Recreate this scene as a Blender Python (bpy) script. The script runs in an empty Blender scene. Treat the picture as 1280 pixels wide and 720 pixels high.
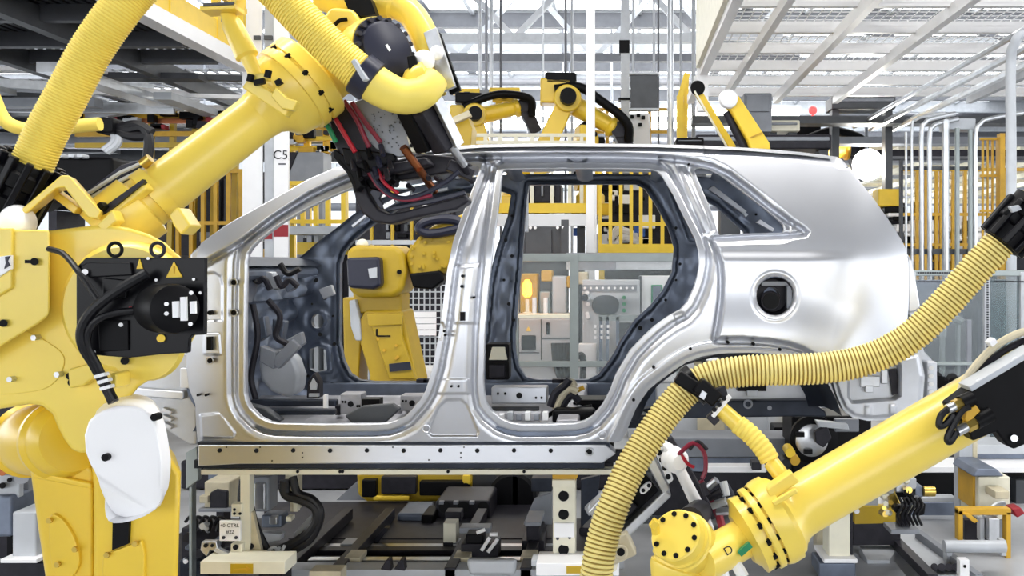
import bpy, bmesh, math, random
import numpy as np
from mathutils import Vector, Matrix

# ---------------------------------------------------------------- camera, world, lights, exposure
SC = bpy.context.scene
COL = SC.collection
CAMH = 1.72
F = 1140.0                       # focal length in pixels of a 1280 x 720 frame
cam_d = bpy.data.cameras.new('camera')
cam_d.sensor_width = 36.0
cam_d.lens = F / 1280.0 * 36.0
cam_d.shift_x = -132.0 / 1280.0
cam_d.shift_y = -32.0 / 1280.0
cam_d.clip_end = 300
cam_o = bpy.data.objects.new('camera', cam_d)
COL.objects.link(cam_o)
cam_o.location = (0, 0, CAMH)
cam_o.rotation_euler = (math.radians(90), 0, 0)
SC.camera = cam_o
SC.view_settings.view_transform = 'Standard'
SC.view_settings.look = 'None'
SC.view_settings.exposure = 0.42
SC.view_settings.gamma = 1.0
SC.view_settings.use_curve_mapping = False
w = bpy.data.worlds.new('world'); SC.world = w
w.use_nodes = True
w.node_tree.nodes['Background'].inputs[0].default_value = (0.95, 0.975, 1.0, 1)
w.node_tree.nodes["Background"].inputs[1].default_value = 3.3

def lamp(loc, sx, sy, power, aim=None, col=(1, 0.98, 0.94)):
    d = bpy.data.lights.new('hall_fill', 'AREA')
    d.shape = 'RECTANGLE'; d.size = sx; d.size_y = sy; d.energy = power * 0.30; d.color = col
    o = bpy.data.objects.new('hall_fill', d); COL.objects.link(o)
    o.location = loc
    if aim is not None:
        v = Vector(aim) - Vector(loc)
        o.rotation_euler = v.to_track_quat('-Z', 'Y').to_euler()
    return o
# area lights without fixtures, added over the line and the hall behind it
for x in (-4.5, 0.0, 4.5):
    lamp((x, 3.5, 6.6), 3.8, 0.5, 520)
    lamp((x, 5.6, 6.6), 3.8, 0.5, 150)
for x in (-6, 0, 6):
    lamp((x, 9.5, 7.4), 4.5, 0.6, 260)
    lamp((x, 18, 8.6), 6, 0.8, 600)
    lamp((x, 30, 8.6), 8, 0.8, 1500)
    lamp((x, 44, 8.6), 8, 0.8, 1500)
# ---------------------------------------------------------------- helpers
def P(px, py, Y):
    """photo pixel at depth Y -> world point"""
    return Vector(((px - 772.0) * Y / F, Y, CAMH - (py - 328.0) * Y / F))

def lin(c):
    c = c / 255.0
    return c / 12.92 if c <= 0.04045 else ((c + 0.055) / 1.055) ** 2.4

def M(name, rgb, metal=0.0, rough=0.5, var=0.0, vscale=6.0, bump=0.0, bscale=60.0, emit=0.0, coat=0.0, dirt=None, spec=None):
    m = bpy.data.materials.new(name); m.use_nodes = True
    nt = m.node_tree; b = nt.nodes['Principled BSDF']
    c = (lin(rgb[0]), lin(rgb[1]), lin(rgb[2]), 1)
    b.inputs['Base Color'].default_value = c
    b.inputs['Metallic'].default_value = metal
    b.inputs['Roughness'].default_value = rough
    if spec is not None: b.inputs['Specular IOR Level'].default_value = spec
    if coat: b.inputs['Coat Weight'].default_value = coat; b.inputs['Coat Roughness'].default_value = 0.15
    if emit:
        b.inputs['Emission Color'].default_value = c; b.inputs['Emission Strength'].default_value = emit
    if var or bump or dirt:
        tc = nt.nodes.new('ShaderNodeTexCoord')
    if var or dirt:
        n = nt.nodes.new('ShaderNodeTexNoise'); n.inputs['Scale'].default_value = vscale
        n.inputs['Detail'].default_value = 5
        nt.links.new(tc.outputs['Object'], n.inputs['Vector'])
        r = nt.nodes.new('ShaderNodeValToRGB')
        d = dirt if dirt else rgb
        k = 1 - var
        r.color_ramp.elements[0].position = 0.35; r.color_ramp.elements[1].position = 0.65
        r.color_ramp.elements[0].color = (lin(d[0]) * k, lin(d[1]) * k, lin(d[2]) * k, 1)
        r.color_ramp.elements[1].color = (min(1, c[0] * (1 + var * .4)), min(1, c[1] * (1 + var * .4)), min(1, c[2] * (1 + var * .4)), 1)
        nt.links.new(n.outputs['Fac'], r.inputs['Fac'])
        nt.links.new(r.outputs['Color'], b.inputs['Base Color'])
    if bump:
        n2 = nt.nodes.new('ShaderNodeTexNoise'); n2.inputs['Scale'].default_value = bscale
        nt.links.new(tc.outputs['Object'], n2.inputs['Vector'])
        bp = nt.nodes.new('ShaderNodeBump'); bp.inputs['Strength'].default_value = bump
        bp.inputs['Distance'].default_value = 0.01
        nt.links.new(n2.outputs['Fac'], bp.inputs['Height'])
        nt.links.new(bp.outputs['Normal'], b.inputs['Normal'])
    return m

def glassy(name, rgb, alpha, rough=0.08):
    m = bpy.data.materials.new(name); m.use_nodes = True
    nt = m.node_tree; nt.nodes.clear()
    out = nt.nodes.new('ShaderNodeOutputMaterial'); mix = nt.nodes.new('ShaderNodeMixShader')
    t = nt.nodes.new('ShaderNodeBsdfTransparent'); g = nt.nodes.new('ShaderNodeBsdfPrincipled')
    g.inputs['Base Color'].default_value = (lin(rgb[0]), lin(rgb[1]), lin(rgb[2]), 1)
    g.inputs['Roughness'].default_value = rough
    mix.inputs[0].default_value = alpha
    nt.links.new(t.outputs[0], mix.inputs[1]); nt.links.new(g.outputs[0], mix.inputs[2])
    nt.links.new(mix.outputs[0], out.inputs['Surface'])
    return m

SILVER = M('bare_body_steel', (207, 209, 215), 0.84, 0.36, 0.05, 3.0, 0.02, 400)
SILVER_B = M('zinc_inner_steel', (196, 199, 206), 0.6, 0.4, 0.1, 8.0)
STEEL_SHADE = M('dark_blue_grey_steel', (116, 125, 142), 0.55, 0.42, 0.22, 7.0)  # shadow on the car's far inner side is painted in as this darker steel
STEEL_DARK = M('dark_steel', (46, 51, 62), 0.4, 0.45, 0.3, 9.0, spec=.3)
FLOORPAN = M('floor_pan_steel', (188, 188, 194), 0.3, 0.42, 0.25, 10.0)
YEL = M('robot_yellow', (241, 213, 90), 0.0, 0.34, 0.04, 2.5, 0.015, 220, coat=0.25)
YEL_B = M('robot_yellow_deep', (234, 198, 56), 0.0, 0.38, 0.06, 3.0, coat=0.2)
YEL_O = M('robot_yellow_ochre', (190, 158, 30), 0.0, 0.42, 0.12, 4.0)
HOSE = M('hose_yellow', (245, 222, 104), 0.0, 0.45, 0.05, 5.0)
HOSE_G = M('hose_groove', (236, 208, 90), 0.0, 0.6)  # rib shade painted into the grooves as a slightly darker yellow
HOSE2 = M('hose_pale_yellow', (238, 222, 142), 0.0, 0.45, 0.08, 5.0)
HOSE2_G = M('hose_groove_shade', (150, 126, 58), 0.0, 0.6)  # brown in place of the shade between the ribs
SAFE_Y = M('safety_yellow', (244, 206, 56), 0.0, 0.45, 0.06)
AMBER_Y = M('amber_yellow', (208, 162, 40), 0.0, 0.5, 0.15)
BLACK = M('black_plastic', (13, 13, 16), 0.0, 0.45, 0.2, 12.0, spec=.12)
BLACK_G = M('black_gloss', (12, 12, 17), 0.0, 0.3, spec=.2)
RUBBER = M('black_rubber', (20, 20, 24), 0.0, 0.4, spec=.3)
NAVY = M('navy_cover', (40, 42, 58), 0.0, 0.35, spec=.3)
CHAR = M('charcoal_metal', (44, 43, 50), 0.2, 0.45, 0.25, 14.0, spec=.25)
GREY = M('grey_paint', (136, 140, 148), 0.1, 0.45, 0.1)
GREY_L = M('light_grey_paint', (190, 194, 200), 0.1, 0.45, 0.1)
GREY_D = M('dark_grey_paint', (74, 77, 82), 0.1, 0.5, 0.15)
GREYGREEN = M('grey_green_aluminium', (150, 158, 158), 0.55, 0.4, 0.08)
WHITE = M('white_paint', (246, 246, 248), 0.0, 0.35, 0.02)
WHITE_P = M('white_plastic', (250, 250, 252), 0.0, 0.3)
OFFW = M('cream_paint', (232, 228, 208), 0.0, 0.45, 0.06, 9.0)
STEEL = M('machined_steel', (200, 202, 206), 0.9, 0.3, 0.12, 20.0)
GALV = M('galvanised_pipe', (205, 208, 212), 0.75, 0.3, 0.12, 9.0)
BRASS = M('brass', (206, 176, 90), 0.9, 0.28)
COPPER = M('copper', (150, 92, 60), 0.9, 0.35)
RED = M('red_hose', (170, 22, 44), 0.0, 0.35)
MAROON = M('maroon_hose', (122, 24, 50), 0.0, 0.35)
GREEN = M('green_hose', (20, 130, 84), 0.0, 0.35)
REDP = M('red_paint', (150, 18, 34), 0.0, 0.5)
BEIGE = M('beige_paint', (206, 196, 168), 0.1, 0.45, 0.12, 12.0)
TEXTM = M('text_black', (20, 20, 24), 0.0, 0.6)
TEXTG = M('text_grey', (90, 92, 98), 0.0, 0.6)
BLUE = M('blue_plastic', (30, 92, 190), 0.0, 0.4)
LAMP_W = M('lamp_glow_white', (255, 253, 246), 0, 0.5, emit=9.0)
LAMP_B = M('lamp_glow_bright', (255, 250, 238), 0, 0.5, emit=40.0)
LAMP_A = M('lamp_glow_amber', (255, 150, 30), 0, 0.5, emit=9.0)
LAMP_R = M('lamp_glow_red', (255, 40, 40), 0, 0.5, emit=6.0)
SCREEN = M('screen_dark', (44, 50, 58), 0, 0.15)
ROOFM = M('grey_roof_sheet', (112, 116, 124), 0.1, 0.5, 0.06, 0.6)
SKYL = M('daylight_roof_panel', (250, 253, 255), 0, 0.5, emit=2.6)
TRUSS = M('grey_steelwork', (168, 172, 178), 0.2, 0.5, 0.1)
TRUSS_D = M('dark_steelwork', (96, 98, 104), 0.2, 0.5, 0.1)
CONC = M('grey_floor_paint', (184, 187, 192), 0.0, 0.35, 0.1, 1.5, dirt=(156, 158, 162))
WALLM = M('pale_wall_sheet', (240, 243, 247), 0.0, 0.6, 0.05, 0.4)
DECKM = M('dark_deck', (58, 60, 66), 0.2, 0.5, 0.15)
GLASS = glassy('clear_screen', (205, 218, 222), 0.09)
GLASS_D = glassy('tinted_screen', (120, 138, 144), 0.45)
GLASS_W = glassy('hazy_screen', (170, 180, 186), 0.22, 0.2)

def catmull(pts, n=8, closed=False):
    pts = [Vector(p) for p in pts]; out = []; N = len(pts)
    rng = range(N) if closed else range(N - 1)
    for i in rng:
        if closed:
            p0, p1, p2, p3 = pts[i - 1], pts[i], pts[(i + 1) % N], pts[(i + 2) % N]
        else:
            p1, p2 = pts[i], pts[i + 1]
            p0 = pts[i - 1] if i > 0 else p1 * 2 - p2
            p3 = pts[i + 2] if i + 2 < N else p2 * 2 - p1
        for k in range(n):
            t = k / n
            out.append(0.5 * ((2 * p1) + (p2 - p0) * t + (2 * p0 - 5 * p1 + 4 * p2 - p3) * t * t + (3 * p1 - p0 - 3 * p2 + p3) * t ** 3))
    if not closed: out.append(pts[-1])
    return out

def chaikin(pts, it=2):
    pts = [tuple(p) for p in pts]
    for _ in range(it):
        q = []
        for i in range(len(pts)):
            a, b = pts[i], pts[(i + 1) % len(pts)]
            q.append(tuple(.75 * u + .25 * v for u, v in zip(a, b)))
            q.append(tuple(.25 * u + .75 * v for u, v in zip(a, b)))
        pts = q
    return pts

def basis(d, up=(0, 0, 1)):
    d = Vector(d).normalized(); up = Vector(up)
    if abs(d.dot(up)) > 0.98: up = Vector((0, 1, 0)) if abs(d.y) < .9 else Vector((1, 0, 0))
    s = d.cross(up).normalized(); u = s.cross(d).normalized()
    return d, s, u

class MB:
    """collects shapes and links them as one mesh object"""
    def __init__(self, T=None):
        self.v = []; self.f = []; self.mi = []; self.T = T; self.cuts = []
    def add(self, vs, fs, mi=0):
        b = len(self.v); self.cuts.append((b, len(self.f)))
        if self.T is not None: vs = [self.T @ Vector(x) for x in vs]
        self.v.extend(tuple(x) for x in vs)
        self.f.extend(tuple(b + i for i in f) for f in fs)
        self.mi.extend([mi] * len(fs))
        return self
    def box(self, c, s, R=None, mi=0):
        c = Vector(c); h = Vector(s) / 2; vs = []
        for z in (-1, 1):
            for y in (-1, 1):
                for x in (-1, 1):
                    q = Vector((x * h.x, y * h.y, z * h.z))
                    vs.append(c + (R @ q if R else q))
        return self.add(vs, [(0, 2, 3, 1), (4, 5, 7, 6), (0, 1, 5, 4), (2, 6, 7, 3), (0, 4, 6, 2), (1, 3, 7, 5)], mi)
    def box2(self, a, b, mi=0):
        a = Vector(a); b = Vector(b)
        return self.box((a + b) / 2, [abs(x) for x in (b - a)], None, mi)
    def pbox(self, x0, y0, x1, y1, Y, dep, mi=0):
        """box whose front face covers the pixel rectangle at depth Y, going back by dep"""
        a = P(x0, y0, Y); b = P(x1, y1, Y); b.y = Y + dep
        return self.box2(a, b, mi)
    def bar(self, a, b, w, h, up=(0, 0, 1), w2=None, h2=None, mi=0):
        a = Vector(a); b = Vector(b); d, s, u = basis(b - a, up)
        w2 = w if w2 is None else w2; h2 = h if h2 is None else h2
        vs = [a + s * (i * w / 2) + u * (j * h / 2) for i, j in ((-1, -1), (1, -1), (1, 1), (-1, 1))]
        vs += [b + s * (i * w2 / 2) + u * (j * h2 / 2) for i, j in ((-1, -1), (1, -1), (1, 1), (-1, 1))]
        return self.add(vs, [(0, 1, 2, 3), (7, 6, 5, 4), (0, 4, 5, 1), (1, 5, 6, 2), (2, 6, 7, 3), (3, 7, 4, 0)], mi)
    def lathe(self, a, d, prof, n=24, mi=0, cap=True):
        """prof: list of (distance along d, radius)"""
        a = Vector(a); d, s, u = basis(d); vs = []; fs = []
        for (h, r) in prof:
            for k in range(n):
                t = 2 * math.pi * k / n
                vs.append(a + d * h + (s * math.cos(t) + u * math.sin(t)) * r)
        for i in range(len(prof) - 1):
            for k in range(n):
                k2 = (k + 1) % n
                fs.append((i * n + k, i * n + k2, (i + 1) * n + k2, (i + 1) * n + k))
        if cap:
            fs.append(tuple(range(n - 1, -1, -1))); L = (len(prof) - 1) * n
            fs.append(tuple(L + k for k in range(n)))
        return self.add(vs, fs, mi)
    def cyl(self, a, b, r, r2=None, n=16, mi=0):
        a = Vector(a); b = Vector(b)
        return self.lathe(a, b - a, [(0, r), ((b - a).length, r if r2 is None else r2)], n, mi)
    def ball(self, c, r, n=16, m=10, sc=(1, 1, 1), mi=0):
        prof = [(-math.cos(math.pi * i / m) * r, max(1e-4, math.sin(math.pi * i / m) * r)) for i in range(m + 1)]
        b = len(self.v); self.lathe((0, 0, 0), (0, 0, 1), prof, n, mi)
        c = Vector(c)
        for i in range(b, len(self.v)):
            q = self.v[i]; self.v[i] = (c.x + q[0] * sc[0], c.y + q[1] * sc[1], c.z + q[2] * sc[2])
        return self
    def torus(self, c, d, R, r, n=24, m=8, mi=0):
        c = Vector(c); d, s, u = basis(d)
        pts = [c + (s * math.cos(2 * math.pi * k / n) + u * math.sin(2 * math.pi * k / n)) * R for k in range(n)]
        return self.tube(pts, r, m, closed=True, mi=mi)
    def tube(self, pts, r, n=8, closed=False, mi=0, mis=None):
        pts = [Vector(p) for p in pts]; N = len(pts); vs = []; fs = []
        rs = r if isinstance(r, (list, tuple)) else [r] * N
        T = []
        for i in range(N):
            if closed: t = pts[(i + 1) % N] - pts[i - 1]
            else: t = pts[min(i + 1, N - 1)] - pts[max(i - 1, 0)]
            T.append(t.normalized() if t.length > 1e-9 else Vector((0, 0, 1)))
        _, s, u = basis(T[0], (0.13, -1, 0.2))
        for i in range(N):
            s = (s - T[i] * s.dot(T[i])).normalized(); u = T[i].cross(s)
            for k in range(n):
                a = 2 * math.pi * k / n
                vs.append(pts[i] + (s * math.cos(a) + u * math.sin(a)) * rs[i])
        ms = []
        for i in range(N if closed else N - 1):
            j = (i + 1) % N
            for k in range(n):
                k2 = (k + 1) % n
                fs.append((i * n + k, i * n + k2, j * n + k2, j * n + k)); ms.append(mis[i] if mis else mi)
        if not closed:
            fs.append(tuple(range(n - 1, -1, -1))); fs.append(tuple((N - 1) * n + k for k in range(n))); ms += [mi, mi]
        self.add(vs, fs); self.mi[-len(ms):] = ms
        return self
    def hose(self, pts, r, pitch, depth=0.1, n=20):
        """corrugated hose: ridges of material 0, grooves of material 1"""
        c = catmull(pts, 24); seg = [(c[i + 1] - c[i]).length for i in range(len(c) - 1)]
        cum = [0]
        for q in seg: cum.append(cum[-1] + q)
        L = cum[-1]; R = int(L / pitch); out = []; rs = []; ms = []; j = 0
        for i in range(R):
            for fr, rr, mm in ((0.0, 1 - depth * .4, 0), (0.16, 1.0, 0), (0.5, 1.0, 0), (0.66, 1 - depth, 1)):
                s = (i + fr) * pitch
                while j < len(seg) - 1 and cum[j + 1] < s: j += 1
                t = (s - cum[j]) / max(seg[j], 1e-9)
                out.append(c[j].lerp(c[j + 1], t)); rs.append(r * rr); ms.append(mm)
        return self.tube(out, rs, n, mis=ms)
    def prism(self, pts, off, mi=0):
        pts = [Vector(p) for p in pts]; off = Vector(off); n = len(pts)
        vs = pts + [p + off for p in pts]
        fs = [tuple(range(n)), tuple(range(2 * n - 1, n - 1, -1))]
        fs += [(i, i + n, (i + 1) % n + n, (i + 1) % n) for i in range(n)]
        return self.add(vs, fs, mi)
    def pprism(self, pix, Y0, Y1, mi=0, sh=0.0):
        return self.prism([P(x, y, Y0) for x, y in pix], (-sh * (Y1 - Y0), Y1 - Y0, 0), mi)
    def each(self, name, mats, parent=None, **k):
        """links every collected shape as an object of its own"""
        out = []; c = self.cuts + [(len(self.v), len(self.f))]
        for (v0, f0), (v1, f1) in zip(c[:-1], c[1:]):
            q = MB(); q.v = self.v[v0:v1]; q.f = [tuple(i - v0 for i in f) for f in self.f[f0:f1]]; q.mi = self.mi[f0:f1]
            out.append(q.build(name, mats, parent, **k))
        return out
    def build(self, name, mats, parent=None, bevel=0.0, smooth=32, segs=2, label=None, kind=None):
        me = bpy.data.meshes.new(name)
        me.from_pydata(self.v, [], self.f)
        mats = mats if isinstance(mats, (list, tuple)) else [mats]
        for m in mats: me.materials.append(m)
        if len(mats) > 1: me.polygons.foreach_set('material_index', self.mi)
        bm = bmesh.new(); bm.from_mesh(me); bmesh.ops.recalc_face_normals(bm, faces=bm.faces); bm.to_mesh(me); bm.free()
        return link(name, me, parent, bevel, smooth, segs, label, kind)

def link(name, me, parent=None, bevel=0.0, smooth=32, segs=2, label=None, kind=None):
    if smooth:
        me.polygons.foreach_set('use_smooth', [True] * len(me.polygons))
        me.set_sharp_from_angle(angle=math.radians(smooth))
    me.update()
    o = bpy.data.objects.new(name, me); COL.objects.link(o)
    if parent is not None:
        o.parent = parent; o.matrix_parent_inverse = INV[base_of(parent)]
    if bevel:
        md = o.modifiers.new('bevel', 'BEVEL'); md.width = bevel; md.segments = segs; md.limit_method = 'ANGLE'
        md.angle_limit = math.radians(40); md.harden_normals = True
    if label: o['label'] = label
    if kind: o['kind'] = kind
    return o

INV = {}
def base_of(o):
    return o.name if o.name in INV else 'zero'
INV['zero'] = Matrix.Identity(4)

def thing(name, label, cat, loc=(0, 0, 0), group=None):
    o = bpy.data.objects.new(name, None); COL.objects.link(o)
    o.empty_display_size = 0.1
    o.location = loc; o['label'] = label; o['category'] = cat
    if group: o['group'] = group
    INV[o.name] = Matrix.Translation(-Vector(loc))
    return o

def tag(o, label, cat, group=None):
    o['label'] = label; o['category'] = cat
    if group: o['group'] = group
    return o

def struct(mb, name, mat, **k):
    o = mb.build(name, mat, **k); o['kind'] = 'structure'; return o

def copy_tree(o, delta=(0, 0, 0), rotz=0.0, label=None, parent=None):
    c = o.copy(); COL.objects.link(c)
    if parent is None:
        c.location = Vector(o.location) + Vector(delta); c.rotation_euler.z += rotz
        if label: c['label'] = label
    else:
        c.parent = parent
    for ch in list(o.children): copy_tree(ch, parent=c)
    return c

def text(s, loc, size, mat, name, parent=None, rx=90, rz=0, ry=0, align='CENTER'):
    cu = bpy.data.curves.new(name, 'FONT'); cu.body = s; cu.size = size; cu.align_x = align; cu.align_y = 'CENTER'
    cu.extrude = 0.0006
    cu.materials.append(mat)
    tmp = bpy.data.objects.new(name, cu)
    me = bpy.data.meshes.new_from_object(tmp)
    bpy.data.objects.remove(tmp); bpy.data.curves.remove(cu)
    R_ = Matrix.Translation(loc) @ Matrix.Rotation(math.radians(ry), 4, 'Y') @ Matrix.Rotation(math.radians(rx), 4, 'X')
    me.transform(R_); me.name = name
    o = bpy.data.objects.new(name, me); COL.objects.link(o)
    if parent is not None:
        o.parent = parent; o.matrix_parent_inverse = INV[base_of(parent)]
    return o

# signed distance of a grid of points to a closed polygon (negative inside)
def sdf(X, Y, poly):
    d = np.full(X.shape, 1e18); ins = np.zeros(X.shape, bool); n = len(poly)
    for i in range(n):
        ax, ay = poly[i]; bx, by = poly[(i + 1) % n]
        ex, ey = bx - ax, by - ay; L = ex * ex + ey * ey
        if L < 1e-12: continue
        wx, wy = X - ax, Y - ay
        t = np.clip((wx * ex + wy * ey) / L, 0, 1)
        qx, qy = wx - ex * t, wy - ey * t
        np.minimum(d, qx * qx + qy * qy, out=d)
        if ay != by:
            c = (ay > Y) != (by > Y)
            ins ^= c & (X < ex * (Y - ay) / ey + ax)
    d = np.sqrt(d)
    return np.where(ins, -d, d)

def sstep(a, b, x):
    t = np.clip((x - a) / (b - a), 0, 1); return t * t * (3 - 2 * t)

def field_panel(name, outline, holes, depth, step, mats, parent, flange=0.03, smooth=30, label=None):
    """stamped sheet: a fine grid in the side view, cut along outline and holes, pressed in depth by depth(X, Y, hole distances)"""
    xs = [p[0] for p in outline]; ys = [p[1] for p in outline]
    gx = np.arange(min(xs) - 2 * step, max(xs) + 3 * step, step); gy = np.arange(min(ys) - 2 * step, max(ys) + 3 * step, step)
    X, Y = np.meshgrid(gx, gy)
    O = sdf(X, Y, outline); H = [sdf(X, Y, h) for h in holes]
    Fd = O.copy()
    for h in H: Fd = np.maximum(Fd, -h)
    inside = Fd < 0
    cell = inside[:-1, :-1] | inside[1:, :-1] | inside[:-1, 1:] | inside[1:, 1:]
    gyv, gxv = np.gradient(Fd, step)
    for _ in range(2):
        g2 = gxv ** 2 + gyv ** 2 + 1e-6
        mv = np.where(Fd > 0, Fd / g2, 0); mv = np.clip(mv, 0, 1.5 * step)
    X2 = X - gxv * mv; Y2 = Y - gyv * mv
    D = depth(X2, Y2, O, H)
    used = np.zeros(X.shape, bool)
    for a in (slice(None, -1), slice(1, None)):
        for b in (slice(None, -1), slice(1, None)):
            used[a, b] |= cell
    idx = np.full(X.shape, -1); idx[used] = np.arange(used.sum())
    px, py, dd = X2[used], Y2[used], D[used]
    V = np.stack([(px - 772.0) * dd / F, dd, CAMH - (py - 328.0) * dd / F], 1)
    i0, i1, i2, i3 = idx[:-1, :-1][cell], idx[:-1, 1:][cell], idx[1:, 1:][cell], idx[1:, :-1][cell]
    Q = np.stack([i0, i3, i2, i1], 1)
    if flange:
        E = np.concatenate([Q[:, [0, 1]], Q[:, [1, 2]], Q[:, [2, 3]], Q[:, [3, 0]]])
        key = np.sort(E, 1); k = key[:, 0].astype(np.int64) * (len(V) + 1) + key[:, 1]
        u, inv, cnt = np.unique(k, return_inverse=True, return_counts=True)
        B = E[cnt[inv] == 1]
        bv = np.unique(B); m = np.full(len(V), -1); m[bv] = np.arange(len(bv)) + len(V)
        V = np.concatenate([V, V[bv] + np.array([0, flange, 0])])
        Q = np.concatenate([Q, np.stack([B[:, 1], B[:, 0], m[B[:, 0]], m[B[:, 1]]], 1)])
    me = bpy.data.meshes.new(name)
    me.vertices.add(len(V)); me.vertices.foreach_set('co', V.astype(np.float32).ravel())
    me.loops.add(len(Q) * 4); me.loops.foreach_set('vertex_index', Q.astype(np.int32).ravel())
    me.polygons.add(len(Q)); me.polygons.foreach_set('loop_start', np.arange(len(Q), dtype=np.int32) * 4)
    me.update(calc_edges=True); me.validate()
    for mm in (mats if isinstance(mats, (list, tuple)) else [mats]): me.materials.append(mm)
    return link(name, me, parent, smooth=smooth, label=label)

def grid_sheet(name, nx, ny, fn, mat, parent, smooth=40, **k):
    """sheet from a parametric function fn(u, v) -> point"""
    vs = []; fs = []
    for j in range(ny + 1):
        for i in range(nx + 1): vs.append(fn(i / nx, j / ny))
    for j in range(ny):
        for i in range(nx):
            a = j * (nx + 1) + i; fs.append((a, a + 1, a + nx + 2, a + nx + 1))
    m = MB(); m.add(vs, fs)
    return m.build(name, mat, parent, smooth=smooth, **k)

# ---------------------------------------------------------------- the setting
struct(MB().box2((-50, -32, -0.2), (50, 60, 0)), 'floor', CONC)
struct(MB().box2((-55, 60, 0), (55, 60.3, 11)), 'wall_back', WALLM)
m = MB().box2((-50, -32, 9.6), (50, 60, 9.75))
ceil_o = struct(m, 'ceiling', ROOFM)
# roof beams running across the hall, each a piece of the ceiling
for i in range(12):
    y = 22 + i * 3.2
    MB().box2((-30, y, 9.05), (30, y + 0.3, 9.5)).build('roof_beam', TRUSS if i % 2 else TRUSS_D, ceil_o, smooth=0)
for i in range(13):
    x = -15 + i * 2.6
    MB().bar((x, 20, 9.5), (x + 0.4, 58, 9.5), 0.12, 0.16).build('purlin', TRUSS, ceil_o, smooth=0)
# daylight panels let into the roof between the beams, beyond the line
for i in range(11):
    y = 22.5 + i * 3.2
    for x0, x1 in ((-30, -15.2), (-14.8, -6.2), (-5.8, 3.8), (4.2, 18)):
        MB().box2((x0, y, 9.52), (x1, y + 2.5, 9.585)).build('daylight_panel', SKYL, ceil_o, smooth=0)
# lattice truss across the hall high over the line
def truss(y, z0, z1, x0, x1, nseg, label, mat):
    t = thing('roof_truss', label, 'truss', ((x0 + x1) / 2, y, z0))
    MB().box2((x0, y, z0 - .11), (x1, y + .22, z0 + .11)).build('bottom_chord', mat, t, smooth=0)
    MB().box2((x0, y, z1 - .11), (x1, y + .22, z1 + .11)).build('top_chord', mat, t, smooth=0)
    for i in range(nseg):
        xa = x0 + (x1 - x0) * i / nseg; xb = x0 + (x1 - x0) * (i + 1) / nseg
        a, b = ((xa, z0), (xb, z1)) if i % 2 else ((xa, z1), (xb, z0))
        MB().bar((a[0], y + .1, a[1]), (b[0], y + .1, b[1]), .14, .14).build('diagonal', GREY_L, t, smooth=0)
truss(22, 7.15, 9.4, -9.0, 4.0, 6, 'grey lattice truss whose lower chord passes behind the slim white column', TRUSS)
truss(25, 7.35, 9.4, -10.0, 5.0, 8, 'second lattice truss, hidden in part by the nearer grey one', TRUSS_D)
# strip lamps hung in rows under the roof
k = 0
rows = [(30, 6.7, 'nearest and highest'), (34, 6.9, 'second nearest'), (39.4, 6.6, 'middle'), (43, 6.6, 'second farthest'), (50, 6.7, 'farthest and lowest')]
for (y, z, wd) in rows:
    for x0, x1, sd in ((-16, -9.2, 'west end'), (-8.8, -1.2, 'middle run'), (-0.8, 6, 'east end')):
        t = thing('strip_lamp', f'long white strip lamp, {wd} row under the roof, {sd}', 'lamp', ((x0 + x1) / 2, y, z))
        MB().box2((x0, y - .15, z + .02), (x1, y + .15, z + .16)).build('lamp_housing', GREY_L, t, smooth=0)
        MB().box2((x0 + .05, y - .19, z - .16), (x1 - .05, y + .19, z + .02)).build('lamp_tube', LAMP_W, t, smooth=0)
        MB().cyl((x0 + .6, y, z + .1), (x0 + .6, y, 9.6), .03).cyl((x1 - .6, y, z + .1), (x1 - .6, y, 9.6), .03).each('hanger', GREY, t)
# ducts and pipes along the far wall
for i, (y, z, r, mt, ds) in enumerate([(44.55, 7.6, .22, TRUSS_D, 'dark'), (38.15, 7.9, .16, TRUSS, 'mid grey'), (31.75, 8.0, .13, TRUSS_D, 'thin dark'), (54.15, 8.0, .3, GALV, 'bright zinc'), (50.95, 5.9, .2, GREYGREEN, 'greenish'), (57.35, 5.2, .25, TRUSS_D, 'thick dark')]):
    tag(MB().cyl((-22, y, z), (9, y, z), r, n=12).cyl((-14.3, y, z), (-14.3, y, 9.048), .03, n=6).cyl((-4.4, y, z), (-4.4, y, 9.048), .03, n=6).cyl((6.2, y, z), (6.2, y, 9.048), .03, n=6).build('overhead_pipe', mt), f'{ds} overhead pipe crossing the far end of the hall', 'pipe')

# ---------------------------------------------------------------- columns and vertical pipes
Yc = 11.3
col = thing('steel_column', 'wide white steel column with a red band behind the front pillar of the car', 'column', tuple(P(331, 500, Yc))[:2] + (0,))
xa, xb = P(303, 0, Yc).x, P(360, 0, Yc).x
MB().box2((xa, Yc, 0), (P(327, 0, Yc).x, Yc + .05, 9.6)).build('flange', WHITE, col, smooth=0)
MB().box2((P(342, 0, Yc).x, Yc, 0), (xb, Yc + .05, 9.6)).build('flange', WHITE, col, smooth=0)
MB().box2((P(329, 0, Yc).x, Yc + .04, 0), (P(340, 0, Yc).x, Yc + .1, 9.6)).build('cable_channel', GREY_L, col, smooth=0)
MB().box2((P(327, 0, Yc).x, Yc + .12, 0), (P(342, 0, Yc).x, Yc + .5, 9.6)).build('web', GREY_L, col, smooth=0)
for zz in (P(0, 50, Yc).z,):
    MB().box2((P(318, 0, Yc).x, Yc - .03, zz), (P(326, 0, Yc).x, Yc, zz + .05)).box2((P(331, 0, Yc).x, Yc - .03, zz), (P(341, 0, Yc).x, Yc, zz + .05)).each('pipe_clip', GREY_D, col, smooth=0)
MB().pbox(342, 281, 360, 296, Yc - .004, .01).pbox(327, 288, 340, 299, Yc + .03, .01).each('red_band', REDP, col, smooth=0, label='dark red band on the column')
text('C5', P(350.5, 194, Yc - .01), .155, TEXTM, 'grid_mark', col)
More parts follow.
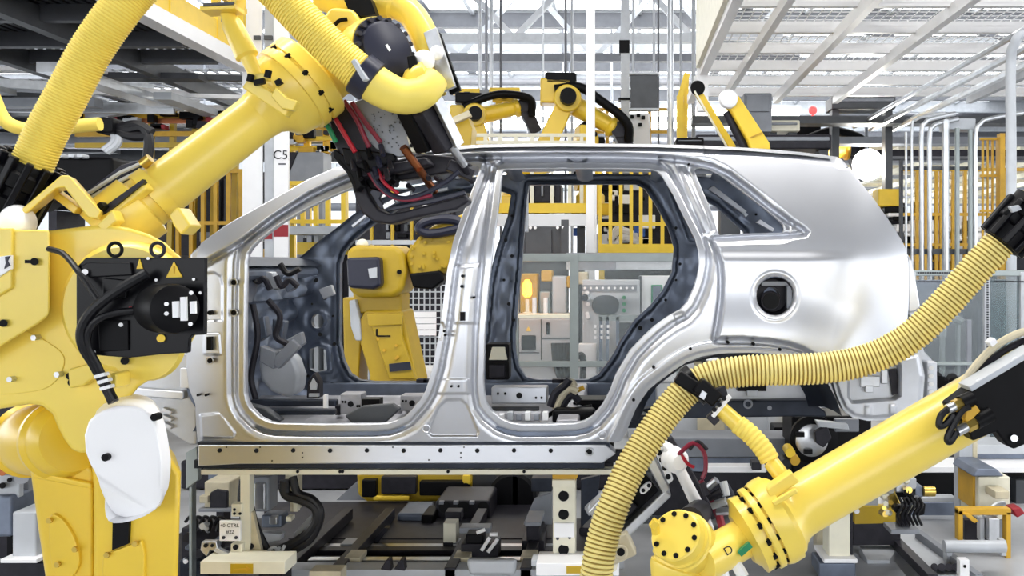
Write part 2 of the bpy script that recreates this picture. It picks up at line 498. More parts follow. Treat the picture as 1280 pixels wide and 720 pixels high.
MB().pbox(348, 204, 357, 206, Yc - .004, .004).build('grid_mark_line', TEXTG, col, smooth=0)
tag(MB().box2((P(732.5, 0, 12).x, 12, 0), (P(743.5, 0, 12).x, 12.12, 9.6)).build('steel_column', WHITE, smooth=0),
    'slim white square column rising behind the middle of the car roof', 'column')
pipes = [(600, 17, 4.6, GALV, 'pale drop pipe, first of the pair above the black-hosed robot'), (614, 17, 5, GALV, 'pale drop pipe, second of the pair above the black-hosed robot'),
         (626, 17, 3, TRUSS_D, 'thin dark drop rod beside the pair of pale pipes'), (707, 18, 3.2, TRUSS_D, 'dark drop pipe just beside the slim white column'),
         (715, 18, 3.6, TRUSS, 'grey drop pipe nearest the slim white column'), (679, 20, 2.4, TRUSS, 'thin grey drop rod over the raised yellow robot arm'),
         (838, 15, 8, GALV, 'thick pale drop pipe beside the hanging grey panel'), (851, 15.5, 3, TRUSS, 'thin grey drop pipe between the thick pipe and the yellow post'),
         (867, 15, 5, TRUSS, 'grey drop pipe beside the white mesh platform'), (823, 16, 2.5, TRUSS_D, 'thin dark drop rod along the hanging grey panel')]
for px, Y, wpx, mt, lb in pipes:
    x = P(px, 0, Y).x; r = wpx * Y / F / 2
    tag(MB().cyl((x, Y, P(0, 205, Y).z - 1.8), (x, Y, 9.2), r, n=10).build('drop_pipe', mt), lb, 'pipe')
# wide grey column segment with hanging panel
t = thing('hanging_panel', 'grey rectangular panel hanging from the roof beside the thick drop pipe', 'panel', tuple(P(805, 90, 14)))
MB().pbox(788, 92, 822, 136, 14, .12).build('panel_face', GREY_D, t, bevel=.01)
MB().pbox(786, 90, 824, 93, 13.97, .16).pbox(786, 135, 824, 137.5, 13.97, .16).each('edge_frame', GREY_L, t, smooth=0)
MB().pbox(790, -30, 793, 91, 14.05, .05).pbox(816, -30, 819, 91, 14.05, .05).each('hanger', TRUSS, t, smooth=0)
t = thing('steel_column', 'grey perforated column with a black collar beside the hanging panel', 'column', tuple(P(781, 500, 15))[:2] + (0,))
MB().box2((P(776, 0, 15).x, 15, 0), (P(787, 0, 15).x, 15.15, 9.4)).build('post', GREY_L, t, smooth=0)
MB().pbox(774, 50, 787, 66, 14.98, .2).pbox(773, 122, 788, 125, 14.98, .2).each('collar', BLACK, t, smooth=0)

# ---------------------------------------------------------------- mezzanine on the near side of the wide column: dark ribbed deck seen from below
ZD = 4.2
t = thing('mezzanine_deck', 'dark ribbed walkway deck overhead behind the big yellow hose', 'platform', (-9, 11, ZD))
m = MB()
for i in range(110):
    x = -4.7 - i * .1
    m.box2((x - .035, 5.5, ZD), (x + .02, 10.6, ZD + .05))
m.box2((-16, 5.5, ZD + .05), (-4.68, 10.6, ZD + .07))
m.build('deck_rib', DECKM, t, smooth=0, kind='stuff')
for y in (6.6, 7.7, 8.75, 9.8, 10.6):
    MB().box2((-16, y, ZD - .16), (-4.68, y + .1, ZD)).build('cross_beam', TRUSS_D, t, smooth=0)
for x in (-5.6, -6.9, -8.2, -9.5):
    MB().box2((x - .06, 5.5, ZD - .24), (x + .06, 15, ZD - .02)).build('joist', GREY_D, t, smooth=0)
# pale gratings further back
for (x0, x1, y0, y1, z) in [(-16, -8.6, 10.8, 12.2, 4.35), (-8.4, -4.7, 10.8, 11.8, 4.4), (-16, -7.5, 12.4, 14, 4.2), (-7.3, -4.7, 12, 14, 4.25), (-16, -4.7, 14.2, 16.5, 4.05)]:
    m = MB()
    nx = int((x1 - x0) / .16); ny = int((y1 - y0) / .3)
    for i in range(nx): m.box2((x0 + i * .16, y0, z), (x0 + i * .16 + .025, y1, z + .02))
    for j in range(ny): m.box2((x0, y0 + j * .3, z), (x1, y0 + j * .3 + .03, z + .015))
    m.build('grating', GREY_L, t, smooth=0, kind='stuff')
rnd = random.Random(4)
for i in range(80):  # random filler; pale pieces stand in for light catching the deck's underside
    y = rnd.uniform(10.8, 16.4); x = rnd.uniform(-13.5, -5.2); z = 4.0 - (y - 10.8) * .02 + rnd.uniform(-.25, .15)
    L = rnd.uniform(.8, 2.8); ang = rnd.choice((0, 0, 0, .5, -.5, 1.57, .25))
    dx, dy = math.cos(ang) * L / 2, math.sin(ang) * L / 2
    MB().bar((x - dx, y - dy, z), (min(x + dx, -4.7), y + dy, z + rnd.uniform(-.05, .05)), rnd.uniform(.04, .3), rnd.uniform(.04, .14)).build(
        rnd.choice(('cable_tray', 'duct', 'brace')), rnd.choice((GREY_D, TRUSS_D, CHAR, DECKM, GREY_L, WHITE, GREY, WHITE, GREY_L, GALV)), t, smooth=0)
MB().box2((-16, 16.5, 3.55), (-4.6, 16.7, 3.9)).build('edge_beam', GREY_D, t, smooth=0)
MB().box2((-16, 14.6, 3.62), (-4.6, 14.8, 3.86)).build('edge_beam', GREY, t, smooth=0)
# yellow and white edge with railing along that deck
t = thing('walkway_edge', 'pale yellow walkway edge with handrail running back to the wide white column', 'railing', (-4.55, 9, ZD))
MB().box2((-4.62, 6, ZD + .02), (-4.55, 11.2, ZD + .28)).build('kick_plate', SAFE_Y, t, smooth=0)
MB().box2((-4.66, 6, ZD - .14), (-4.48, 11.2, ZD + .02)).build('edge_channel', WHITE, t, smooth=0)
for y in (9.3, 10.4, 11.1):
    MB().box2((-4.62, y - .04, ZD), (-4.54, y + .04, ZD + 1.1)).build('post', SAFE_Y, t, smooth=0)
for z in (.6, 1.08):
    MB().bar((-4.58, 6, ZD + z), (-4.58, 11.2, ZD + z), .06, .06).build('rail', SAFE_Y, t, smooth=0)

# ---------------------------------------------------------------- white mesh platform overhead on the other side
t = thing('mesh_platform', 'white wire mesh platform overhead with white joists above the car tail', 'platform', (4, 10, ZD))
m = MB()
for i in range(90):
    x = 1.1 + i * .1
    m.box((x, 10.1, ZD + .1), (.01, 6.9, .006))
for j in range(46):
    m.box((5.6, 6.7 + j * .15, ZD + .1), (9, .01, .006))
m.build('wire_mesh', WHITE, t, smooth=0, kind='stuff')
for y in (7.0, 7.9, 8.75, 9.75, 10.7, 11.65, 12.6, 13.45):
    MB().box2((1.05, y - .035, ZD - .03), (10, y + .035, ZD + .09)).build('joist', WHITE, t, smooth=0)
for x, w2 in ((1.08, .1), (1.56, .07), (2.34, .08), (3.22, .08), (5.2, .08), (7.2, .08)):
    MB().box2((x - w2 / 2, 6.6, ZD - .13), (x + w2 / 2, 13.5, ZD - .01)).build('beam', WHITE if x < 3.3 else GREY_L, t, smooth=0)
for (xa_, ya_, xb_, yb_) in ((1.6, 8.0, 3.2, 8.8), (1.6, 9.9, 3.2, 10.6), (1.2, 10.8, 2.3, 11.6), (3.3, 8.8, 2.4, 9.7), (3.4, 10, 5, 11)):
    MB().bar((xa_, ya_, ZD + .15), (xb_, yb_, ZD + .15), .04, .04).build('brace', GREY, t, smooth=0)
MB().box2((.98, 6.6, ZD - .05), (1.08, 11.4, ZD + 1.0)).build('side_panel', OFFW, t, smooth=0)
for y in (11.5,):
    MB().box2((1.0, y - .06, 3.62), (1.14, y + .06, ZD)).build('hanger', WHITE, t, smooth=0)
# conduits slung under the platform
def condu(name, pts, r, label, mat=GALV, n=8):
    return tag(MB().tube(catmull(pts, 6), r, n).build(name, mat), label, 'pipe')
for i, (x, z, r, lb) in enumerate([(4.02, 4.02, .035, 'thin conduit under the mesh platform, first of three beside each other'), (4.3, 3.98, .045, 'middle conduit of three under the mesh platform'),
                                   (4.62, 3.96, .05, 'thickest conduit of three under the mesh platform')]):
    condu('conduit', [(x, 6, z), (x, 10, z), (x, 15.5, z)], r, lb)
for i, (x0, x1, y, z) in enumerate([(1.2, 9, 14.6, 3.95), (1.2, 9, 15.6, 3.75), (1.0, 9, 17, 3.7), (1.0, 10, 18.6, 3.8)]):
    tag(MB().box2((x0, y, z), (x1, y + .4, z + .12)).build('cable_tray', (GREY_D, GREY, CHAR, TRUSS_D)[i], smooth=0),
        ['dark cable tray, nearest of four behind the mesh platform', 'grey cable tray, second of four behind the mesh platform', 'charcoal cable tray, third of four behind the mesh platform', 'dark cable tray, farthest of four behind the mesh platform'][i], 'tray')
# low roof of the far bay with brown-grey slats and a bright lamp
t = thing('bay_canopy', 'slatted low canopy over the far bay behind the bright lamp', 'canopy', (6, 24, 4))
for i in range(16):
    y = 18.5 + i * 1.15; z = 4.15 - i * .012
    MB().box2((1.4, y, z), (15, y + .5, z + .1)).build('slat', BEIGE if i % 3 else GREY, t, smooth=0)
for i in range(9):
    x = 2.0 + i * 1.2
    MB().bar((x, 18, 3.95), (x, 36, 3.95), .1, .12).build('beam', OFFW, t, smooth=0)
t = thing('flood_lamp', 'round glaring flood lamp shining behind the sloping tail of the car', 'lamp', tuple(P(1085, 206, 16)))
MB().lathe(P(1085, 206, 16), (0, -1, -.12), [(-.16, .1), (-.04, .26), (0, .28)], 24).build('reflector', GREY_L, t)
MB().lathe(P(1085, 206, 16) + Vector((0, -.005, 0)), (0, -1, -.12), [(0, .265), (.03, .2), (.05, .02)], 24).build('lens', LAMP_B, t)
MB().cyl(P(1085, 206, 16) + Vector((0, .1, .1)), (P(1085, 0, 16).x, 16.1, 4.1), .03).build('stem', GREY, t)
d = bpy.data.lights.new('flood', 'SPOT'); d.energy = 300; d.spot_size = 2.4; d.shadow_soft_size = .2
o = bpy.data.objects.new('flood', d); COL.objects.link(o); o.location = P(1085, 206, 15.8); o.rotation_euler = (math.radians(80), 0, 0)

# ---------------------------------------------------------------- car body
car = thing('car_body', 'bare silver car body shell without doors on a welding line', 'car', (0, 5.07, .75))
Y0 = 4.24
A_OUT = [(247, 318), (251, 304), (280, 283), (302, 270), (342, 248), (360, 238), (385, 224), (422, 208), (440, 202.5), (470, 195), (500, 190), (540, 185.5), (570, 182.5), (600, 180.7), (650, 179.6), (700, 179.3), (760, 179.6), (820, 180.3), (870, 181.6), (920, 183.8),
         (960, 186.3), (1000, 190), (1030, 193.5), (1046, 196), (1053, 200), (1064, 213), (1075, 227), (1094, 251), (1115, 281), (1127, 300), (1133, 312), (1135.5, 329), (1136, 360), (1135.5, 388), (1134, 402), (1131, 428), (1120, 446), (1095, 460), (1050, 464), (1030, 464), (1016, 456),
         (1000, 449), (985, 445), (960, 442), (935, 441), (900, 442), (876, 446), (858, 453), (845, 461), (833, 470), (822, 478), (811, 487), (802, 499), (795, 511), (788, 527), (782, 542), (776, 551), (768, 553), (247, 553), (245, 530), (244, 505), (240, 495), (236, 485), (233, 460), (234, 425), (238, 400), (240, 340)]
FD = [(306, 330), (308, 318), (313, 310), (323, 300), (335.5, 290), (352, 278), (370, 267.5), (385.5, 259), (405, 249.5), (422, 242), (440, 234.5), (460, 227.5), (480, 222), (505, 216.5), (530, 212.5), (555, 209.5), (580, 207.5), (594, 207), (599, 209), (599, 214), (595, 225), (585, 250), (575.5, 275.5), (566, 303), (559, 337), (555, 368), (552, 395), (548, 420), (541.5, 456),
      (537, 473), (532, 488), (525, 500), (516, 510.5), (507, 520), (496, 526), (485, 529.5), (470, 530.5), (401, 531), (346, 530), (335, 528), (324, 523), (312, 511), (307, 502), (305, 492), (304.5, 440), (305, 380)]
RD = [(632, 211.5), (700, 210.5), (780, 211), (812, 211.8), (821, 213.5), (828, 220), (842, 243), (850, 260), (863.6, 287), (870, 300), (874, 315), (874.5, 330), (872, 345), (867.5, 360), (859, 378), (851, 387), (836, 395), (818, 408), (802, 423), (787, 439), (778, 454), (769, 470), (762.5, 488), (753, 506), (740, 521),
      (730, 527), (717, 530), (680, 531), (650, 531), (638, 529), (628, 525), (615, 515), (607, 504), (604.5, 490), (604, 475), (605.5, 418), (609, 370), (613, 335), (616, 303), (621, 270), (624, 245), (627, 218), (628.5, 213)]
QW = [(868, 214), (870, 211), (876, 209.5), (886, 211.5), (902, 219), (927, 238), (956, 260), (974, 275), (980, 281), (981.5, 286), (980, 290), (975, 291), (940, 291.5), (899, 294), (897, 290), (890, 266), (878, 238)]
FU = [(969 + 23.5 * math.cos(i * math.pi / 18), 370 + 24.5 * math.sin(i * math.pi / 18)) for i in range(36)]
SKIN = [(893, 302), (899, 314), (903.5, 330), (905, 350), (904.5, 375), (901, 400), (897, 422.5), (930, 422.5), (962, 425), (985, 428.5), (1003, 434), (1018, 443), (1034, 458), (1040, 480), (1250, 480), (1250, 120), (200, 120), (200, 330), (240, 334), (258, 325), (274, 316), (299.5, 301), (341, 270), (385.5, 241), (410, 229), (430, 220.5), (455, 212), (480, 206), (510, 201), (540, 197), (570, 194.3), (600, 192.7),
        (700, 191.6), (780, 192), (830, 194), (860, 198), (892, 205.5), (914, 216), (940, 236), (965, 257), (991, 275), (1004, 283), (1011, 290), (1008, 295), (988, 298), (940, 299.5)]
ARCH = [(1050, 464), (1030, 464), (1016, 456), (1000, 449), (985, 445), (960, 442), (935, 441), (900, 442), (876, 446), (858, 453), (845, 461), (833, 470), (822, 478), (811, 487), (802, 499), (795, 511), (788, 527), (782, 542), (776, 553), (900, 620), (1050, 600)]
EMB = [([(604, 205), (618, 205), (612, 260), (606, 300), (602, 324), (598, 331), (572, 332), (574, 318), (582, 285), (592, 250)], .014, 3),
       ([(558, 500), (576, 499.5), (583, 505), (598, 540), (596, 545), (540, 545), (534, 540), (548, 508)], .012, 3),
       ([(250, 519), (274, 516.5), (281, 524), (294, 541), (292, 546.5), (252, 547)], -.012, 2.5),
       ([(256, 342), (268, 340.5), (275, 345), (278, 356), (278, 401), (257, 401)], .012, 2.5),
       ([(255, 417), (274, 417), (276, 443), (255, 443)], -.01, 2.5),
       ([(549, 474), (585, 474), (587, 492), (545, 492)], -.008, 2.5),
       ([(546, 405), (553, 403), (556, 410), (552, 425), (546, 424)], .01, 2),
       ([(845, 206), (858, 205.5), (872, 238), (893, 288), (886, 295), (877, 292)], .014, 3),
       ([(842, 393), (854, 390), (857, 398), (846, 404)], .012, 2),
       ([(572, 334), (601, 333), (597, 380), (594, 404), (568, 404), (566, 380)], -.006, 3)]

def surf(X, Y):
    """the side's overall shape: leans in above the shoulder, wraps round the tail, tucks under to the sill"""
    up = (322 - Y) / 142; up = np.clip((up + np.sqrt(up ** 2 + .0064)) / 2, 0, 1.2)
    D = Y0 + .15 * up + .085 * up ** 2
    dn = np.clip((Y - 400) / 150, 0, 1.3)
    D = D + .055 * dn ** 2
    tail = np.clip((X - 1040) / 95, 0, 1.2)
    D = D + .13 * tail ** 2.2
    nose = np.clip((330 - X) / 90, 0, 1.2)
    return D + .04 * nose ** 2

def side_depth(X, Y, O, H):
    fd, rd, qw, fu = H
    D = surf(X, Y)
    sk = sdf(X, Y, SKIN)
    ar = sdf(X, Y, ARCH)
    skin = sstep(2.5, -2.5, sk)
    # roof edge rolls over
    ot = np.clip(-O, 0, 40)
    roof = (Y < 210) & (X < 1060)
    D = D + np.where(roof, .085 * np.clip(1 - ot / 12, 0, 1) ** 2, 0)
    # shoulder crease: the band just above it leans back
    D = D + skin * np.where(X > 880, .016 * sstep(327, 312, Y) * sstep(1080, 1000, X), 0)
    # flared arch lip with a hollow above it
    D = D - skin * .045 * sstep(88, 14, ar) * sstep(1105, 1030, X)
    # door and window jambs sit deeper than the skin
    D = D + (1 - skin) * .045
    D = D + .034 * np.exp(-((sk - 4.5) / 2.3) ** 2) * (sk > 0)
    for d, s in ((fd, 1.0), (rd, 1.0)):
        D = D + np.interp(d, [0, 7.5, 9.5, 12, 15.5, 21, 25], [.022, .022, .046, .046, .02, .004, 0]) * s * (1 - skin)
    D = D + np.interp(qw, [0, 6, 8, 11, 14, 17], [.02, .02, .008, .008, 0, 0])
    D = D + np.interp(fu, [0, 2.5, 4, 6, 9], [.012, .002, -.004, -.004, 0])
    # flange round the wheel arch
    D = D + (1 - skin) * np.interp(ar, [0, 5, 7, 15, 18], [.0, .0, -.012, -.012, 0])
    for poly, h, e in EMB:
        s = sdf(X, Y, poly)
        D = D + h * sstep(e / 2, -e / 2, s) * (1 - skin)
    return D
field_panel('side_panel', A_OUT, [FD, RD, QW, FU], side_depth, 1.25, SILVER, car, flange=.05, smooth=0)
bpy.data.objects['side_panel'].data.polygons.foreach_set('use_smooth', [True] * len(bpy.data.objects['side_panel'].data.polygons))
bpy.data.objects['side_panel'].data.set_sharp_from_angle(angle=math.radians(55))

# holes and bolts in the side panel
m = MB(); mb = MB()
def sy(x, y): return float(surf(np.array([x * 1.0]), np.array([y * 1.0]))[0])
for x, y, r, e in [(292, 353, 3.2, .06), (292, 391, 3.2, .06), (262, 391, 3, .045), (262, 451, 3.2, .03), (247, 494, 1.6, .03), (257, 494, 1.6, .03), (578, 345, 2, .04), (577, 358, 2, .04), (564, 483, 1.6, .04), (573, 483, 1.6, .04), (861, 205, 1.3, .04),
                   (910, 428, 2, .03), (942, 430, 2, .03), (863, 436, 2, .03), (817, 459, 2, .03), (792, 500, 2, .03), (555, 414, 1.5, .05), (556, 419, 1.5, .05), (975, 437, 2, .03), (592, 372, 1.5, .04), (318, 352, 1, .04)]:
    Yd = sy(x, y) + e - .012; m.cyl(P(x, y, Yd), P(x, y, Yd) + Vector((0, .03, 0)), r * Yd / F, n=12)
    if r > 3: mb.torus(P(x, y, Yd - .002), (0, 1, 0), (r + 1.2) * Yd / F, .0025, 14, 5)
m.pbox(258, 421, 264, 438, sy(261, 430) + .01, .03); m.pbox(575, 390, 581, 401, sy(578, 395) + .02, .03)
m.build('hole', BLACK, car, smooth=0, kind='stuff')
mb.torus(P(533, 536, sy(533, 536) + .028), (0, 1, 0), .018, .004, 20, 6).torus(P(753, 544, sy(753, 544) + .028), (0, 1, 0), .02, .004, 20, 6).build('hole_rim', SILVER, car, kind='stuff')
# fuel filler bowl
fb = MB().lathe(P(969, 370, Y0 + .02), (0, 1, 0), [(0, .088), (.1, .078), (.1, .04), (.16, .036)], 28, cap=False).build('fuel_bowl', CHAR, car)
MB().cyl(P(963, 376, Y0 + .07), P(963, 376, Y0 + .14), .042, n=20).build('filler_neck', BLACK, fb)
MB().torus(P(963, 376, Y0 + .07), (0, 1, 0), .043, .006).build('filler_ring', CHAR, fb)
MB().pbox(952, 352, 990, 357, Y0 + .05, .03).pbox(984, 358, 990, 388, Y0 + .04, .04).each('latch_plate', GREY, fb)

# rocker rail with its row of holes and the pinch flange below
rk = MB().prism([P(x, y, 4.33) for x, y in [(247, 556.5), (757, 556.5), (770, 567), (753, 579), (300, 580), (247, 583)]], (0, .12, 0)).build('rocker_rail', SILVER, car, bevel=.006)
m = MB()
for i in range(11): m.cyl(P(274.5 + i * 46, 563 + (i % 2) * .3, 4.325), P(274.5 + i * 46, 563, 4.34), .0105, n=12)
m.cyl(P(737, 565, 4.325), P(737, 565, 4.34), .0125, n=12)
for x, y in ((283, 559), (325, 559), (491, 559), (580, 559), (378, 566), (378, 572), (576, 566), (576, 572), (340, 576), (536, 575)): m.cyl(P(x, y, 4.327), P(x, y, 4.34), .004, n=8)
m.build('rail_hole', BLACK, rk, smooth=0, kind='stuff')
MB().torus(P(737, 565, 4.327), (0, 1, 0), .019, .004, 18, 5).build('hole_rim', STEEL, rk)
MB().box2(P(247, 553, 4.34), P(762, 557, 4.40)).build('rocker_step', STEEL_DARK, car, smooth=0)
MB().box2((P(250, 0, 4.42).x, 4.36, .735), (P(756, 0, 4.42).x, 4.42, .775)).build('pinch_flange', STEEL_DARK, car, smooth=0)

# roof sheet, from the near edge over to the far one
def roof_fn(u, v):
    px = 440 + u * 600; y = 4.455 + v * 1.23
    edge = np.interp(px, [440, 500, 600, 700, 820, 920, 1000, 1046], [202, 190, 180.7, 179.3, 180.3, 183.8, 190, 196])
    X = (px - 772) * 4.44 / F; Z = CAMH - (edge - 328) * 4.44 / F
    return (X, y, Z - .012 + .05 * math.sin(math.pi * v))
grid_sheet('roof_panel', 40, 16, roof_fn, SILVER, car)
for x in (-1.05, -.62, -.2, .25, .62):
    grid_sheet('roof_bow', 3, 12, lambda u, v, x=x: (x + (u - .5) * .1, 4.5 + v * 1.14, 2.235 + .05 * math.sin(math.pi * v) - .02 * math.sin(math.pi * u)), STEEL_SHADE, car)
# far side inner panel
FAR = [(356, 326), (378, 322), (400, 303), (420, 288), (445, 268), (480, 248), (520, 234), (560, 226), (620, 219.5), (700, 218), (800, 219), (880, 222), (940, 228), (978, 234), (1004, 268), (1022, 300), (1032, 330), (1034, 400), (1030, 440), (960, 440), (900, 425), (860, 430), (830, 450), (800, 485), (780, 500), (356, 500)]
FFD = [(428, 330), (432, 316), (445, 300), (470, 280), (500, 262), (535, 250), (570, 243), (628, 240), (640, 244), (636, 270), (622, 310), (612, 350), (605, 420), (595, 456), (585, 470), (570, 476), (470, 476), (452, 474), (440, 466), (432, 450), (427, 425)]
FRD = [(662, 232), (740, 231), (795, 231), (806, 237), (820, 258), (834, 284), (842, 310), (839, 340), (828, 362), (812, 382), (794, 398), (776, 424), (763, 448), (748, 467), (735, 473.5), (672, 473.5), (658, 470), (650, 458), (646, 440), (645, 420), (649, 370), (653, 333), (657, 275)]
FQW = [(845, 242), (858, 240), (893, 258), (929, 290), (928, 293), (866, 296)]
HOL = [[(400 + 8 * math.cos(i * .5236), 401 + 9 * math.sin(i * .5236)) for i in range(12)], [(390, 436), (400, 432), (410, 436), (412, 462), (398, 464), (390, 460)]]
def far_depth(X, Y, O, H):
    up = np.clip((322 - Y) / 110, 0, 1.2)
    D = 5.88 - .13 * up - .05 * up ** 2
    for d in H[:3]: D = D + np.interp(d, [0, 5, 7, 10, 14], [.03, .03, -.01, -.01, 0])
    for h in H[3:]: D = D + np.interp(h, [0, 3, 5], [-.015, -.015, 0])
    D = D + .012 * np.sin(X * .16) * np.sin(Y * .13) * sstep(8, 14, np.minimum.reduce(H))
    return D
field_panel('far_side_panel', FAR, [FFD, FRD, FQW] + HOL, far_depth, 1.6, STEEL_SHADE, car, flange=-.05, smooth=45)
m = MB(); r2 = random.Random(2)
for x, y in [(395, 350), (406, 372), (390, 380), (416, 395), (400, 418), (418, 430), (640, 320), (630, 350), (636, 380), (632, 300), (642, 400), (845, 350), (850, 330), (832, 375), (815, 400), (800, 410), (790, 440), (700, 224), (740, 225), (780, 225), (660, 226), (835, 262), (845, 285), (640, 270), (385, 470), (415, 480), (920, 240), (930, 250), (945, 268), (960, 282), (900, 236)]:
    m.cyl(P(x, y, 5.8), P(x, y, 5.9), r2.uniform(1.3, 2.8) * 5.8 / F, n=10)
m.build('hole', BLACK, car, smooth=0, kind='stuff')
m = MB()
for pts in ([(398, 362), (414, 356), (418, 368), (404, 374)], [(660, 236), (658, 250), (656, 290), (660, 290)], [(885, 236), (930, 268), (934, 264), (892, 232)], [(925, 262), (936, 268), (932, 272)], [(945, 278), (966, 290), (968, 286), (950, 274)]):
    m.pprism(pts, 5.74, 5.78)
m.each('bracket', SILVER_B, car, bevel=.004)
# front door ring: windscreen pillar of the far side, pale flange strip
MB().tube(catmull([P(441, 283, 5.72), P(470, 262, 5.7), P(510, 246, 5.69), P(560, 236, 5.68)], 6), .012, 6).build('weld_flange', SILVER_B, car)

# dash wall at the front
def dash_fn(u, v):
    y = 4.42 + u * 1.48; z = .90 + v * .84
    b = .05 * math.sin(u * 9) * math.sin(v * 7 + 1) + .03 * math.sin(u * 23 + 2) * math.sin(v * 19) + .02 * math.sin(u * 41) * math.sin(v * 33 + 1)
    return (-2.06 + b + (.10 if .72 < v < .9 else 0), y, z)
grid_sheet('dash_panel', 48, 40, dash_fn, STEEL_SHADE, car, smooth=50)
def cowl_fn(u, v):
    return (-2.12 + .22 * u, 4.36 + v * 1.5, 1.75 + .02 * math.sin(u * 3.1) - .05 * u)
grid_sheet('cowl_panel', 6, 10, cowl_fn, STEEL_DARK, car)
MB().tube([(-1.94, 4.45, 1.66), (-1.94, 5.8, 1.66)], .035, 10).build('dash_beam', STEEL_SHADE, car)
# insulation pad, pedal box and steering bracket by the dash wall
pad = [P(x, y, 4.95) for x, y in [(322, 452), (330, 440), (350, 436), (368, 446), (376, 470), (374, 490), (358, 498), (338, 490), (324, 476)]]
MB().prism(pad, (0, .12, 0)).build('insulation_pad', GREY_L, car, bevel=.03, segs=3)
MB().pprism([(352, 428), (376, 415), (380, 430), (358, 444)], 4.85, 4.9).bar(P(345, 456, 4.85), P(372, 428, 4.85), .05, .06).pprism([(325, 432), (345, 440), (342, 462), (324, 452)], 4.82, 4.88).build('steering_bracket', GREY, car, bevel=.006)
MB().pprism([(384, 478), (392, 466), (399, 478), (399, 498), (383, 498)], 4.75, 4.82).build('pedal', CHAR, car, bevel=.006)
MB().pprism([(387, 481), (391, 473), (396, 481), (395, 487), (388, 487)], 4.735, 4.75).pbox(386, 492, 398, 496, 4.735, .02).build('pedal_plate', GREY_L, car, smooth=0)
for pts in ([(312, 340), (322, 352), (330, 348), (338, 362)], [(345, 345), (352, 358), (362, 350), (372, 358)], [(316, 380), (322, 420), (314, 470), (320, 500)], [(335, 375), (350, 395), (345, 420), (360, 430)], [(350, 330), (360, 342), (375, 336)]):
    MB().tube(catmull([P(x, y, 4.85) for x, y in pts], 6), .016, 8).build('harness', RUBBER if len(pts) == 3 else CHAR, car)
for pts, mt in (([(318, 338), (340, 340), (352, 362), (336, 362), (322, 354)], SILVER_B), ([(318, 400), (330, 395), (334, 420), (322, 428)], STEEL_SHADE), ([(340, 398), (356, 402), (352, 426), (340, 420)], STEEL_SHADE), ([(352, 346), (366, 340), (368, 360), (358, 366)], STEEL_SHADE)):
    MB().pprism(pts, 4.95, 5.02).build('bracket', mt, car, bevel=.008)

# floor pan with ribs, tunnel and cross members
def floor_fn(u, v):
    x = -2.0 + u * 2.05; y = 4.38 + v * 1.46
    z = .865 + .11 * math.exp(-((y - 5.12) / .13) ** 2) + .012 * (1 if math.sin(x * 26) > .3 else 0) * (1 if abs(y - 5.12) > .2 else 0)
    if x > .1: z += .10 * min(1, (x - .1) / .25)
    return (x, y, z)
grid_sheet('floor_pan', 90, 36, floor_fn, FLOORPAN, car, smooth=40)
MB().box2((-1.9, 4.37, .80), (-.05, 4.43, .935)).build('inner_sill', STEEL_SHADE, car, bevel=.01)
MB().box2((-1.9, 5.78, .80), (1.1, 5.84, .955)).build('inner_sill', STEEL_SHADE, car, bevel=.01)
for x in (-.98, -.30):
    MB().box2((x, 4.44, .86), (x + .11, 5.78, .955)).build('cross_member', FLOORPAN, car, bevel=.012)
def seat_bracket(x0, y0, x1, y1, Y, mat=SILVER_B):
    b = MB().pbox(x0, y0, x1, y1, Y, .1).build('seat_bracket', mat, car, bevel=.008)
    m = MB(); cx = (x0 + x1) / 2; cy = (y0 + y1) / 2
    m.cyl(P(cx, cy, Y - .004), P(cx, cy, Y + .02), .016, n=12)
    for dx in (-.38, -.25, .3, .4): m.cyl(P(cx + dx * (x1 - x0), cy + 3 * (1 if dx > 0 else -1), Y - .004), P(cx + dx * (x1 - x0), cy, Y + .02), .006, n=8)
    m.build('bracket_hole', BLACK, b, smooth=0)
seat_bracket(614, 484, 684, 505, 4.75)
seat_bracket(425, 492, 452, 518, 4.8, FLOORPAN); seat_bracket(500, 494, 530, 514, 4.9, FLOORPAN)
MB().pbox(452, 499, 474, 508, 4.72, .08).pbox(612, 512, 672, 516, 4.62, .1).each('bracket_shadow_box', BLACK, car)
MB().pprism([(430, 520), (452, 508), (490, 505), (500, 512), (480, 530), (440, 530)], 4.55, 4.6).build('floor_bracket', GREY_D, car, bevel=.01)
MB().pbox(616, 516, 676, 527, 4.55, .06).pbox(540, 500, 548, 520, 4.8, .1).each('seat_rail', FLOORPAN, car, bevel=.006)
MB().pbox(312, 500, 420, 508, 4.7, .05).pbox(330, 512, 418, 519, 4.55, .05).each('toe_board_rail', STEEL_DARK, car, bevel=.008)
MB().pbox(404, 494, 408, 512, 4.6, .03).build('clip', WHITE, car)
MB().pprism([(308, 505), (330, 510), (352, 526), (346, 529), (318, 522)], 4.5, 4.56).build('kick_bracket', GREY_D, car, bevel=.01)
r9 = random.Random(14)
for i in range(12):
    x = 420 + i * 10.5 + r9.uniform(-2, 2); y = r9.uniform(494, 512)
    MB().pbox(x, y, x + r9.uniform(4, 8), y + r9.uniform(6, 13), 5.0 + r9.uniform(-.2, .2), .05).build('floor_bracket', r9.choice((GREY_L, FLOORPAN, CHAR, GREY_L)), car, bevel=.005)
for i in range(7):
    x = 612 + i * 11
    MB().pbox(x, 515 + (i % 2) * 3, x + 7, 526, 4.5, .04).build('floor_clip', r9.choice((GREY_L, GREY, WHITE)), car, bevel=.004)
for x in (520, 528, 690, 700): MB().pbox(x, 474, x + 14, 479, 5.7, .05).build('sill_clip', CHAR, car, bevel=.004)
rt = MB().pbox(607, 430, 636, 475, 5.2, .12).build('belt_retractor', BLACK, car, bevel=.01)
MB().pprism([(611, 450), (615, 434), (631, 434), (634, 450)], 5.18, 5.2).build('retractor_bracket', OFFW, rt, bevel=.003)
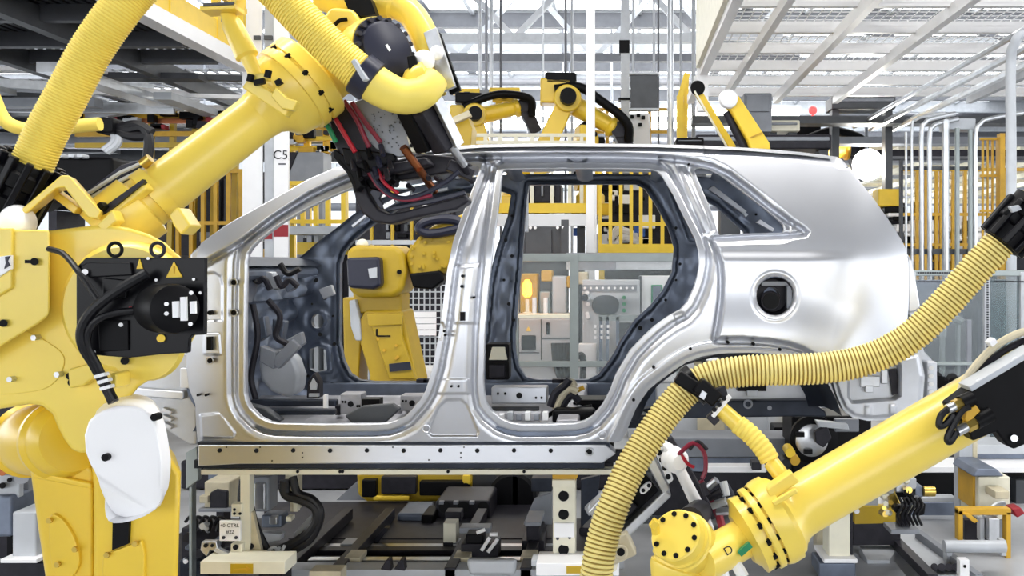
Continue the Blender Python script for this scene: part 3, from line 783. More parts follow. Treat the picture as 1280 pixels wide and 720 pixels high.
MB().pbox(611, 456, 631, 472, 5.185, .02).build('retractor_cover', CHAR, rt, bevel=.006)
for i, (pts, mt) in enumerate([([(688, 508), (694, 492), (706, 482), (712, 474)], CHAR), ([(694, 512), (702, 496), (712, 486), (722, 490)], BEIGE), ([(700, 514), (708, 500), (716, 494), (724, 502)], CHAR), ([(690, 500), (700, 486), (714, 478), (718, 484)], BEIGE), ([(712, 494), (722, 488), (730, 484)], AMBER_Y), ([(684, 520), (700, 512), (716, 512), (740, 508)], BLACK)]):
    MB().tube(catmull([P(x, y, 4.75 + i * .01) for x, y in pts], 6), .02 if i < 4 else .012, 8).build('harness', mt, car)
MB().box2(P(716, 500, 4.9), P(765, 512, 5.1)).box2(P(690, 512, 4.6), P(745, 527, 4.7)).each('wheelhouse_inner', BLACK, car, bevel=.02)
# rear wheelhouse behind the arch
archc = [(1052, 520), (1046, 500), (1034, 478), (1016, 458), (985, 446), (935, 441), (900, 442), (858, 453), (833, 470), (811, 487), (795, 511), (782, 542)]
vs = []; fs = []
for j, (Y, sc) in enumerate(((4.36, 1.0), (4.5, 1.0), (4.68, .97), (4.78, .86))):
    for x, y in archc:
        p = P(920 + (x - 920) * sc, 560 + (y - 560) * sc, 4.36); vs.append((p.x, Y, p.z))
for j in range(3):
    for i in range(len(archc) - 1):
        a = j * len(archc) + i; fs.append((a, a + 1, a + len(archc) + 1, a + len(archc)))
m = MB(); m.add(vs, fs); m.build('wheelhouse', STEEL_DARK, car, smooth=60)
for i in range(9):
    x = 868 + i * 14
    MB().pbox(x, 449 - abs(i - 5) * -.6, x + 9, 457, 4.5, .02).build('wheelhouse_tab', BEIGE, car, bevel=.003)
MB().pprism([(820, 478), (1000, 476), (1036, 492), (1046, 512), (1000, 506), (820, 508)], 4.85, 4.9).build('inner_quarter', SILVER_B, car, bevel=.01)
MB().pprism([(800, 512), (860, 502), (1010, 500), (1032, 514), (1034, 522), (1000, 521), (820, 524)], 4.78, 4.86).build('rear_rail', STEEL_DARK, car, bevel=.012)
MB().torus(P(935, 505, 4.77), (0, 1, 0), .02, .006).cyl(P(962, 510, 4.79), P(962, 510, 4.77), .012).each('rail_bolt', GREY, car)
MB().pbox(922, 482, 958, 489, 4.8, .05).build('rail_clip', BLACK, car); MB().pbox(934, 488, 948, 496, 4.78, .05).build('hook', GREY_L, car, bevel=.004)
# lower tail extension with its recessed window and brackets
EXT = [(1038, 466), (1046, 462), (1100, 452), (1150, 440), (1156, 470), (1153, 505), (1140, 523), (1085, 526), (1066, 522), (1054, 512), (1046, 494)]
WIN = [(1062, 474), (1072, 468), (1124, 456), (1124, 494), (1118, 498), (1066, 502), (1062, 496)]
def ext_depth(X, Y, O, H): return 4.38 + np.interp(H[0], [-6, 0, 3, 6], [.02, .02, 0, 0]) + np.interp(-O, [0, 3, 6], [.015, .015, 0]) - .012 * sstep(2, -2, np.abs(X - 1085) - 4) * sstep(2, -2, np.abs(Y - 514) - 6) - .012 * sstep(2, -2, np.abs(X - 1116) - 4) * sstep(2, -2, np.abs(Y - 512) - 6)
field_panel('tail_extension', EXT, [WIN], ext_depth, 1.3, SILVER_B, car, flange=.06)
MB().pbox(1062, 455, 1126, 503, 4.44, .02).build('tail_backplate', SILVER_B, car, smooth=0)
MB().pbox(1076, 470, 1100, 484, 4.42, .02).pbox(1082, 482, 1092, 491, 4.415, .02).pbox(1102, 462, 1110, 480, 4.42, .02).each('bracket', STEEL, car, bevel=.004)
MB().pprism([(1112, 462), (1121, 461), (1124, 492), (1116, 494)], 4.42, 4.44).build('slot', CHAR, car, smooth=0)
MB().pprism([(1134, 316), (1141, 326), (1149, 372), (1151, 384), (1146, 390), (1135, 392)], 4.44, 4.7).build('lamp_mount', SILVER, car, bevel=.012)
MB().pprism([(1138, 392), (1146, 400), (1156, 440), (1166, 450), (1172, 560), (1160, 560), (1140, 440)], 4.6, 5.6).build('rear_panel', SILVER_B, car, bevel=.01)
MB().pbox(1158, 452, 1172, 500, 4.5, .1).build('bumper_mount', SILVER_B, car, bevel=.01)
m = MB()
for y in (460, 470, 480, 490): m.cyl(P(1164, y, 4.49), P(1164, y, 4.51), .012)
m.build('bolt_heads', WHITE, car)
# front apron ahead of the door ring
MB().pprism([(160, 486), (178, 470), (200, 448), (222, 440), (240, 444), (246, 500), (246, 556), (236, 556), (205, 536), (160, 520)], 4.45, 4.52).build('front_apron', SILVER_B, car, bevel=.01)
MB().bar(P(150, 488, 4.42), P(232, 494, 4.42), .05, .04).pbox(224, 460, 238, 486, 4.42, .03).build('apron_rail', SILVER, car, bevel=.008)
for y in (513, 522, 531): MB().bar(P(204, y - 2, 4.44), P(216, y + 3, 4.44), .03, .02).build('apron_rib', SILVER, car, bevel=.004)
MB().pprism([(236, 318), (252, 303), (274, 316), (262, 328), (250, 340), (240, 346)], 4.33, 4.4).build('cowl_corner', SILVER, car, bevel=.015)
MB().pprism([(222, 350), (240, 340), (240, 440), (210, 442)], 4.55, 4.62).build('apron_upper', SILVER_B, car, bevel=.01)

# ---------------------------------------------------------------- big robot in front of the car's nose
rob = thing('welding_robot', 'large yellow welding robot with white motor cover and black motor plate', 'robot', (P(130, 0, 3.6).x, 3.65, 0))
MB().prism([P(x, y, 3.5) for x, y in [(60, 790), (215, 790), (228, 900), (50, 900)]], (-.1, .2, 0)).box2((P(40, 0, 3.6).x, 3.3, 0), (P(240, 0, 3.6).x, 4.0, .12)).build('pedestal', YEL_B, rob, bevel=.02)
MB().pprism([(28, 556), (36, 576), (46, 650), (57, 724), (62, 800), (118, 800), (118, 585), (80, 560)], 3.42, 3.8, sh=.62).build('lower_arm', YEL_B, rob, bevel=.025, segs=3)
lo = MB().pprism([(112, 560), (117, 610), (117, 800), (218, 800), (223, 722), (227, 592), (209, 565), (150, 535)], 3.36, 3.7, sh=.56).build('turntable_housing', YEL_B, rob, bevel=.025, segs=3)
MB().pprism([(40, 588), (114, 604), (114, 612), (40, 598)], 3.40, 3.44).build('ledge', YEL_B, rob, bevel=.008)
# raised rounded cover and bolts on the arm
cov = catmull([P(x, y, 3.405) for x, y in [(62, 646), (76, 648), (90, 668), (98, 690), (98, 708), (88, 722), (70, 722), (62, 690)]], 4, True)
MB().prism(cov, (0, .03, 0)).build('access_cover', YEL_B, rob, bevel=.004)
m = MB()
for x, y, Y in [(63, 650, 3.4), (95, 686, 3.4), (73, 705, 3.4), (135, 693, 3.34), (170, 679, 3.34)]:
    p = P(x, y, Y); m.cyl(p, p + Vector((0, -.012, 0)), .011, n=6)
m.build('bolt_heads', BRASS, rob, kind='stuff')
MB().pprism([(141, 640), (162, 640), (160, 680), (140, 688)], 3.345, 3.37).build('cable_slot', BLACK, rob, smooth=0)
MB().pprism([(128, 694), (176, 676), (180, 690), (180, 740), (126, 740)], 3.345, 3.37).build('access_cover', YEL_B, rob, bevel=.006)
# hub of the second axis and the white motor cover
MB().lathe(P(34, 550, 3.72), P(112, 548, 3.32) - P(34, 550, 3.72), [(-.04, .08), (-.03, .115), (.03, .135), (.05, .15), (.07, .135), (.1, .14), (.26, .145), (.34, .125), (.36, .15), (.40, .155), (.42, .14), (.46, .14), (.5, .12)], 36).build('shoulder_hub', YEL_B, rob)
wc = [(114.6, 539), (120, 522), (129, 513), (139, 508), (151, 504), (163, 502), (176, 502.5), (187.5, 505.5), (196, 511), (201.5, 519), (206, 529), (208.5, 541), (211, 556), (213.5, 574), (213, 592), (210.5, 609), (204, 624), (194.5, 636), (181, 645), (166.7, 650.5), (153, 653.5), (142, 654), (135.5, 651), (132, 644), (131, 634), (131.5, 622), (133.5, 606), (132, 596), (128, 587), (121, 574), (116, 560)]
c0 = Vector((P(168, 575, 3.1).x, 0, P(168, 575, 3.1).z))
rings = []
for Y, sc, cr in ((3.34, 1.0, 0), (3.16, 1.0, 0), (3.125, .992, 0), (3.108, .965, 0), (3.104, .93, 1)):
    r = []
    for x, y in wc:
        p = P(x, y, 3.16); q = c0 + (Vector((p.x, 0, p.z)) - c0) * sc
        q.x -= .56 * max(0, Y - 3.16)
        q.y = Y + (max(0, (y - 604)) * .0021 if cr or Y < 3.15 else 0); r.append(q)
    rings.append(r)
n = len(wc); vs = [p for r in rings for p in r]; fs = []
for j in range(len(rings) - 1):
    for i in range(n): fs.append((j * n + i, j * n + (i + 1) % n, (j + 1) * n + (i + 1) % n, (j + 1) * n + i))
L = (len(rings) - 1) * n
ib = [i for i, p in enumerate(wc) if p[1] <= 609 and i <= 18] ; it = [i for i in range(n) if wc[i][1] >= 604]
top = [i for i in range(n) if wc[i][1] <= 609.5]; bot = [i for i in range(n) if wc[i][1] >= 605.5]
i1 = 18; i2 = 26
fs.append(tuple(L + i for i in (list(range(i2, n)) + list(range(0, i1 + 1))))); fs.append(tuple(L + i for i in range(i1, i2 + 1)))
m = MB(); m.add(vs, fs)
cvr = m.build('motor_cover', WHITE_P, rob, smooth=28, label='smooth white rounded motor cover')
m = MB()
for x, y in ((195, 521), (134, 571)):
    p = P(x, y, 3.1); m.cyl(p + Vector((0, .02, 0)), p + Vector((0, -.014, 0)), .013, n=12)
m.build('cover_screw', BLACK, cvr, kind='stuff')
# elbow casting with its round joint flange
cast = [(-40, 276), (20, 287), (62, 288), (104, 283), (130, 280), (160, 284), (186, 292), (208, 304), (226, 322), (236, 352), (238, 385), (233, 418), (222, 445), (206, 464), (190, 474), (174, 484), (166, 494), (156, 503), (142, 512), (128, 526), (120, 545), (114, 566), (100, 568), (89, 562), (80, 550), (72, 534), (65, 518), (52, 508), (38, 506), (-40, 518)]
MB().pprism(cast, 3.30, 3.6, sh=.58).build('elbow_casting', YEL, rob, bevel=.03, segs=3)
fc = P(157, 384, 3.27)
MB().lathe(fc, (0, 1, 0), [(-.015, .215), (0, .232), (.015, .238), (.03, .238), (.04, .25), (.05, .25)], 56).build('joint_flange', YEL, rob)
MB().lathe(P(180, 430, 3.24), (0, 1, 0), [(0, .13), (.03, .135)], 40).build('joint_ring', YEL, rob)
sp = MB().pprism([(-40, 286), (62, 287), (62, 394), (48, 405), (0, 434), (-40, 458)], 3.22, 3.3, sh=.6).build('side_plate', YEL, rob, bevel=.01)
MB().pprism([(-40, 284), (14, 285), (14, 360), (-40, 392)], 3.205, 3.23).build('raised_plate', YEL, sp, bevel=.006)
MB().pprism([(-40, 326), (13, 319), (13, 336), (-40, 372)], 3.195, 3.21).build('rating_plate', WHITE, sp, smooth=0, label='white and dark rating plate at the frame edge')
MB().pprism([(6, 321), (12, 320), (9, 326), (12, 332), (5, 336), (7, 329)], 3.19, 3.2).build('rating_mark', NAVY, sp, smooth=0)
m = MB().bar(P(32, 327, 3.21), P(44, 327, 3.21), .01, .012).cyl(P(43, 327, 3.23), P(43, 327, 3.2), .013)
m.cyl(P(4, 404, 3.23), P(4, 404, 3.2), .013).cyl(P(88, 470, 3.3), P(88, 470, 3.27), .014).cyl(P(90, 478, 3.3), P(90, 478, 3.27), .014).cyl(P(156, 451, 3.25), P(156, 451, 3.215), .014)
m.build('plug', BLACK, rob, kind='stuff')
m = MB()
for x, y in ((44, 422), (14, 474), (73, 468)):
    p = P(x, y, 3.28); m.cyl(p + Vector((0, .02, 0)), p + Vector((0, -.012, 0)), .011, n=6)
m.build('bolt_heads', STEEL, rob, kind='stuff')
MB().prism(catmull([P(x, y, 3.295) for x, y in [(-20, 412), (20, 410), (60, 428), (80, 448), (70, 476), (40, 490), (-20, 486)]], 5, True), (0, .03, 0)).build('access_cover', YEL, rob, bevel=.004)
# black motor plate
MP = [(95, 334), (107, 322), (256, 322), (255.5, 418.5), (240, 419), (236, 424), (235, 441), (200, 443), (162, 447.5), (120, 444), (99, 432), (95, 424)]
mp = MB().pprism(MP, 3.10, 3.125).build('motor_plate', BLACK_G, rob, bevel=.004)
MB().pprism([(98, 336), (108, 326), (164, 326), (164, 345), (158, 352), (158, 440), (122, 440), (99, 428)], 3.13, 3.26).build('motor_box', BLACK, mp, bevel=.01)
MB().pprism([(100, 334), (108, 328), (162, 328), (165, 344), (110, 347)], 3.085, 3.1).pprism([(128, 347), (158, 350), (158, 372), (128, 375)], 3.09, 3.1).each('bracket', BLACK_G, mp, bevel=.004)
MB().pprism([(122, 402), (160, 400), (160, 438), (124, 440)], 3.09, 3.1).build('lower_bracket', BLACK, mp, bevel=.004)
MB().pprism([(178, 359), (221, 359), (221, 412), (178, 412)], 3.06, 3.1).build('motor_flange', BLACK, mp, bevel=.01)
mot = MB().lathe(P(197, 385, 3.09), P(224, 386.5, 2.965) - P(197, 385, 3.09), [(0, .078), (.02, .082), (.135, .082), (.15, .079), (.155, .07)], 40).build('motor_body', BLACK, mp)
for x0, y0, x1, y1 in ((215, 377, 222, 397), (225, 371.5, 232, 401), (237, 377, 243.5, 392)):
    MB().pprism([(x0, y0), (x1, y0 - .5), (x1 + .5, y1), (x0 + .5, y1)], 2.945, 2.958).build('cooling_slot', WHITE, mot, smooth=0)
m = MB()
for x, y, Y in ((188, 362, 3.055), (186, 408, 3.055), (183, 370, 3.055)): m.cyl(P(x, y, Y + .01), P(x, y, Y - .008), .011, n=8)
for x, y in ((239, 366), (238, 405), (208, 380), (208, 392)): m.cyl(P(x, y, 2.965), P(x, y, 2.945), .007, n=8)
m.cyl(P(106, 340, 3.09), P(106, 340, 3.07), .01).cyl(P(151, 406, 3.1), P(151, 406, 3.085), .007).cyl(P(117, 440, 3.1), P(117, 440, 3.085), .006).cyl(P(242, 349, 3.1), P(242, 349, 3.09), .005).cyl(P(195, 350, 3.1), P(195, 350, 3.09), .005).cyl(P(250, 366, 3.1), P(250, 366, 3.09), .005).cyl(P(185, 323, 3.1), P(185, 323, 3.09), .005)
m.build('bolt_heads', WHITE, mp, kind='stuff')
MB().pprism([(217, 327.5), (227.5, 346.5), (207.5, 347)], 3.094, 3.1).build('warning_triangle', SAFE_Y, mp, smooth=0, label='larger yellow warning triangle')
MB().pprism([(174, 324), (178, 336), (170.5, 336)], 3.094, 3.1).build('warning_triangle', SAFE_Y, mp, smooth=0, label='smaller yellow warning triangle')
MB().pprism([(216.6, 333), (218.2, 333), (217.8, 342), (217, 342)], 3.091, 3.094).build('warning_mark', AMBER_Y, mp, smooth=0)
MB().cyl(P(201, 423, 3.1), P(201, 423, 3.088), .0135, n=16).build('yellow_plug', SAFE_Y, mp)
MB().cyl(P(163, 385, 3.1), P(163, 385, 3.09), .006).build('red_plug', REDP, mp)
for x in (144, 197):
    MB().torus(P(x, 312, 3.11), (0, 1, 0), .023, .006, 20, 8).cyl(P(x, 320, 3.11), P(x, 325, 3.11), .009).build('eye_bolt', BLACK if x < 180 else CHAR, mp)
for pts, r, Ys in (([(61, 311), (80, 318), (100, 342), (122, 374), (128, 380)], .010, (3.18, 3.14, 3.07, 3.05, 3.05)), ([(184, 342), (166, 352), (140, 368), (116, 388), (103, 410), (104, 432), (118, 456), (132, 482), (142, 503)], .018, (3.06, 3.05, 3.04, 3.04, 3.05, 3.06, 3.09, 3.12, 3.12)), ([(193, 387), (170, 388), (145, 391), (124, 398), (112, 412), (110, 432), (122, 456), (134, 482), (144, 500)], .012, (3.05, 3.05, 3.05, 3.04, 3.05, 3.06, 3.08, 3.1, 3.1))):
    MB().tube(catmull([P(x, y, Y) for (x, y), Y in zip(pts, Ys)], 8), r, 10).build('motor_cable', RUBBER, rob)
for i, (x, y) in enumerate(((127, 469), (131, 476), (134, 484))):
    MB().bar(P(x - 7, y + 2, 3.08), P(x + 7, y - 2, 3.08), .03, .012).build('cable_tie', WHITE, rob, bevel=.003)
MB().pprism([(136, 466), (146, 468), (145, 486), (138, 486)], 3.15, 3.25).pprism([(84, 462), (112, 454), (120, 470), (104, 482), (86, 486)], 3.26, 3.31).each('cable_bracket', YEL, rob, bevel=.008)
# white lamp dome
MB().ball(P(22, 278, 3.33), .062, 20, 12, (1, 1, 1.05)).build('dome_lamp', WHITE_P, rob, label='round white dome on the elbow')
# bent bracket
MB().pprism([(26, 268), (28, 260), (76, 219), (86, 219), (126, 264), (122, 274), (110, 272), (80, 234), (70, 236), (34, 266)], 3.3, 3.42, sh=.4).bar(P(66, 238, 3.42), P(100, 264, 3.42), .05, .03).build('bent_bracket', YEL, rob, bevel=.006)
# upper arm tube
a = P(172, 262, 3.52); b = P(406, 82, 3.86); dx = (b - a).normalized(); Lb = (b - a).length
def along(px_): return (P(px_, 0, 3.6).x - P(172, 0, 3.6).x) / dx.x
ua = MB().lathe(a, dx, [(-.16, .11), (-.1, .128), (.02, .132), (.03, .105), (.1, .101), (.55, .0965), (.62, .098)], 48).build('upper_arm', YEL, rob)
f0 = .66
MB().lathe(a, dx, [(.58, .098), (.62, .103), (.645, .118), (.662, .142), (.675, .160), (.69, .168), (.76, .178), (.762, .19), (.80, .192), (.802, .182), (.812, .182), (.814, .192), (.87, .192), (.88, .182)], 56).build('arm_flange', YEL, rob)
m = MB(); d_, s_, u_ = basis(dx)
for k in range(12):
    t = 2 * math.pi * k / 12 + .1; p = a + dx * .807 + (s_ * math.cos(t) + u_ * math.sin(t)) * .184
    m.cyl(p - dx * .012, p + dx * .012, .011, n=8)
m.build('bolt_heads', BLACK, rob, kind='stuff')
# mounting blocks and strap on the tube
MB().lathe(a, dx, [(.06, .104), (.06, .116), (.11, .116), (.11, .104)], 40).build('arm_band', YEL, rob)
MB().pprism([(210, 268), (222, 258), (238, 282), (226, 294), (216, 282)], 3.4, 3.5).build('arm_block', YEL, rob, bevel=.008)
MB().pprism([(118, 268), (176, 226), (184, 236), (126, 282)], 3.38, 3.44).build('arm_block', YEL, rob, bevel=.008)
MB().pprism([(122, 264), (178, 224), (180, 228), (126, 272)], 3.365, 3.39).build('arm_seam', CHAR, rob, smooth=0)
MB().pprism([(120, 282), (140, 262), (146, 276), (130, 290)], 3.3, 3.36).build('arm_block', YEL, rob, bevel=.006)
MB().pprism([(120, 255), (125, 252), (130, 258), (124, 264)], 3.33, 3.37).build('clip', BLACK, rob, bevel=.003)
MB().pprism([(98, 246), (150, 206), (186, 196), (190, 206), (140, 236), (110, 250)], 3.56, 3.64).build('cable_guard', NAVY, rob, bevel=.01)
for pts in ([(104, 246), (150, 216), (182, 202)], [(108, 250), (154, 224), (186, 208)]): MB().tube([P(x, y, 3.53) for x, y in pts], .008, 6).build('guard_cable', GREY_L, rob)
MB().cyl(P(178, 206, 3.5), P(188, 198, 3.5), .02).build('connector', BRASS, rob)
# hose hanger rod and clamp plate on the flange
MB().lathe(P(322, 98, 3.6), P(284, 18, 3.62) - P(322, 98, 3.6), [(0, .026), (.09, .03), (.1, .045), (.24, .04), (.28, .028), (.3, .024)], 20).build('hanger_rod', YEL, rob)
MB().bar(P(256, 14, 3.6), P(300, 12, 3.6), .1, .02).bar(P(296, 12, 3.6), P(301, -8, 3.6), .08, .02).build('hanger_plate', YEL, rob, bevel=.004)
MB().bar(P(258, 9, 3.58), P(296, 7, 3.58), .06, .014).build('hanger_strip', GREY_D, rob)
MB().bar(P(310, 104, 3.52), P(364, 140, 3.52), .05, .05, (0, -1, 0)).bar(P(312, 98, 3.5), P(338, 96, 3.5), .03, .03).pprism([(344, 108), (358, 122), (372, 126), (366, 138), (352, 136), (338, 120)], 3.46, 3.5).build('clamp_plate', YEL, rob, bevel=.006)
for x, y in ((312, 98), (334, 93)): MB().cyl(P(x, y + 4, 3.47), P(x + 2, y - 5, 3.47), .013).build('clamp_bolt', BLACK, rob)
MB().bar(P(318, 104, 3.46), P(331, 101, 3.46), .02, .02).bar(P(345, 105, 3.44), P(352, 101, 3.44), .02, .02).each('clamp_slot', BLACK, rob)
# wrist
MB().lathe(P(402, 86, 3.86), P(470, 52, 3.95) - P(402, 86, 3.86), [(-.02, .15), (.05, .14), (.1, .135), (.25, .12)], 36).build('wrist_neck', YEL, rob)
wd = Vector((.72, -.66, .1)).normalized(); wcn = P(482, 62, 3.72)
MB().lathe(wcn, wd, [(-.34, .10), (-.26, .125), (-.14, .13), (-.12, .145), (-.05, .148), (-.02, .142)], 44).build('wrist_body', YEL, rob)
wp = MB().lathe(wcn, wd, [(-.025, .137), (-.01, .137), (-.008, .116), (.018, .112), (.024, .1)], 44).build('wrist_cover', NAVY, rob)
m = MB(); d_, s_, u_ = basis(wd)
for k in range(18):
    t = 2 * math.pi * k / 18; p = wcn + wd * -.005 + (s_ * math.cos(t) + u_ * math.sin(t)) * .127; m.cyl(p - wd * .01, p + wd * .014, .011, n=8)
m.build('bolt_heads', CHAR, wp, kind='stuff')
m = MB(); p = wcn + wd * .02; m.bar(p - u_ * .01 - s_ * .005, p + u_ * .012 + s_ * .012, .014, .012); m.build('cover_mark', WHITE, wp, smooth=0)
MB().tube(catmull([P(400, -8, 3.95), P(440, 4, 3.95), P(480, 2, 3.95), P(512, 16, 3.93), P(532, 48, 3.9), P(544, 84, 3.88), P(540, 114, 3.86)], 8), [.07] * 20 + [.06] * 29, 20).build('wrist_link', YEL, rob)
MB().pprism([(396, 30), (412, 8), (440, 10), (452, 26), (440, 36), (424, 40), (410, 60), (398, 56)], 3.78, 3.92).build('wrist_bracket', YEL, rob, bevel=.02)
MB().tube(catmull([P(416, 34, 3.76), P(424, 26, 3.75), P(434, 24, 3.76)], 6), .009, 6).pprism([(430, 0), (462, -4), (470, 18), (452, 20), (436, 14)], 3.8, 3.88).build('wrist_seal', BLACK, rob)
MB().ball(P(530, 76, 3.72), .045, 14, 8).ball(P(546, 66, 3.74), .03, 12, 8).each('wrist_cap', WHITE_P, rob)
MB().lathe(P(520, 108, 3.72), P(548, 90, 3.7) - P(520, 108, 3.72), [(-.04, .05), (0, .075), (.05, .08), (.08, .07)], 28).build('tool_joint', YEL, rob)
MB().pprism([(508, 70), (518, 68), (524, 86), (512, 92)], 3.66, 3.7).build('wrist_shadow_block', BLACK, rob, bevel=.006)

# yellow corrugated hoses of the robot
hz = thing('cable_hose', 'fat yellow corrugated hose arching up out of frame over the big robot', 'hose', tuple(P(40, 210, 3.45)))
hp = [P(x, y, Y) for x, y, Y in [(40, 206, 3.42), (58, 166, 3.42), (84, 118, 3.42), (112, 66, 3.42), (142, 22, 3.42), (172, -14, 3.44), (214, -48, 3.46), (262, -62, 3.48), (306, -48, 3.5), (344, -12, 3.52), (378, 24, 3.54), (414, 60, 3.57), (446, 88, 3.6), (458, 97, 3.61)]]
MB().hose(hp, .074, .0115, .05, 24).build('corrugated_tube', [HOSE, HOSE_G], hz, smooth=50)
m = MB().hose(hp[-2:] + [P(470, 104, 3.62)], .080, .02, .0, 24)
d = (P(470, 106, 3.62) - P(444, 87, 3.6)).normalized()
c = P(457, 97, 3.61)
MB().lathe(c, d, [(-.035, .079), (-.03, .088), (.03, .088), (.035, .079)], 32).build('clamp_band', NAVY, hz)
MB().bar(c + Vector((-.02, -.07, .05)), c + Vector((.03, -.08, -.03)), .05, .02).build('clamp_lug', GREY_L, hz, bevel=.004)
MB().tube(catmull([P(458, 98, 3.61), P(480, 112, 3.62), P(505, 121, 3.64), P(528, 116, 3.66), P(545, 98, 3.7)], 8), [.077, .077, .077, .077, .076, .076, .076, .075, .075, .074, .074, .073, .073, .072, .072, .071, .07, .07, .069, .069, .068, .068, .067, .066, .065, .064, .063, .062, .061, .06, .058, .056, .054], 24).build('hose_elbow', HOSE, hz)
d = (P(70, 150, 3.42) - P(40, 206, 3.42)).normalized(); c = P(34, 216, 3.42)
cl = MB().lathe(c, d, [(-.22, .06), (-.18, .1), (-.1, .105), (-.09, .09), (-.06, .09), (-.05, .11), (0, .11), (.01, .095), (.03, .095), (.04, .09)], 28).build('hose_gland', BLACK, hz)
d_, s_, u_ = basis(d)
for k in range(12):
    t = 2 * math.pi * k / 12; o_ = (s_ * math.cos(t) + u_ * math.sin(t))
    MB().bar(c + d * -.2 + o_ * .1, c + d * .055 + o_ * .108, .026, .03, o_).build('gland_rib', BLACK_G, cl, bevel=.006)
MB().pprism([(-10, 215), (20, 222), (60, 250), (40, 262), (0, 268), (-20, 262)], 3.6, 3.75).build('gland_base', BLACK, hz, bevel=.02)
MB().bar(P(-4, 252, 3.4), P(8, 226, 3.4), .05, .03).build('gland_stay', YEL, hz, bevel=.005)
tag(MB().tube(catmull([P(x, y, 4.6) for x, y in [(-10, 118), (4, 148), (24, 160), (60, 163), (95, 158), (125, 155)]], 8), .034, 14).build('pipe_hose', HOSE_G), 'thin ochre hose running behind the fat arching one to a black gland', 'hose')

# ---------------------------------------------------------------- spot welding gun carried by that robot
gun = thing('welding_gun', 'dark spot welding gun with red hoses held over the car front pillar', 'gun', tuple(P(500, 170, 4.0)))
bp = MB().pprism([(436, 130), (470, 118), (505, 132), (516, 168), (532, 184), (528, 192), (498, 196), (470, 186), (452, 166)], 3.98, 4.02).build('back_plate', GREY, gun, bevel=.004)
r3 = random.Random(7); m = MB()
for i in range(40):
    x = r3.uniform(462, 505); y = r3.uniform(140, 184); m.cyl(P(x, y, 3.985), P(x, y, 3.97), r3.uniform(.002, .004), n=6)
m.build('plate_hole', GREY_D, bp, smooth=0, kind='stuff')
MB().pprism([(508, 170), (526, 166), (534, 180), (530, 192), (514, 190)], 3.95, 3.99).build('terminal_block', OFFW, gun, bevel=.004)
m = MB()
for i in range(3):
    for j in range(2): m.cyl(P(514 + i * 6, 174 + j * 8 - i, 3.955), P(514 + i * 6, 174 + j * 8 - i, 3.94), .008)
m.build('terminal_hole', BLACK, gun, kind='stuff')
MB().pprism([(408, 144), (430, 124), (446, 138), (476, 176), (490, 196), (484, 214), (452, 222), (430, 206), (416, 178)], 4.0, 4.14).build('transformer', CHAR, gun, bevel=.015)
MB().pprism([(426, 184), (492, 192), (496, 200), (460, 214), (432, 206)], 3.96, 4.0).build('manifold', BLACK, gun, bevel=.008)
MB().pprism([(418, 186), (446, 206), (452, 232), (444, 240), (432, 214), (416, 196)], 3.99, 4.06).build('hose_bracket', BLACK, gun, bevel=.006)
MB().pprism([(446, 208), (490, 200), (496, 226), (480, 240), (462, 236)], 4.08, 4.16).build('gun_housing', BLACK, gun, bevel=.01)
MB().pprism([(500, 132), (520, 150), (532, 190), (520, 192), (508, 168)], 3.94, 3.98).build('side_plate', BLACK, gun, bevel=.006)
m = MB()
for k, (x, y) in enumerate(((446, 190), (460, 186), (476, 182), (440, 200), (456, 202), (472, 196), (486, 200), (448, 212), (468, 210), (482, 212))):
    MB().cyl(P(x, y, 3.97), P(x + 3, y + 12, 3.94), .012, n=10).build('fitting', (CHAR, BLACK, NAVY)[k % 3], gun)
for pts, mt in (([(414, 140), (426, 160), (438, 180), (444, 190)], RED), ([(430, 126), (446, 150), (456, 172), (462, 184)], MAROON), ([(440, 128), (456, 152), (470, 170), (476, 178)], MAROON), ([(402, 146), (412, 162), (420, 178)], GREEN)):
    MB().tube(catmull([P(x, y, 3.93) for x, y in pts], 6), .0105, 10).build('red_hose' if mt is not GREEN else 'green_hose', mt, gun)
# actuator cylinders
MB().bar(P(510, 132, 3.86), P(536, 186, 3.95), .09, .09).build('servo_motor', BLACK, gun, bevel=.012)
MB().bar(P(528, 134, 3.84), P(560, 184, 3.93), .1, .11).build('servo_motor', CHAR, gun, bevel=.012)
MB().bar(P(545, 122, 3.80), P(574, 182, 3.9), .022, .05).bar(P(538, 38, 3.82), P(562, 112, 3.8), .02, .06).build('guide_rail', STEEL, gun, bevel=.003)
MB().bar(P(544, 44, 3.86), P(570, 116, 3.84), .02, .05).build('guide_rail', BLACK, gun, bevel=.003)
MB().cyl(P(504, 184, 3.95), P(540, 234, 4.1), .018).cyl(P(524, 212, 4.0), P(544, 240, 4.12), .013).build('copper_bar', COPPER, gun)
MB().cyl(P(562, 180, 3.93), P(580, 206, 4.05), .018).build('piston_rod', STEEL, gun)
MB().cyl(P(576, 200, 4.03), P(590, 228, 4.15), .021, .012).bar(P(560, 206, 4.08), P(590, 220, 4.12), .05, .05).build('electrode', CHAR, gun, bevel=.004)
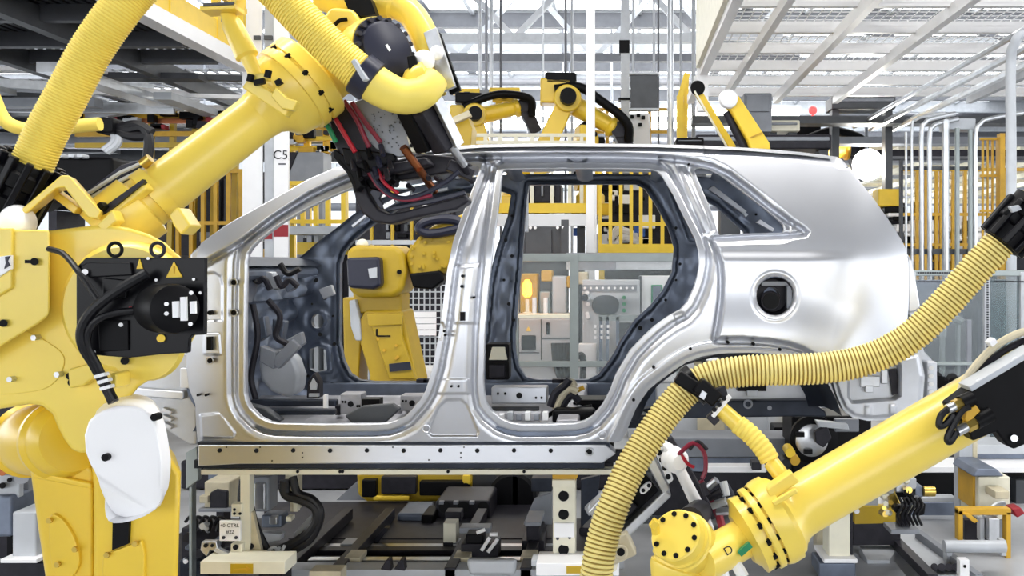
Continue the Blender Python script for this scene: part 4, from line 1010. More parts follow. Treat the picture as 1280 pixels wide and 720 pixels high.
# C yoke, reaching into the window
yk = [(436, 214), (444, 206), (452, 214), (456, 232), (462, 246), (474, 262), (486, 267), (508, 263), (548, 252), (582, 243), (586, 252), (570, 262), (520, 272), (488, 280), (468, 278), (452, 266), (444, 250), (442, 240), (438, 226)]
MB().pprism(yk, 4.06, 4.18).build('yoke', CHAR, gun, bevel=.012)
yk2 = [(462, 240), (466, 236), (478, 240), (474, 248), (480, 258), (500, 257), (540, 248), (580, 238), (582, 243), (540, 254), (486, 264), (474, 260)]
MB().pprism(yk2, 4.03, 4.06).build('yoke_rib', NAVY, gun, bevel=.004)
MB().pprism([(440, 212), (470, 206), (500, 202), (532, 196), (540, 206), (500, 216), (470, 222), (448, 226)], 4.05, 4.15).build('gun_body', CHAR, gun, bevel=.012)
MB().pprism([(466, 206), (530, 192), (572, 196), (590, 206), (560, 216), (500, 226)], 4.14, 4.2).build('upper_arm', CHAR, gun, bevel=.01)
MB().pprism([(478, 256), (492, 248), (494, 254), (480, 262)], 4.0, 4.03).pprism([(492, 244), (514, 238), (512, 244), (496, 250)], 4.0, 4.03).each('silver_shunt', STEEL, gun, bevel=.003)
for pts, r, mt in (([(462, 206), (470, 226), (486, 242), (506, 248), (530, 242), (556, 228), (574, 214)], .012, NAVY), ([(458, 210), (472, 232), (490, 246), (512, 250), (540, 244)], .009, MAROON), ([(470, 208), (480, 228), (498, 242)], .008, RED), ([(482, 190), (486, 210), (478, 224)], .007, MAROON), ([(424, 200), (440, 220), (446, 240)], .012, BLACK)):
    MB().tube(catmull([P(x, y, 4.0) for x, y in pts], 6), r, 8).build('gun_cable', mt, gun)
for x, y in ((490, 226), (510, 232), (530, 218), (545, 222)): MB().cyl(P(x, y, 4.08), P(x + 6, y + 5, 4.03), .012).build('fitting', CHAR, gun)

# ---------------------------------------------------------------- robot at the tail end, reaching in from the frame edge
rb = thing('welding_robot', 'yellow robot forearm slanting down from the frame edge beside the rear wheel arch', 'robot', tuple(P(1290, 480, 3.35)))
a = P(1300, 459, 3.36); b = P(958, 656, 3.2); dx = (b - a).normalized(); L = (b - a).length
MB().lathe(a, dx, [(-.6, .114), (0, .113), (L - .15, .106), (L - .115, .11), (L - .09, .124), (L - .075, .142), (L - .06, .146), (L - .058, .156), (L - .02, .157), (L, .15)], 48).build('forearm', YEL, rb)
MB().lathe(a, dx, [(L, .135), (L + .01, .135), (L + .01, .15), (L + .03, .15), (L + .035, .142)], 48).build('forearm_flange', YEL, rb)
MB().lathe(a, dx, [(L + .035, .128), (L + .044, .128), (L + .044, .138), (L + .076, .14), (L + .08, .12), (L + .1, .09)], 48).build('wrist_ring', YEL, rb)
m = MB(); d_, s_, u_ = basis(dx)
for k in range(14):
    t = 2 * math.pi * k / 14
    for h in (L + .005, L + .04):
        p = a + dx * h + (s_ * math.cos(t) + u_ * math.sin(t)) * .134; m.cyl(p - dx * .008, p + dx * .008, .012, n=6)
m.build('bolt_heads', BLACK, rb, kind='stuff')
q0 = a + dx * (L + .09); q1 = P(858, 714, 2.96)
MB().lathe(q0, q1 - q0, [(0, .068), (.2, .068), (.25, .066)], 32).build('wrist_link', YEL, rb)
text('D', q0.lerp(q1, .35) + Vector((.0, -.1, .025)), .04, TEXTM, 'letter_plate', rb, ry=-30)
wn = Vector((-.42, -.72, .55)).normalized(); wc_ = P(846, 670, 3.0)
MB().lathe(wc_, wn, [(-.17, .08), (-.12, .09), (-.1, .102), (-.05, .102), (-.045, .096), (-.03, .096), (-.028, .088), (.01, .086), (.014, .08)], 44).build('wrist_head', YEL, rb)
MB().lathe(P(850, 694, 3.06), Vector((-.3, -.1, -.95)), [(-.05, .08), (.0, .092), (.015, .092), (.02, .084), (.03, .084), (.035, .09), (.05, .09), (.1, .07)], 40).build('wrist_collar', YEL, rb)
m = MB(); d_, s_, u_ = basis(wn)
for k in range(10):
    t = 2 * math.pi * k / 10; p = wc_ + wn * .01 + (s_ * math.cos(t) + u_ * math.sin(t)) * .07; m.cyl(p - wn * .01, p + wn * .008, .009, n=8)
m.build('bolt_heads', BLACK, rb, kind='stuff')
MB().cyl(P(820, 668, 3.0), P(818, 652, 3.0), .014).bar(P(814, 652, 2.98), P(822, 658, 2.98), .03, .03).build('stop_pin', YEL_B, rb, bevel=.004)
MB().tube(catmull([P(905, 700, 3.1), P(918, 704, 3.08), P(930, 722, 3.06)], 6), .02, 8).tube(catmull([P(880, 712, 3.05), P(900, 705, 3.05), P(908, 725, 3.05)], 6), .015, 8).each('wrist_cable', WHITE_P, rb)
MB().bar(P(924, 692, 3.05), P(938, 680, 3.05), .02, .02).build('green_plug', GREEN, rb)
MB().pprism([(958, 612), (990, 590), (1000, 602), (972, 622), (966, 632)], 3.1, 3.16).bar(P(966, 630, 3.08), P(996, 612, 3.08), .02, .02).build('hose_seat', YEL, rb, bevel=.006)
# black box and fittings
MB().pprism([(1186, 506), (1210, 488), (1240, 468), (1300, 425), (1300, 548), (1268, 562), (1258, 556), (1246, 540), (1216, 552), (1206, 530), (1194, 522)], 3.12, 3.2).build('cable_box', BLACK, rb, bevel=.008)
MB().bar(P(1206, 484, 3.14), P(1300, 428, 3.14), .1, .02).build('box_lid', GREY_L, rb, bevel=.003)
for x, y in ((1268, 548), (1224, 478), (1270, 450)): MB().cyl(P(x, y, 3.12), P(x, y, 3.1), .012).build('box_screw', STEEL, rb)
for (x0, y0, x1, y1) in ((1184, 512, 1206, 502), (1196, 540, 1226, 524)):
    p, q = P(x0, y0, 3.06), P(x1, y1, 3.08)
    MB().cyl(p, p.lerp(q, .4), .017).build('fitting', STEEL, rb); MB().cyl(p.lerp(q, .4), p.lerp(q, .75), .022, n=6).build('fitting', BRASS, rb)
    MB().cyl(p.lerp(q, .75), q + (q - p) * .4, .026).build('fitting', BLACK, rb)
MB().pprism([(1208, 514), (1220, 506), (1226, 514), (1210, 530), (1206, 524)], 3.06, 3.1).build('mount_tab', AMBER_Y, rb, bevel=.004)
for pts in ([(1184, 512), (1176, 520), (1174, 532), (1182, 530), (1192, 518)], [(1196, 540), (1188, 552), (1184, 548), (1190, 534), (1202, 514), (1212, 508)]):
    MB().tube(catmull([P(x, y, 3.06) for x, y in pts], 6), .012, 8).build('patch_cable', RUBBER, rb)
for i, (pts, r, mt) in enumerate([([(1196, 500), (1210, 470), (1238, 438), (1270, 418), (1310, 408)], .014, BEIGE), ([(1202, 498), (1218, 472), (1244, 446), (1276, 428), (1310, 418)], .013, CHAR), ([(1210, 490), (1230, 468), (1256, 450), (1300, 430)], .012, WHITE_P), ([(1240, 460), (1262, 446), (1310, 424)], .012, YEL)]):
    MB().tube(catmull([P(x, y, 3.2 + i * .012) for x, y in pts], 8), r, 10).build('arm_cable', mt, rb)
MB().pprism([(1236, 428), (1243, 422), (1248, 428), (1241, 434)], 3.16, 3.2).build('cable_clip', WHITE, rb, bevel=.003)

hz = thing('cable_hose', 'pale yellow ribbed hose sweeping across the rear wheel arch of the car', 'hose', tuple(P(870, 478, 3.45)))
hp = [P(x, y, Y) for x, y, Y in [(742, 760, 3.3), (746, 715, 3.3), (754, 672, 3.32), (768, 630, 3.34), (788, 585, 3.38), (814, 543, 3.42), (842, 505, 3.45), (866, 482, 3.46), (892, 470, 3.46), (930, 464, 3.45), (980, 462, 3.44), (1030, 460, 3.43), (1075, 452, 3.42), (1115, 436, 3.40), (1150, 412, 3.38), (1185, 376, 3.36), (1218, 338, 3.34), (1246, 308, 3.32), (1258, 295, 3.31)]]
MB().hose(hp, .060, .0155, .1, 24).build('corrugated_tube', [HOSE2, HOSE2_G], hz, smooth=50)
c = P(868, 481, 3.46); d = (P(892, 470, 3.46) - P(842, 505, 3.45)).normalized()
MB().lathe(c, d, [(-.02, .062), (-.016, .082), (.016, .082), (.02, .062)], 32).build('clamp_band', BLACK_G, hz)
MB().bar(P(846, 470, 3.38), P(886, 496, 3.38), .05, .05).bar(P(872, 480, 3.35), P(896, 500, 3.35), .07, .06).build('clamp_body', BLACK, hz, bevel=.008)
MB().pprism([(878, 488), (884, 492), (880, 500), (874, 496)], 3.3, 3.32).build('clamp_screw', STEEL, hz)
MB().bar(P(890, 520, 3.36), P(912, 494, 3.36), .05, .016).build('clamp_plate', WHITE, hz, bevel=.003)
MB().bar(P(886, 518, 3.36), P(896, 528, 3.36), .04, .03).bar(P(896, 492, 3.37), P(908, 488, 3.37), .03, .04).each('clamp_foot', CHAR, hz, bevel=.004)
m = MB()
for x, y in ((893, 512), (905, 498), (899, 506)): m.cyl(P(x, y, 3.345), P(x, y, 3.325), .009)
m.build('clamp_bolts', BLACK, hz, kind='stuff')
MB().lathe(P(902, 512, 3.38), P(926, 534, 3.36) - P(902, 512, 3.38), [(0, .03), (.1, .032)], 18).build('stay_rod', YEL, hz)
MB().hose([P(922, 530, 3.36), P(940, 545, 3.34), P(956, 564, 3.32), (P(966, 582, 3.31))], .037, .018, .07, 18).build('stay_sleeve', [HOSE, HOSE_G], hz, smooth=50)
MB().tube(catmull([P(964, 578, 3.31), P(976, 594, 3.28), P(984, 612, 3.26)], 6), .03, 16).build('stay_end', YEL, hz)
c = P(1262, 292, 3.31); d = (P(1258, 295, 3.31) - P(1218, 338, 3.34)).normalized()
gl = MB().lathe(c, d, [(-.05, .064), (-.04, .08), (.02, .08), (.03, .07), (.06, .07), (.07, .085), (.14, .085)], 28).build('hose_gland', BLACK, hz)
d_, s_, u_ = basis(d)
for k in range(10):
    t = 2 * math.pi * k / 10; o_ = (s_ * math.cos(t) + u_ * math.sin(t))
    MB().bar(c + d * -.045 + o_ * .082, c + d * .11 + o_ * .088, .024, .024, o_).build('gland_rib', BLACK_G, gl, bevel=.006)
MB().bar(P(1258, 258, 3.27), P(1290, 292, 3.27), .07, .07).build('gland_latch', BLACK, hz, bevel=.012)
MB().pprism([(1262, 258), (1274, 256), (1278, 262), (1266, 266)], 3.22, 3.24).build('latch_cap', GREY_L, hz, bevel=.003)

# ---------------------------------------------------------------- gun of that robot, under the wheel arch
g2 = thing('welding_gun', 'silver framed welding gun standing under the rear wheel arch behind the ribbed hose', 'gun', tuple(P(800, 640, 3.7)))
for pts in ([(734, 640), (800, 566), (806, 570), (742, 648)], [(800, 566), (812, 560), (838, 612), (830, 620)], [(770, 672), (832, 612), (840, 620), (776, 682)], [(734, 636), (748, 640), (778, 672), (770, 680)]):
    MB().pprism(pts, 3.7, 3.8).build('frame_bar', STEEL, g2, bevel=.008)
MB().pprism([(752, 634), (800, 584), (826, 616), (776, 664)], 3.78, 3.82).build('inner_panel', BLACK, g2, smooth=0)
MB().pprism([(796, 590), (802, 584), (806, 590), (800, 596)], 3.74, 3.78).pprism([(764, 640), (784, 620), (798, 634), (780, 652)], 3.74, 3.78).each('inner_block', CHAR, g2, bevel=.006)
MB().prism(chaikin([tuple(P(x, y, 3.72)) for x, y in [(798, 612), (812, 601), (816, 608), (803, 620)]], 2), (0, .02, 0)).build('label_plate', WHITE, g2, smooth=0)
MB().cyl(P(804, 613, 3.72), P(804, 613, 3.71), .008).cyl(P(811, 607, 3.72), P(811, 607, 3.71), .008).each('plate_screw', BLACK, g2)
MB().pprism([(818, 564), (828, 558), (842, 600), (836, 606)], 3.66, 3.7).build('side_rail', WHITE, g2, bevel=.006)
m = MB()
for x, y in ((824, 566), (827, 575), (831, 585), (835, 596)): m.cyl(P(x, y, 3.665), P(x, y, 3.65), .011)
m.build('rail_hole', BLACK, g2, kind='stuff')
MB().pprism([(826, 552), (842, 560), (880, 632), (896, 668), (872, 652), (846, 596), (832, 574)], 3.62, 3.72).build('gun_arm', WHITE, g2, bevel=.02, label='smooth white gun arm')
MB().pprism([(832, 548), (840, 546), (898, 646), (890, 652)], 3.72, 3.78).build('arm_back', CHAR, g2, bevel=.01)
MB().lathe(P(840, 572, 3.66), P(852, 580, 3.58) - P(840, 572, 3.66), [(0, .05), (.05, .05), (.07, .03)], 20).build('pivot', WHITE_P, g2)
for pts, r, mt in (([(846, 570), (866, 554), (880, 566), (882, 586), (878, 598)], .009, MAROON), ([(850, 566), (860, 580), (868, 584)], .007, RED), ([(898, 640), (902, 656), (906, 668)], .016, RED), ([(862, 562), (872, 552), (884, 562)], .007, CHAR), ([(876, 600), (888, 622), (896, 644)], .01, MAROON)):
    MB().tube(catmull([P(x, y, 3.6) for x, y in pts], 6), r, 8).build('gun_hose', mt, g2)
for k, (x0, y0, x1, y1) in enumerate(((882, 612, 896, 600), (886, 622, 902, 614), (890, 632, 908, 626), (896, 640, 916, 638), (878, 604, 884, 620), (904, 602, 908, 620), (912, 622, 916, 640))):
    MB().cyl(P(x0, y0, 3.6), P(x1, y1, 3.58), .016, n=10).build('fitting', (STEEL, CHAR, GREY_L)[k % 3], g2)
MB().cyl(P(905, 608, 3.66), P(930, 650, 3.66), .022).build('piston', STEEL_DARK, g2)
MB().bar(P(760, 690, 3.7), P(790, 676, 3.7), .08, .1).cyl(P(776, 690, 3.66), P(776, 690, 3.62), .03).build('gun_foot', BEIGE, g2, bevel=.01)
MB().cyl(P(776, 690, 3.63), P(776, 690, 3.6), .016).build('foot_hole', BLACK, g2)
MB().cyl(P(862, 652, 3.13), P(874, 640, 3.64), .05).build('tool_flange', CHAR, g2)

# ---------------------------------------------------------------- robot on the far side of the line, seen through the front door opening
Yb = 7.6
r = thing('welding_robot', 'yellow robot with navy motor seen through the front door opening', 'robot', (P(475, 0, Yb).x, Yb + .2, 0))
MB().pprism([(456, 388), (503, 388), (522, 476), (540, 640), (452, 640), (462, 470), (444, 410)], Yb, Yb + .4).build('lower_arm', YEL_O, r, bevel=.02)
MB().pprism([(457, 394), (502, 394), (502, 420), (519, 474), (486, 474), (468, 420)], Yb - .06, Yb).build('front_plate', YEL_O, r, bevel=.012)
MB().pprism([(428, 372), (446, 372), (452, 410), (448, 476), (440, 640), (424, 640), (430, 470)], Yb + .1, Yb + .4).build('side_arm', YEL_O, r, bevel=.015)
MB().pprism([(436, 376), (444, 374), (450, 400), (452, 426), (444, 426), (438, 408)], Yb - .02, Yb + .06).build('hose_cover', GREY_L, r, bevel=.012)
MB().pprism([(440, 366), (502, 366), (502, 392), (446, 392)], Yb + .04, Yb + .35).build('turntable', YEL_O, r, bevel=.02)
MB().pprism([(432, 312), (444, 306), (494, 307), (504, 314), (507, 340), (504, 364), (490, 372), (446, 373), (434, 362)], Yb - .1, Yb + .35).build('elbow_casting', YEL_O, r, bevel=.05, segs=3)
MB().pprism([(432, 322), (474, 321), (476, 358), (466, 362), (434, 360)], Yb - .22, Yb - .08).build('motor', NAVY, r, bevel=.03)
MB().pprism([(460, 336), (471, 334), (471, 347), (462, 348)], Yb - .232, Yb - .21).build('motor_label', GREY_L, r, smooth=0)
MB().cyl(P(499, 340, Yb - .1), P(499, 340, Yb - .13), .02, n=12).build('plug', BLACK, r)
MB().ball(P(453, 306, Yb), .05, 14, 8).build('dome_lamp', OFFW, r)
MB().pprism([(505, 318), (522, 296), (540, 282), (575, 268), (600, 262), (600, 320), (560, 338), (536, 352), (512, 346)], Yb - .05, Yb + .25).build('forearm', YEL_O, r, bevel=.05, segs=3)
m = MB(); r4 = random.Random(5)
for i in range(26):
    x = r4.uniform(514, 566); y = r4.uniform(288, 336); m.cyl(P(x, y, Yb - .04), P(x, y, Yb - .075), .013, n=6)
m.build('bolt_heads', YEL_O, r, kind='stuff')
MB().tube(catmull([P(x, y, Yb - .08) for x, y in [(524, 286), (532, 278), (552, 274), (572, 276), (576, 284), (556, 290), (534, 292)]], 5, True), .04, 10, closed=True).build('hose_collar', NAVY, r)
MB().pprism([(511, 342), (550, 338), (556, 350), (540, 362), (516, 360)], Yb - .1, Yb + .1).build('wrist_motor', BLACK, r, bevel=.02)
MB().pprism([(458, 392), (502, 392), (503, 406), (460, 408)], Yb - .075, Yb - .05).build('plate_lip', YEL_O, r, bevel=.008)
MB().pprism([(486, 455), (512, 452), (514, 462), (487, 465)], Yb - .075, Yb - .06).build('name_plate', NAVY, r, smooth=0)
m = MB()
for x, y in ((480, 438), (495, 432), (497, 446), (472, 424), (495, 448)): m.cyl(P(x, y, Yb - .06), P(x, y, Yb - .08), .012, n=8)
m.build('bolt_heads', AMBER_Y, r, kind='stuff')
MB().bar(P(471, 420, Yb - .065), P(488, 420, Yb - .065), .01, .012).bar(P(471, 411, Yb - .065), P(471, 420, Yb - .065), .012, .01).each('plate_seam', BLACK, r, smooth=0)
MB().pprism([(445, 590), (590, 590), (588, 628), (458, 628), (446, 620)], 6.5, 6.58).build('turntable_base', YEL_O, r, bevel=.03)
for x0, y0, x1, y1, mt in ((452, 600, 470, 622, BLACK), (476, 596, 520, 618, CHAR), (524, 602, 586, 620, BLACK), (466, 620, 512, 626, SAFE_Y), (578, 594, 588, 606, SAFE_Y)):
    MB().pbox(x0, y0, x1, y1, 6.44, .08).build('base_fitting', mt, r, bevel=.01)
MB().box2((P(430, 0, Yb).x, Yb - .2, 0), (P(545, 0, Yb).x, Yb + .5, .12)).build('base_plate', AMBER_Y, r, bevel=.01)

# generic robot for the stations further off
def far_robot(label, base, s, rz, a1, a2, fore=1.3, mat=YEL_B, hosed=True, face=1):
    """a1: lean of the lower arm, a2: pitch of the forearm (radians)"""
    t = thing('welding_robot', label, 'robot', base)
    T = Matrix.Translation(base) @ Matrix.Rotation(rz, 4, 'Z') @ Matrix.Scale(s, 4)
    def B(): return MB(T)
    B().box((0, 0, .15), (.8, .8, .3)).build('base', mat, t, bevel=.02)
    B().lathe((0, 0, .3), (0, 0, 1), [(0, .36), (.2, .36), (.3, .28), (.45, .26)], 24).build('turret', mat, t)
    sh = Vector((.25, 0, .85)); d1 = Vector((math.sin(a1), 0, math.cos(a1))); el = sh + d1 * 1.1
    d2 = Vector((math.cos(a2), 0, math.sin(a2))); wr = el + d2 * fore
    B().bar(sh + Vector((0, -.2, 0)), el + Vector((0, -.2, 0)), .14, .34, (1, 0, .01), .12, .26).build('lower_arm', mat, t, bevel=.03)
    B().cyl(sh + Vector((0, -.34, 0)), sh + Vector((0, .3, 0)), .22, n=20).build('shoulder_hub', mat, t)
    B().cyl(el + Vector((0, -.32, 0)), el + Vector((0, .26, 0)), .22, n=20).box(el - d2 * .2 + Vector((0, .05, .05)), (.5, .4, .4)).build('elbow_casting', mat, t, bevel=.03)
    B().cyl(el + Vector((0, -.5, 0)), el + Vector((0, -.3, 0)), .13, n=14).build('motor', BLACK, t)
    B().lathe(el, d2, [(0, .17), (fore * .8, .14), (fore * .84, .18), (fore * .9, .18), (fore * .95, .12), (fore, .1)], 20).build('forearm', mat, t)
    B().cyl(wr + Vector((0, -.14, 0)), wr + Vector((0, .14, 0)), .13, n=16).build('wrist', CHAR, t)
    B().bar(wr, wr + Vector((.25, 0, -.5)), .22, .22).build('tool', CHAR, t, bevel=.02)
    if hosed:
        B().tube(catmull([el + Vector((-.2, -.2, .15)), el + d2 * .2 + Vector((0, -.25, .28)), el + d2 * (fore * .6) + Vector((0, -.28, .26)), wr + Vector((.1, -.25, .1)), wr + Vector((.15, -.15, -.2))], 6), .075, 12).build('hose', BLACK, t)
        B().box(el + Vector((-.1, 0, .34)), (.5, .3, .2)).build('cable_box', BLACK, t, bevel=.03)
    return t
PZ = P(0, 268, 13).z + .008
far_robot('black-hosed yellow robot behind the car roof near the dark welding gun', (P(594, 0, 14.7).x, 14.7, PZ), .86, .2, -.25, .25, .95)
far_robot('yellow robot with raised elbow behind the roof beside the slim white column', (P(654, 0, 13.72).x, 13.72, PZ), .94, .1, .42, -.5, .95)
far_robot('yellow robot half hidden behind the slim white column over the roof', (P(738, 0, 13.72).x, 13.6, PZ), .6, 1.9, .2, -.5, .55)
far_robot('amber robot with a red signal light under the mesh platform', (P(985, 0, 16.3).x, 16.3, 1.55), 1.1, 0.1, .1, 0.1, .7, AMBER_Y)
tag(MB().ball(P(1016, 138, 14.8), .07, 12, 8).cyl(P(1016, 138, 14.8), (P(1016, 0, 14.8).x, 14.8, 3.97), .02).build('signal_lamp', LAMP_R), 'small red signal lamp hanging beside the amber robot', 'lamp')
#far_robot('yellow robot low under the car body between the support stands', (P(500, 0, 7.3).x, 7.3, 0), .55, .0, 1.2, -.2, .7, YEL_O, False)

# two tilted yellow arms right above the car's rear roof edge
t = thing('lifting_arm', 'thin yellow arm with black joint tilted behind the rear roof edge', 'arm', tuple(P(895, 180, 9.95)))
MB().bar(P(870, 112, 9.95), P(916, 186, 9.95), .12, .075, w2=.1).build('arm_beam', SAFE_Y, t, bevel=.01)
MB().bar(P(868, 114, 9.87), P(910, 186, 9.87), .03, .02).build('arm_edge', OFFW, t)
MB().cyl(P(872, 110, 9.85), P(872, 110, 10.1), .08, n=16).build('arm_joint', BLACK, t)
MB().box2((P(900, 0, 9.95).x, 9.9, 0), (P(925, 0, 9.95).x, 10.15, P(0, 184, 9.95).z)).build('pedestal', GREY_D, t, bevel=.01)
t = thing('lifting_arm', 'broad yellow arm with a white pivot tilted behind the rear roof edge', 'arm', tuple(P(940, 180, 9.3)))
MB().pprism([(904, 122), (912, 114), (924, 120), (962, 178), (966, 200), (944, 200), (934, 174)], 9.3, 9.5).build('arm_beam', SAFE_Y, t, bevel=.02)
MB().lathe(P(910, 124, 9.28), (0.1, -1, 0), [(0, .1), (.05, .09), (.07, .05)], 20).build('pivot_cap', WHITE, t)
MB().bar(P(938, 172, 9.29), P(952, 166, 9.29), .02, .012).build('arm_seam', AMBER_Y, t)
MB().cyl(P(908, 140, 9.42), P(934, 192, 9.42), .045).build('damper', CHAR, t)
MB().box2((P(940, 0, 9.4).x, 9.3, 0), (P(968, 0, 9.4).x, 9.6, P(0, 194, 9.5).z)).build('pedestal', GREY_D, t, bevel=.01)
t = thing('bent_post', 'yellow bent post between the grey drop pipes above the roof', 'post', (P(852, 0, 14).x, 14, 0))
MB().bar((P(850, 0, 14).x, 14, 0), P(850, 120, 14), .1, .1).bar(P(850, 122, 14), P(859, 92, 14), .09, .09).bar(P(858, 96, 14.05), P(856, 175, 14.05), .07, .07).build('post_tube', SAFE_Y, t)
# dark machinery under that platform
for i, (x0, y0, x1, y1, Y, mt, lb) in enumerate([(930, 116, 965, 165, 12.5, GREY, 'grey machine cabinet behind the broad yellow arm'), (870, 168, 1040, 186, 11.5, CHAR, 'long dark machine beam just above the rear roof edge'), (1040, 120, 1120, 136, 15, GREY_D, 'dark box hung under the mesh platform'), (960, 150, 1000, 164, 13, OFFW, 'pale machine cover low behind the rear roof edge'), (845, 172, 880, 182, 11.45, BLACK, 'black hose bundle resting on the beam by the thick drop pipe')]):
    t = thing('machine_block', lb, 'machine', tuple(P((x0 + x1) / 2, y1, Y)))
    MB().pbox(x0, y0, x1, y1, Y, .5).build('casing', mt, t, bevel=.02)
    MB().pbox(x0 + 3, y0 + 3, x1 - 3, (y0 + y1) / 2 - 1, Y - .03, .04).build('panel', GREY, t, bevel=.01)
    MB().box2((P(x0 + 2, 0, Y).x, Y + .1, 0), (P(x0 + 2, 0, Y).x + .12, Y + .3, P(0, y1, Y).z)).box2((P(x1 - 2, 0, Y).x - .12, Y + .1, 0), (P(x1 - 2, 0, Y).x, Y + .3, P(0, y1, Y).z)).each('stand', GREY_D, t, smooth=0)

# ---------------------------------------------------------------- railings, platforms
def railing(label, x0, x1, Y, z0, zs, posts, mat, w=.05, toe=None, pw=None):
    t = thing('safety_railing', label, 'railing', ((x0 + x1) / 2, Y, z0))
    for z in zs: MB().box2((x0, Y - w / 2, z - w / 2), (x1, Y + w / 2, z + w / 2)).build('rail', mat, t, smooth=0)
    for x in posts: MB().box2((x - (pw or w) / 2, Y - w * .6, z0), (x + (pw or w) / 2, Y + w * .6, max(zs) + w / 2)).build('post', mat, t, smooth=0)
    if toe: MB().box2((x0, Y - .05, toe[0]), (x1, Y + .05, toe[1])).build('toe_board', mat, t, smooth=0)
    return t
Yr = 13.0
zf = lambda y, Y=Yr: P(0, y, Y).z
xf = lambda x, Y=Yr: P(x, 0, Y).x
railing('yellow railing with upright bars behind the rear door opening', xf(748), xf(860), Yr, zf(318), (zf(280), zf(205)), [xf(x) for x in (750, 763, 776, 789, 801, 813, 828, 843)], SAFE_Y, .05, (zf(318), zf(305)))
for x in (752, 843): MB().box2((xf(x) - .04, Yr - .03, 0), (xf(x) + .04, Yr + .03, zf(318))).build('leg', SAFE_Y, bpy.data.objects['safety_railing'], smooth=0)
t = thing('gallery_platform', 'yellow and white gallery platform seen in the rear door opening', 'platform', (xf(690), Yr, zf(290)))
MB().box2((xf(560), Yr, zf(266)), (xf(735), Yr + .2, zf(254))).build('yellow_beam', SAFE_Y, t, smooth=0)
MB().box2((xf(560), Yr - .05, zf(282)), (xf(746), Yr + .3, zf(268))).build('white_beam', WHITE, t, smooth=0)
MB().box2((xf(733), Yr - .1, zf(320)), (xf(746), Yr - .06, zf(225))).build('white_post', WHITE, t, smooth=0)
MB().box2((xf(656), Yr + .2, zf(252)), (xf(700), Yr + .8, zf(228))).build('duct', CHAR, t, bevel=.02)
MB().box2((xf(545), Yr + .3, zf(272)), (xf(746), 15.2, zf(268))).build('deck', GREY_D, t, smooth=0)
for x in (664, 676, 690): MB().box2((xf(x), Yr + .1, zf(244)), (xf(x + 2), Yr + .2, zf(230))).build('duct_strap', GREY, t, smooth=0)
MB().box2((xf(560), Yr + .3, 0), (xf(575), Yr + .5, zf(282))).box2((xf(720), Yr + .3, 0), (xf(730), Yr + .5, zf(282))).each('leg', GREY_D, t, smooth=0)
t = thing('machine_rack', 'rack of white, black and blue equipment behind the yellow upright bars', 'machine', (xf(790), 14.2, 0))
r5 = random.Random(11)
MB().box2((xf(752, 14.4), 14.6, 0), (xf(880, 14.4), 15.2, zf(215, 14.4))).build('back_frame', CHAR, t, smooth=0)
for i in range(34):
    x = r5.uniform(756, 872); y = r5.uniform(226, 318); s = r5.uniform(.05, .22)
    MB().box(P(x, y, 14.3), (s * r5.uniform(.6, 2), .2, s * r5.uniform(.5, 1.5))).build('module', r5.choice((WHITE, BLACK, BLACK, GREY_L, WHITE, CHAR)), t, bevel=.01)
for x, y in ((721, 290), (802, 291), (797, 286)): MB().box(P(x, y, 13.6 if x < 740 else 13.7), (.1, .1, .12)).build('module', BLUE, t, bevel=.01)
for pts in ([(762, 300), (775, 288), (790, 292), (800, 300)], [(770, 306), (780, 296), (796, 302)], [(765, 296), (772, 286), (784, 290)]):
    MB().tube(catmull([P(x, y, 13.9) for x, y in pts], 5), .05, 8).build('white_duct', WHITE, t)
t = thing('control_cabinet', 'dark grey cabinet below the white beam beside the rear door pillar', 'cabinet', (xf(683, 11.5), 11.6, 0))
MB().box2((xf(640, 11.5), 11.5, 0), (xf(707, 11.5), 12.1, zf(283, 11.5))).build('body', GREY_D, t, bevel=.01)
MB().box2((xf(657, 11.5), 11.46, zf(318, 11.5)), (xf(690, 11.5), 11.5, zf(287, 11.5))).build('door', GREY_D, t, bevel=.01)
MB().box2((xf(702, 11.5), 11.4, 0), (xf(711, 11.5), 11.5, zf(275, 11.5))).build('post', GREY_D, t, smooth=0)
m = MB()
for x in (663, 669, 697, 704): m.cyl(P(x, 284.5, 11.45), P(x, 284.5, 11.4), .02)
m.build('bolt_heads', WHITE, t, kind='stuff')
t = thing('cable_duct', 'grey trunking beam with white face above the guard fence', 'duct', (xf(780, 11), 11, zf(330, 11)))
MB().box2((xf(708, 11), 11, zf(337, 11)), (xf(870, 11), 11.25, zf(322, 11))).build('duct_face', GREY_L, t, smooth=0)
MB().box2((xf(708, 11), 10.98, zf(322, 11)), (xf(870, 11), 11.3, zf(316, 11))).build('duct_lid', GREY, t, smooth=0)
MB().box2((xf(715, 11), 10.97, zf(338, 11)), (xf(770, 11), 11.0, zf(323, 11))).build('face_plate', GREY, t, smooth=0)
MB().box2((xf(860, 11), 11, 0), (xf(868, 11), 11.2, zf(316, 11))).box2((xf(712, 11), 11.05, 0), (xf(718, 11), 11.2, zf(330, 11))).each('leg', GREY_D, t, smooth=0)

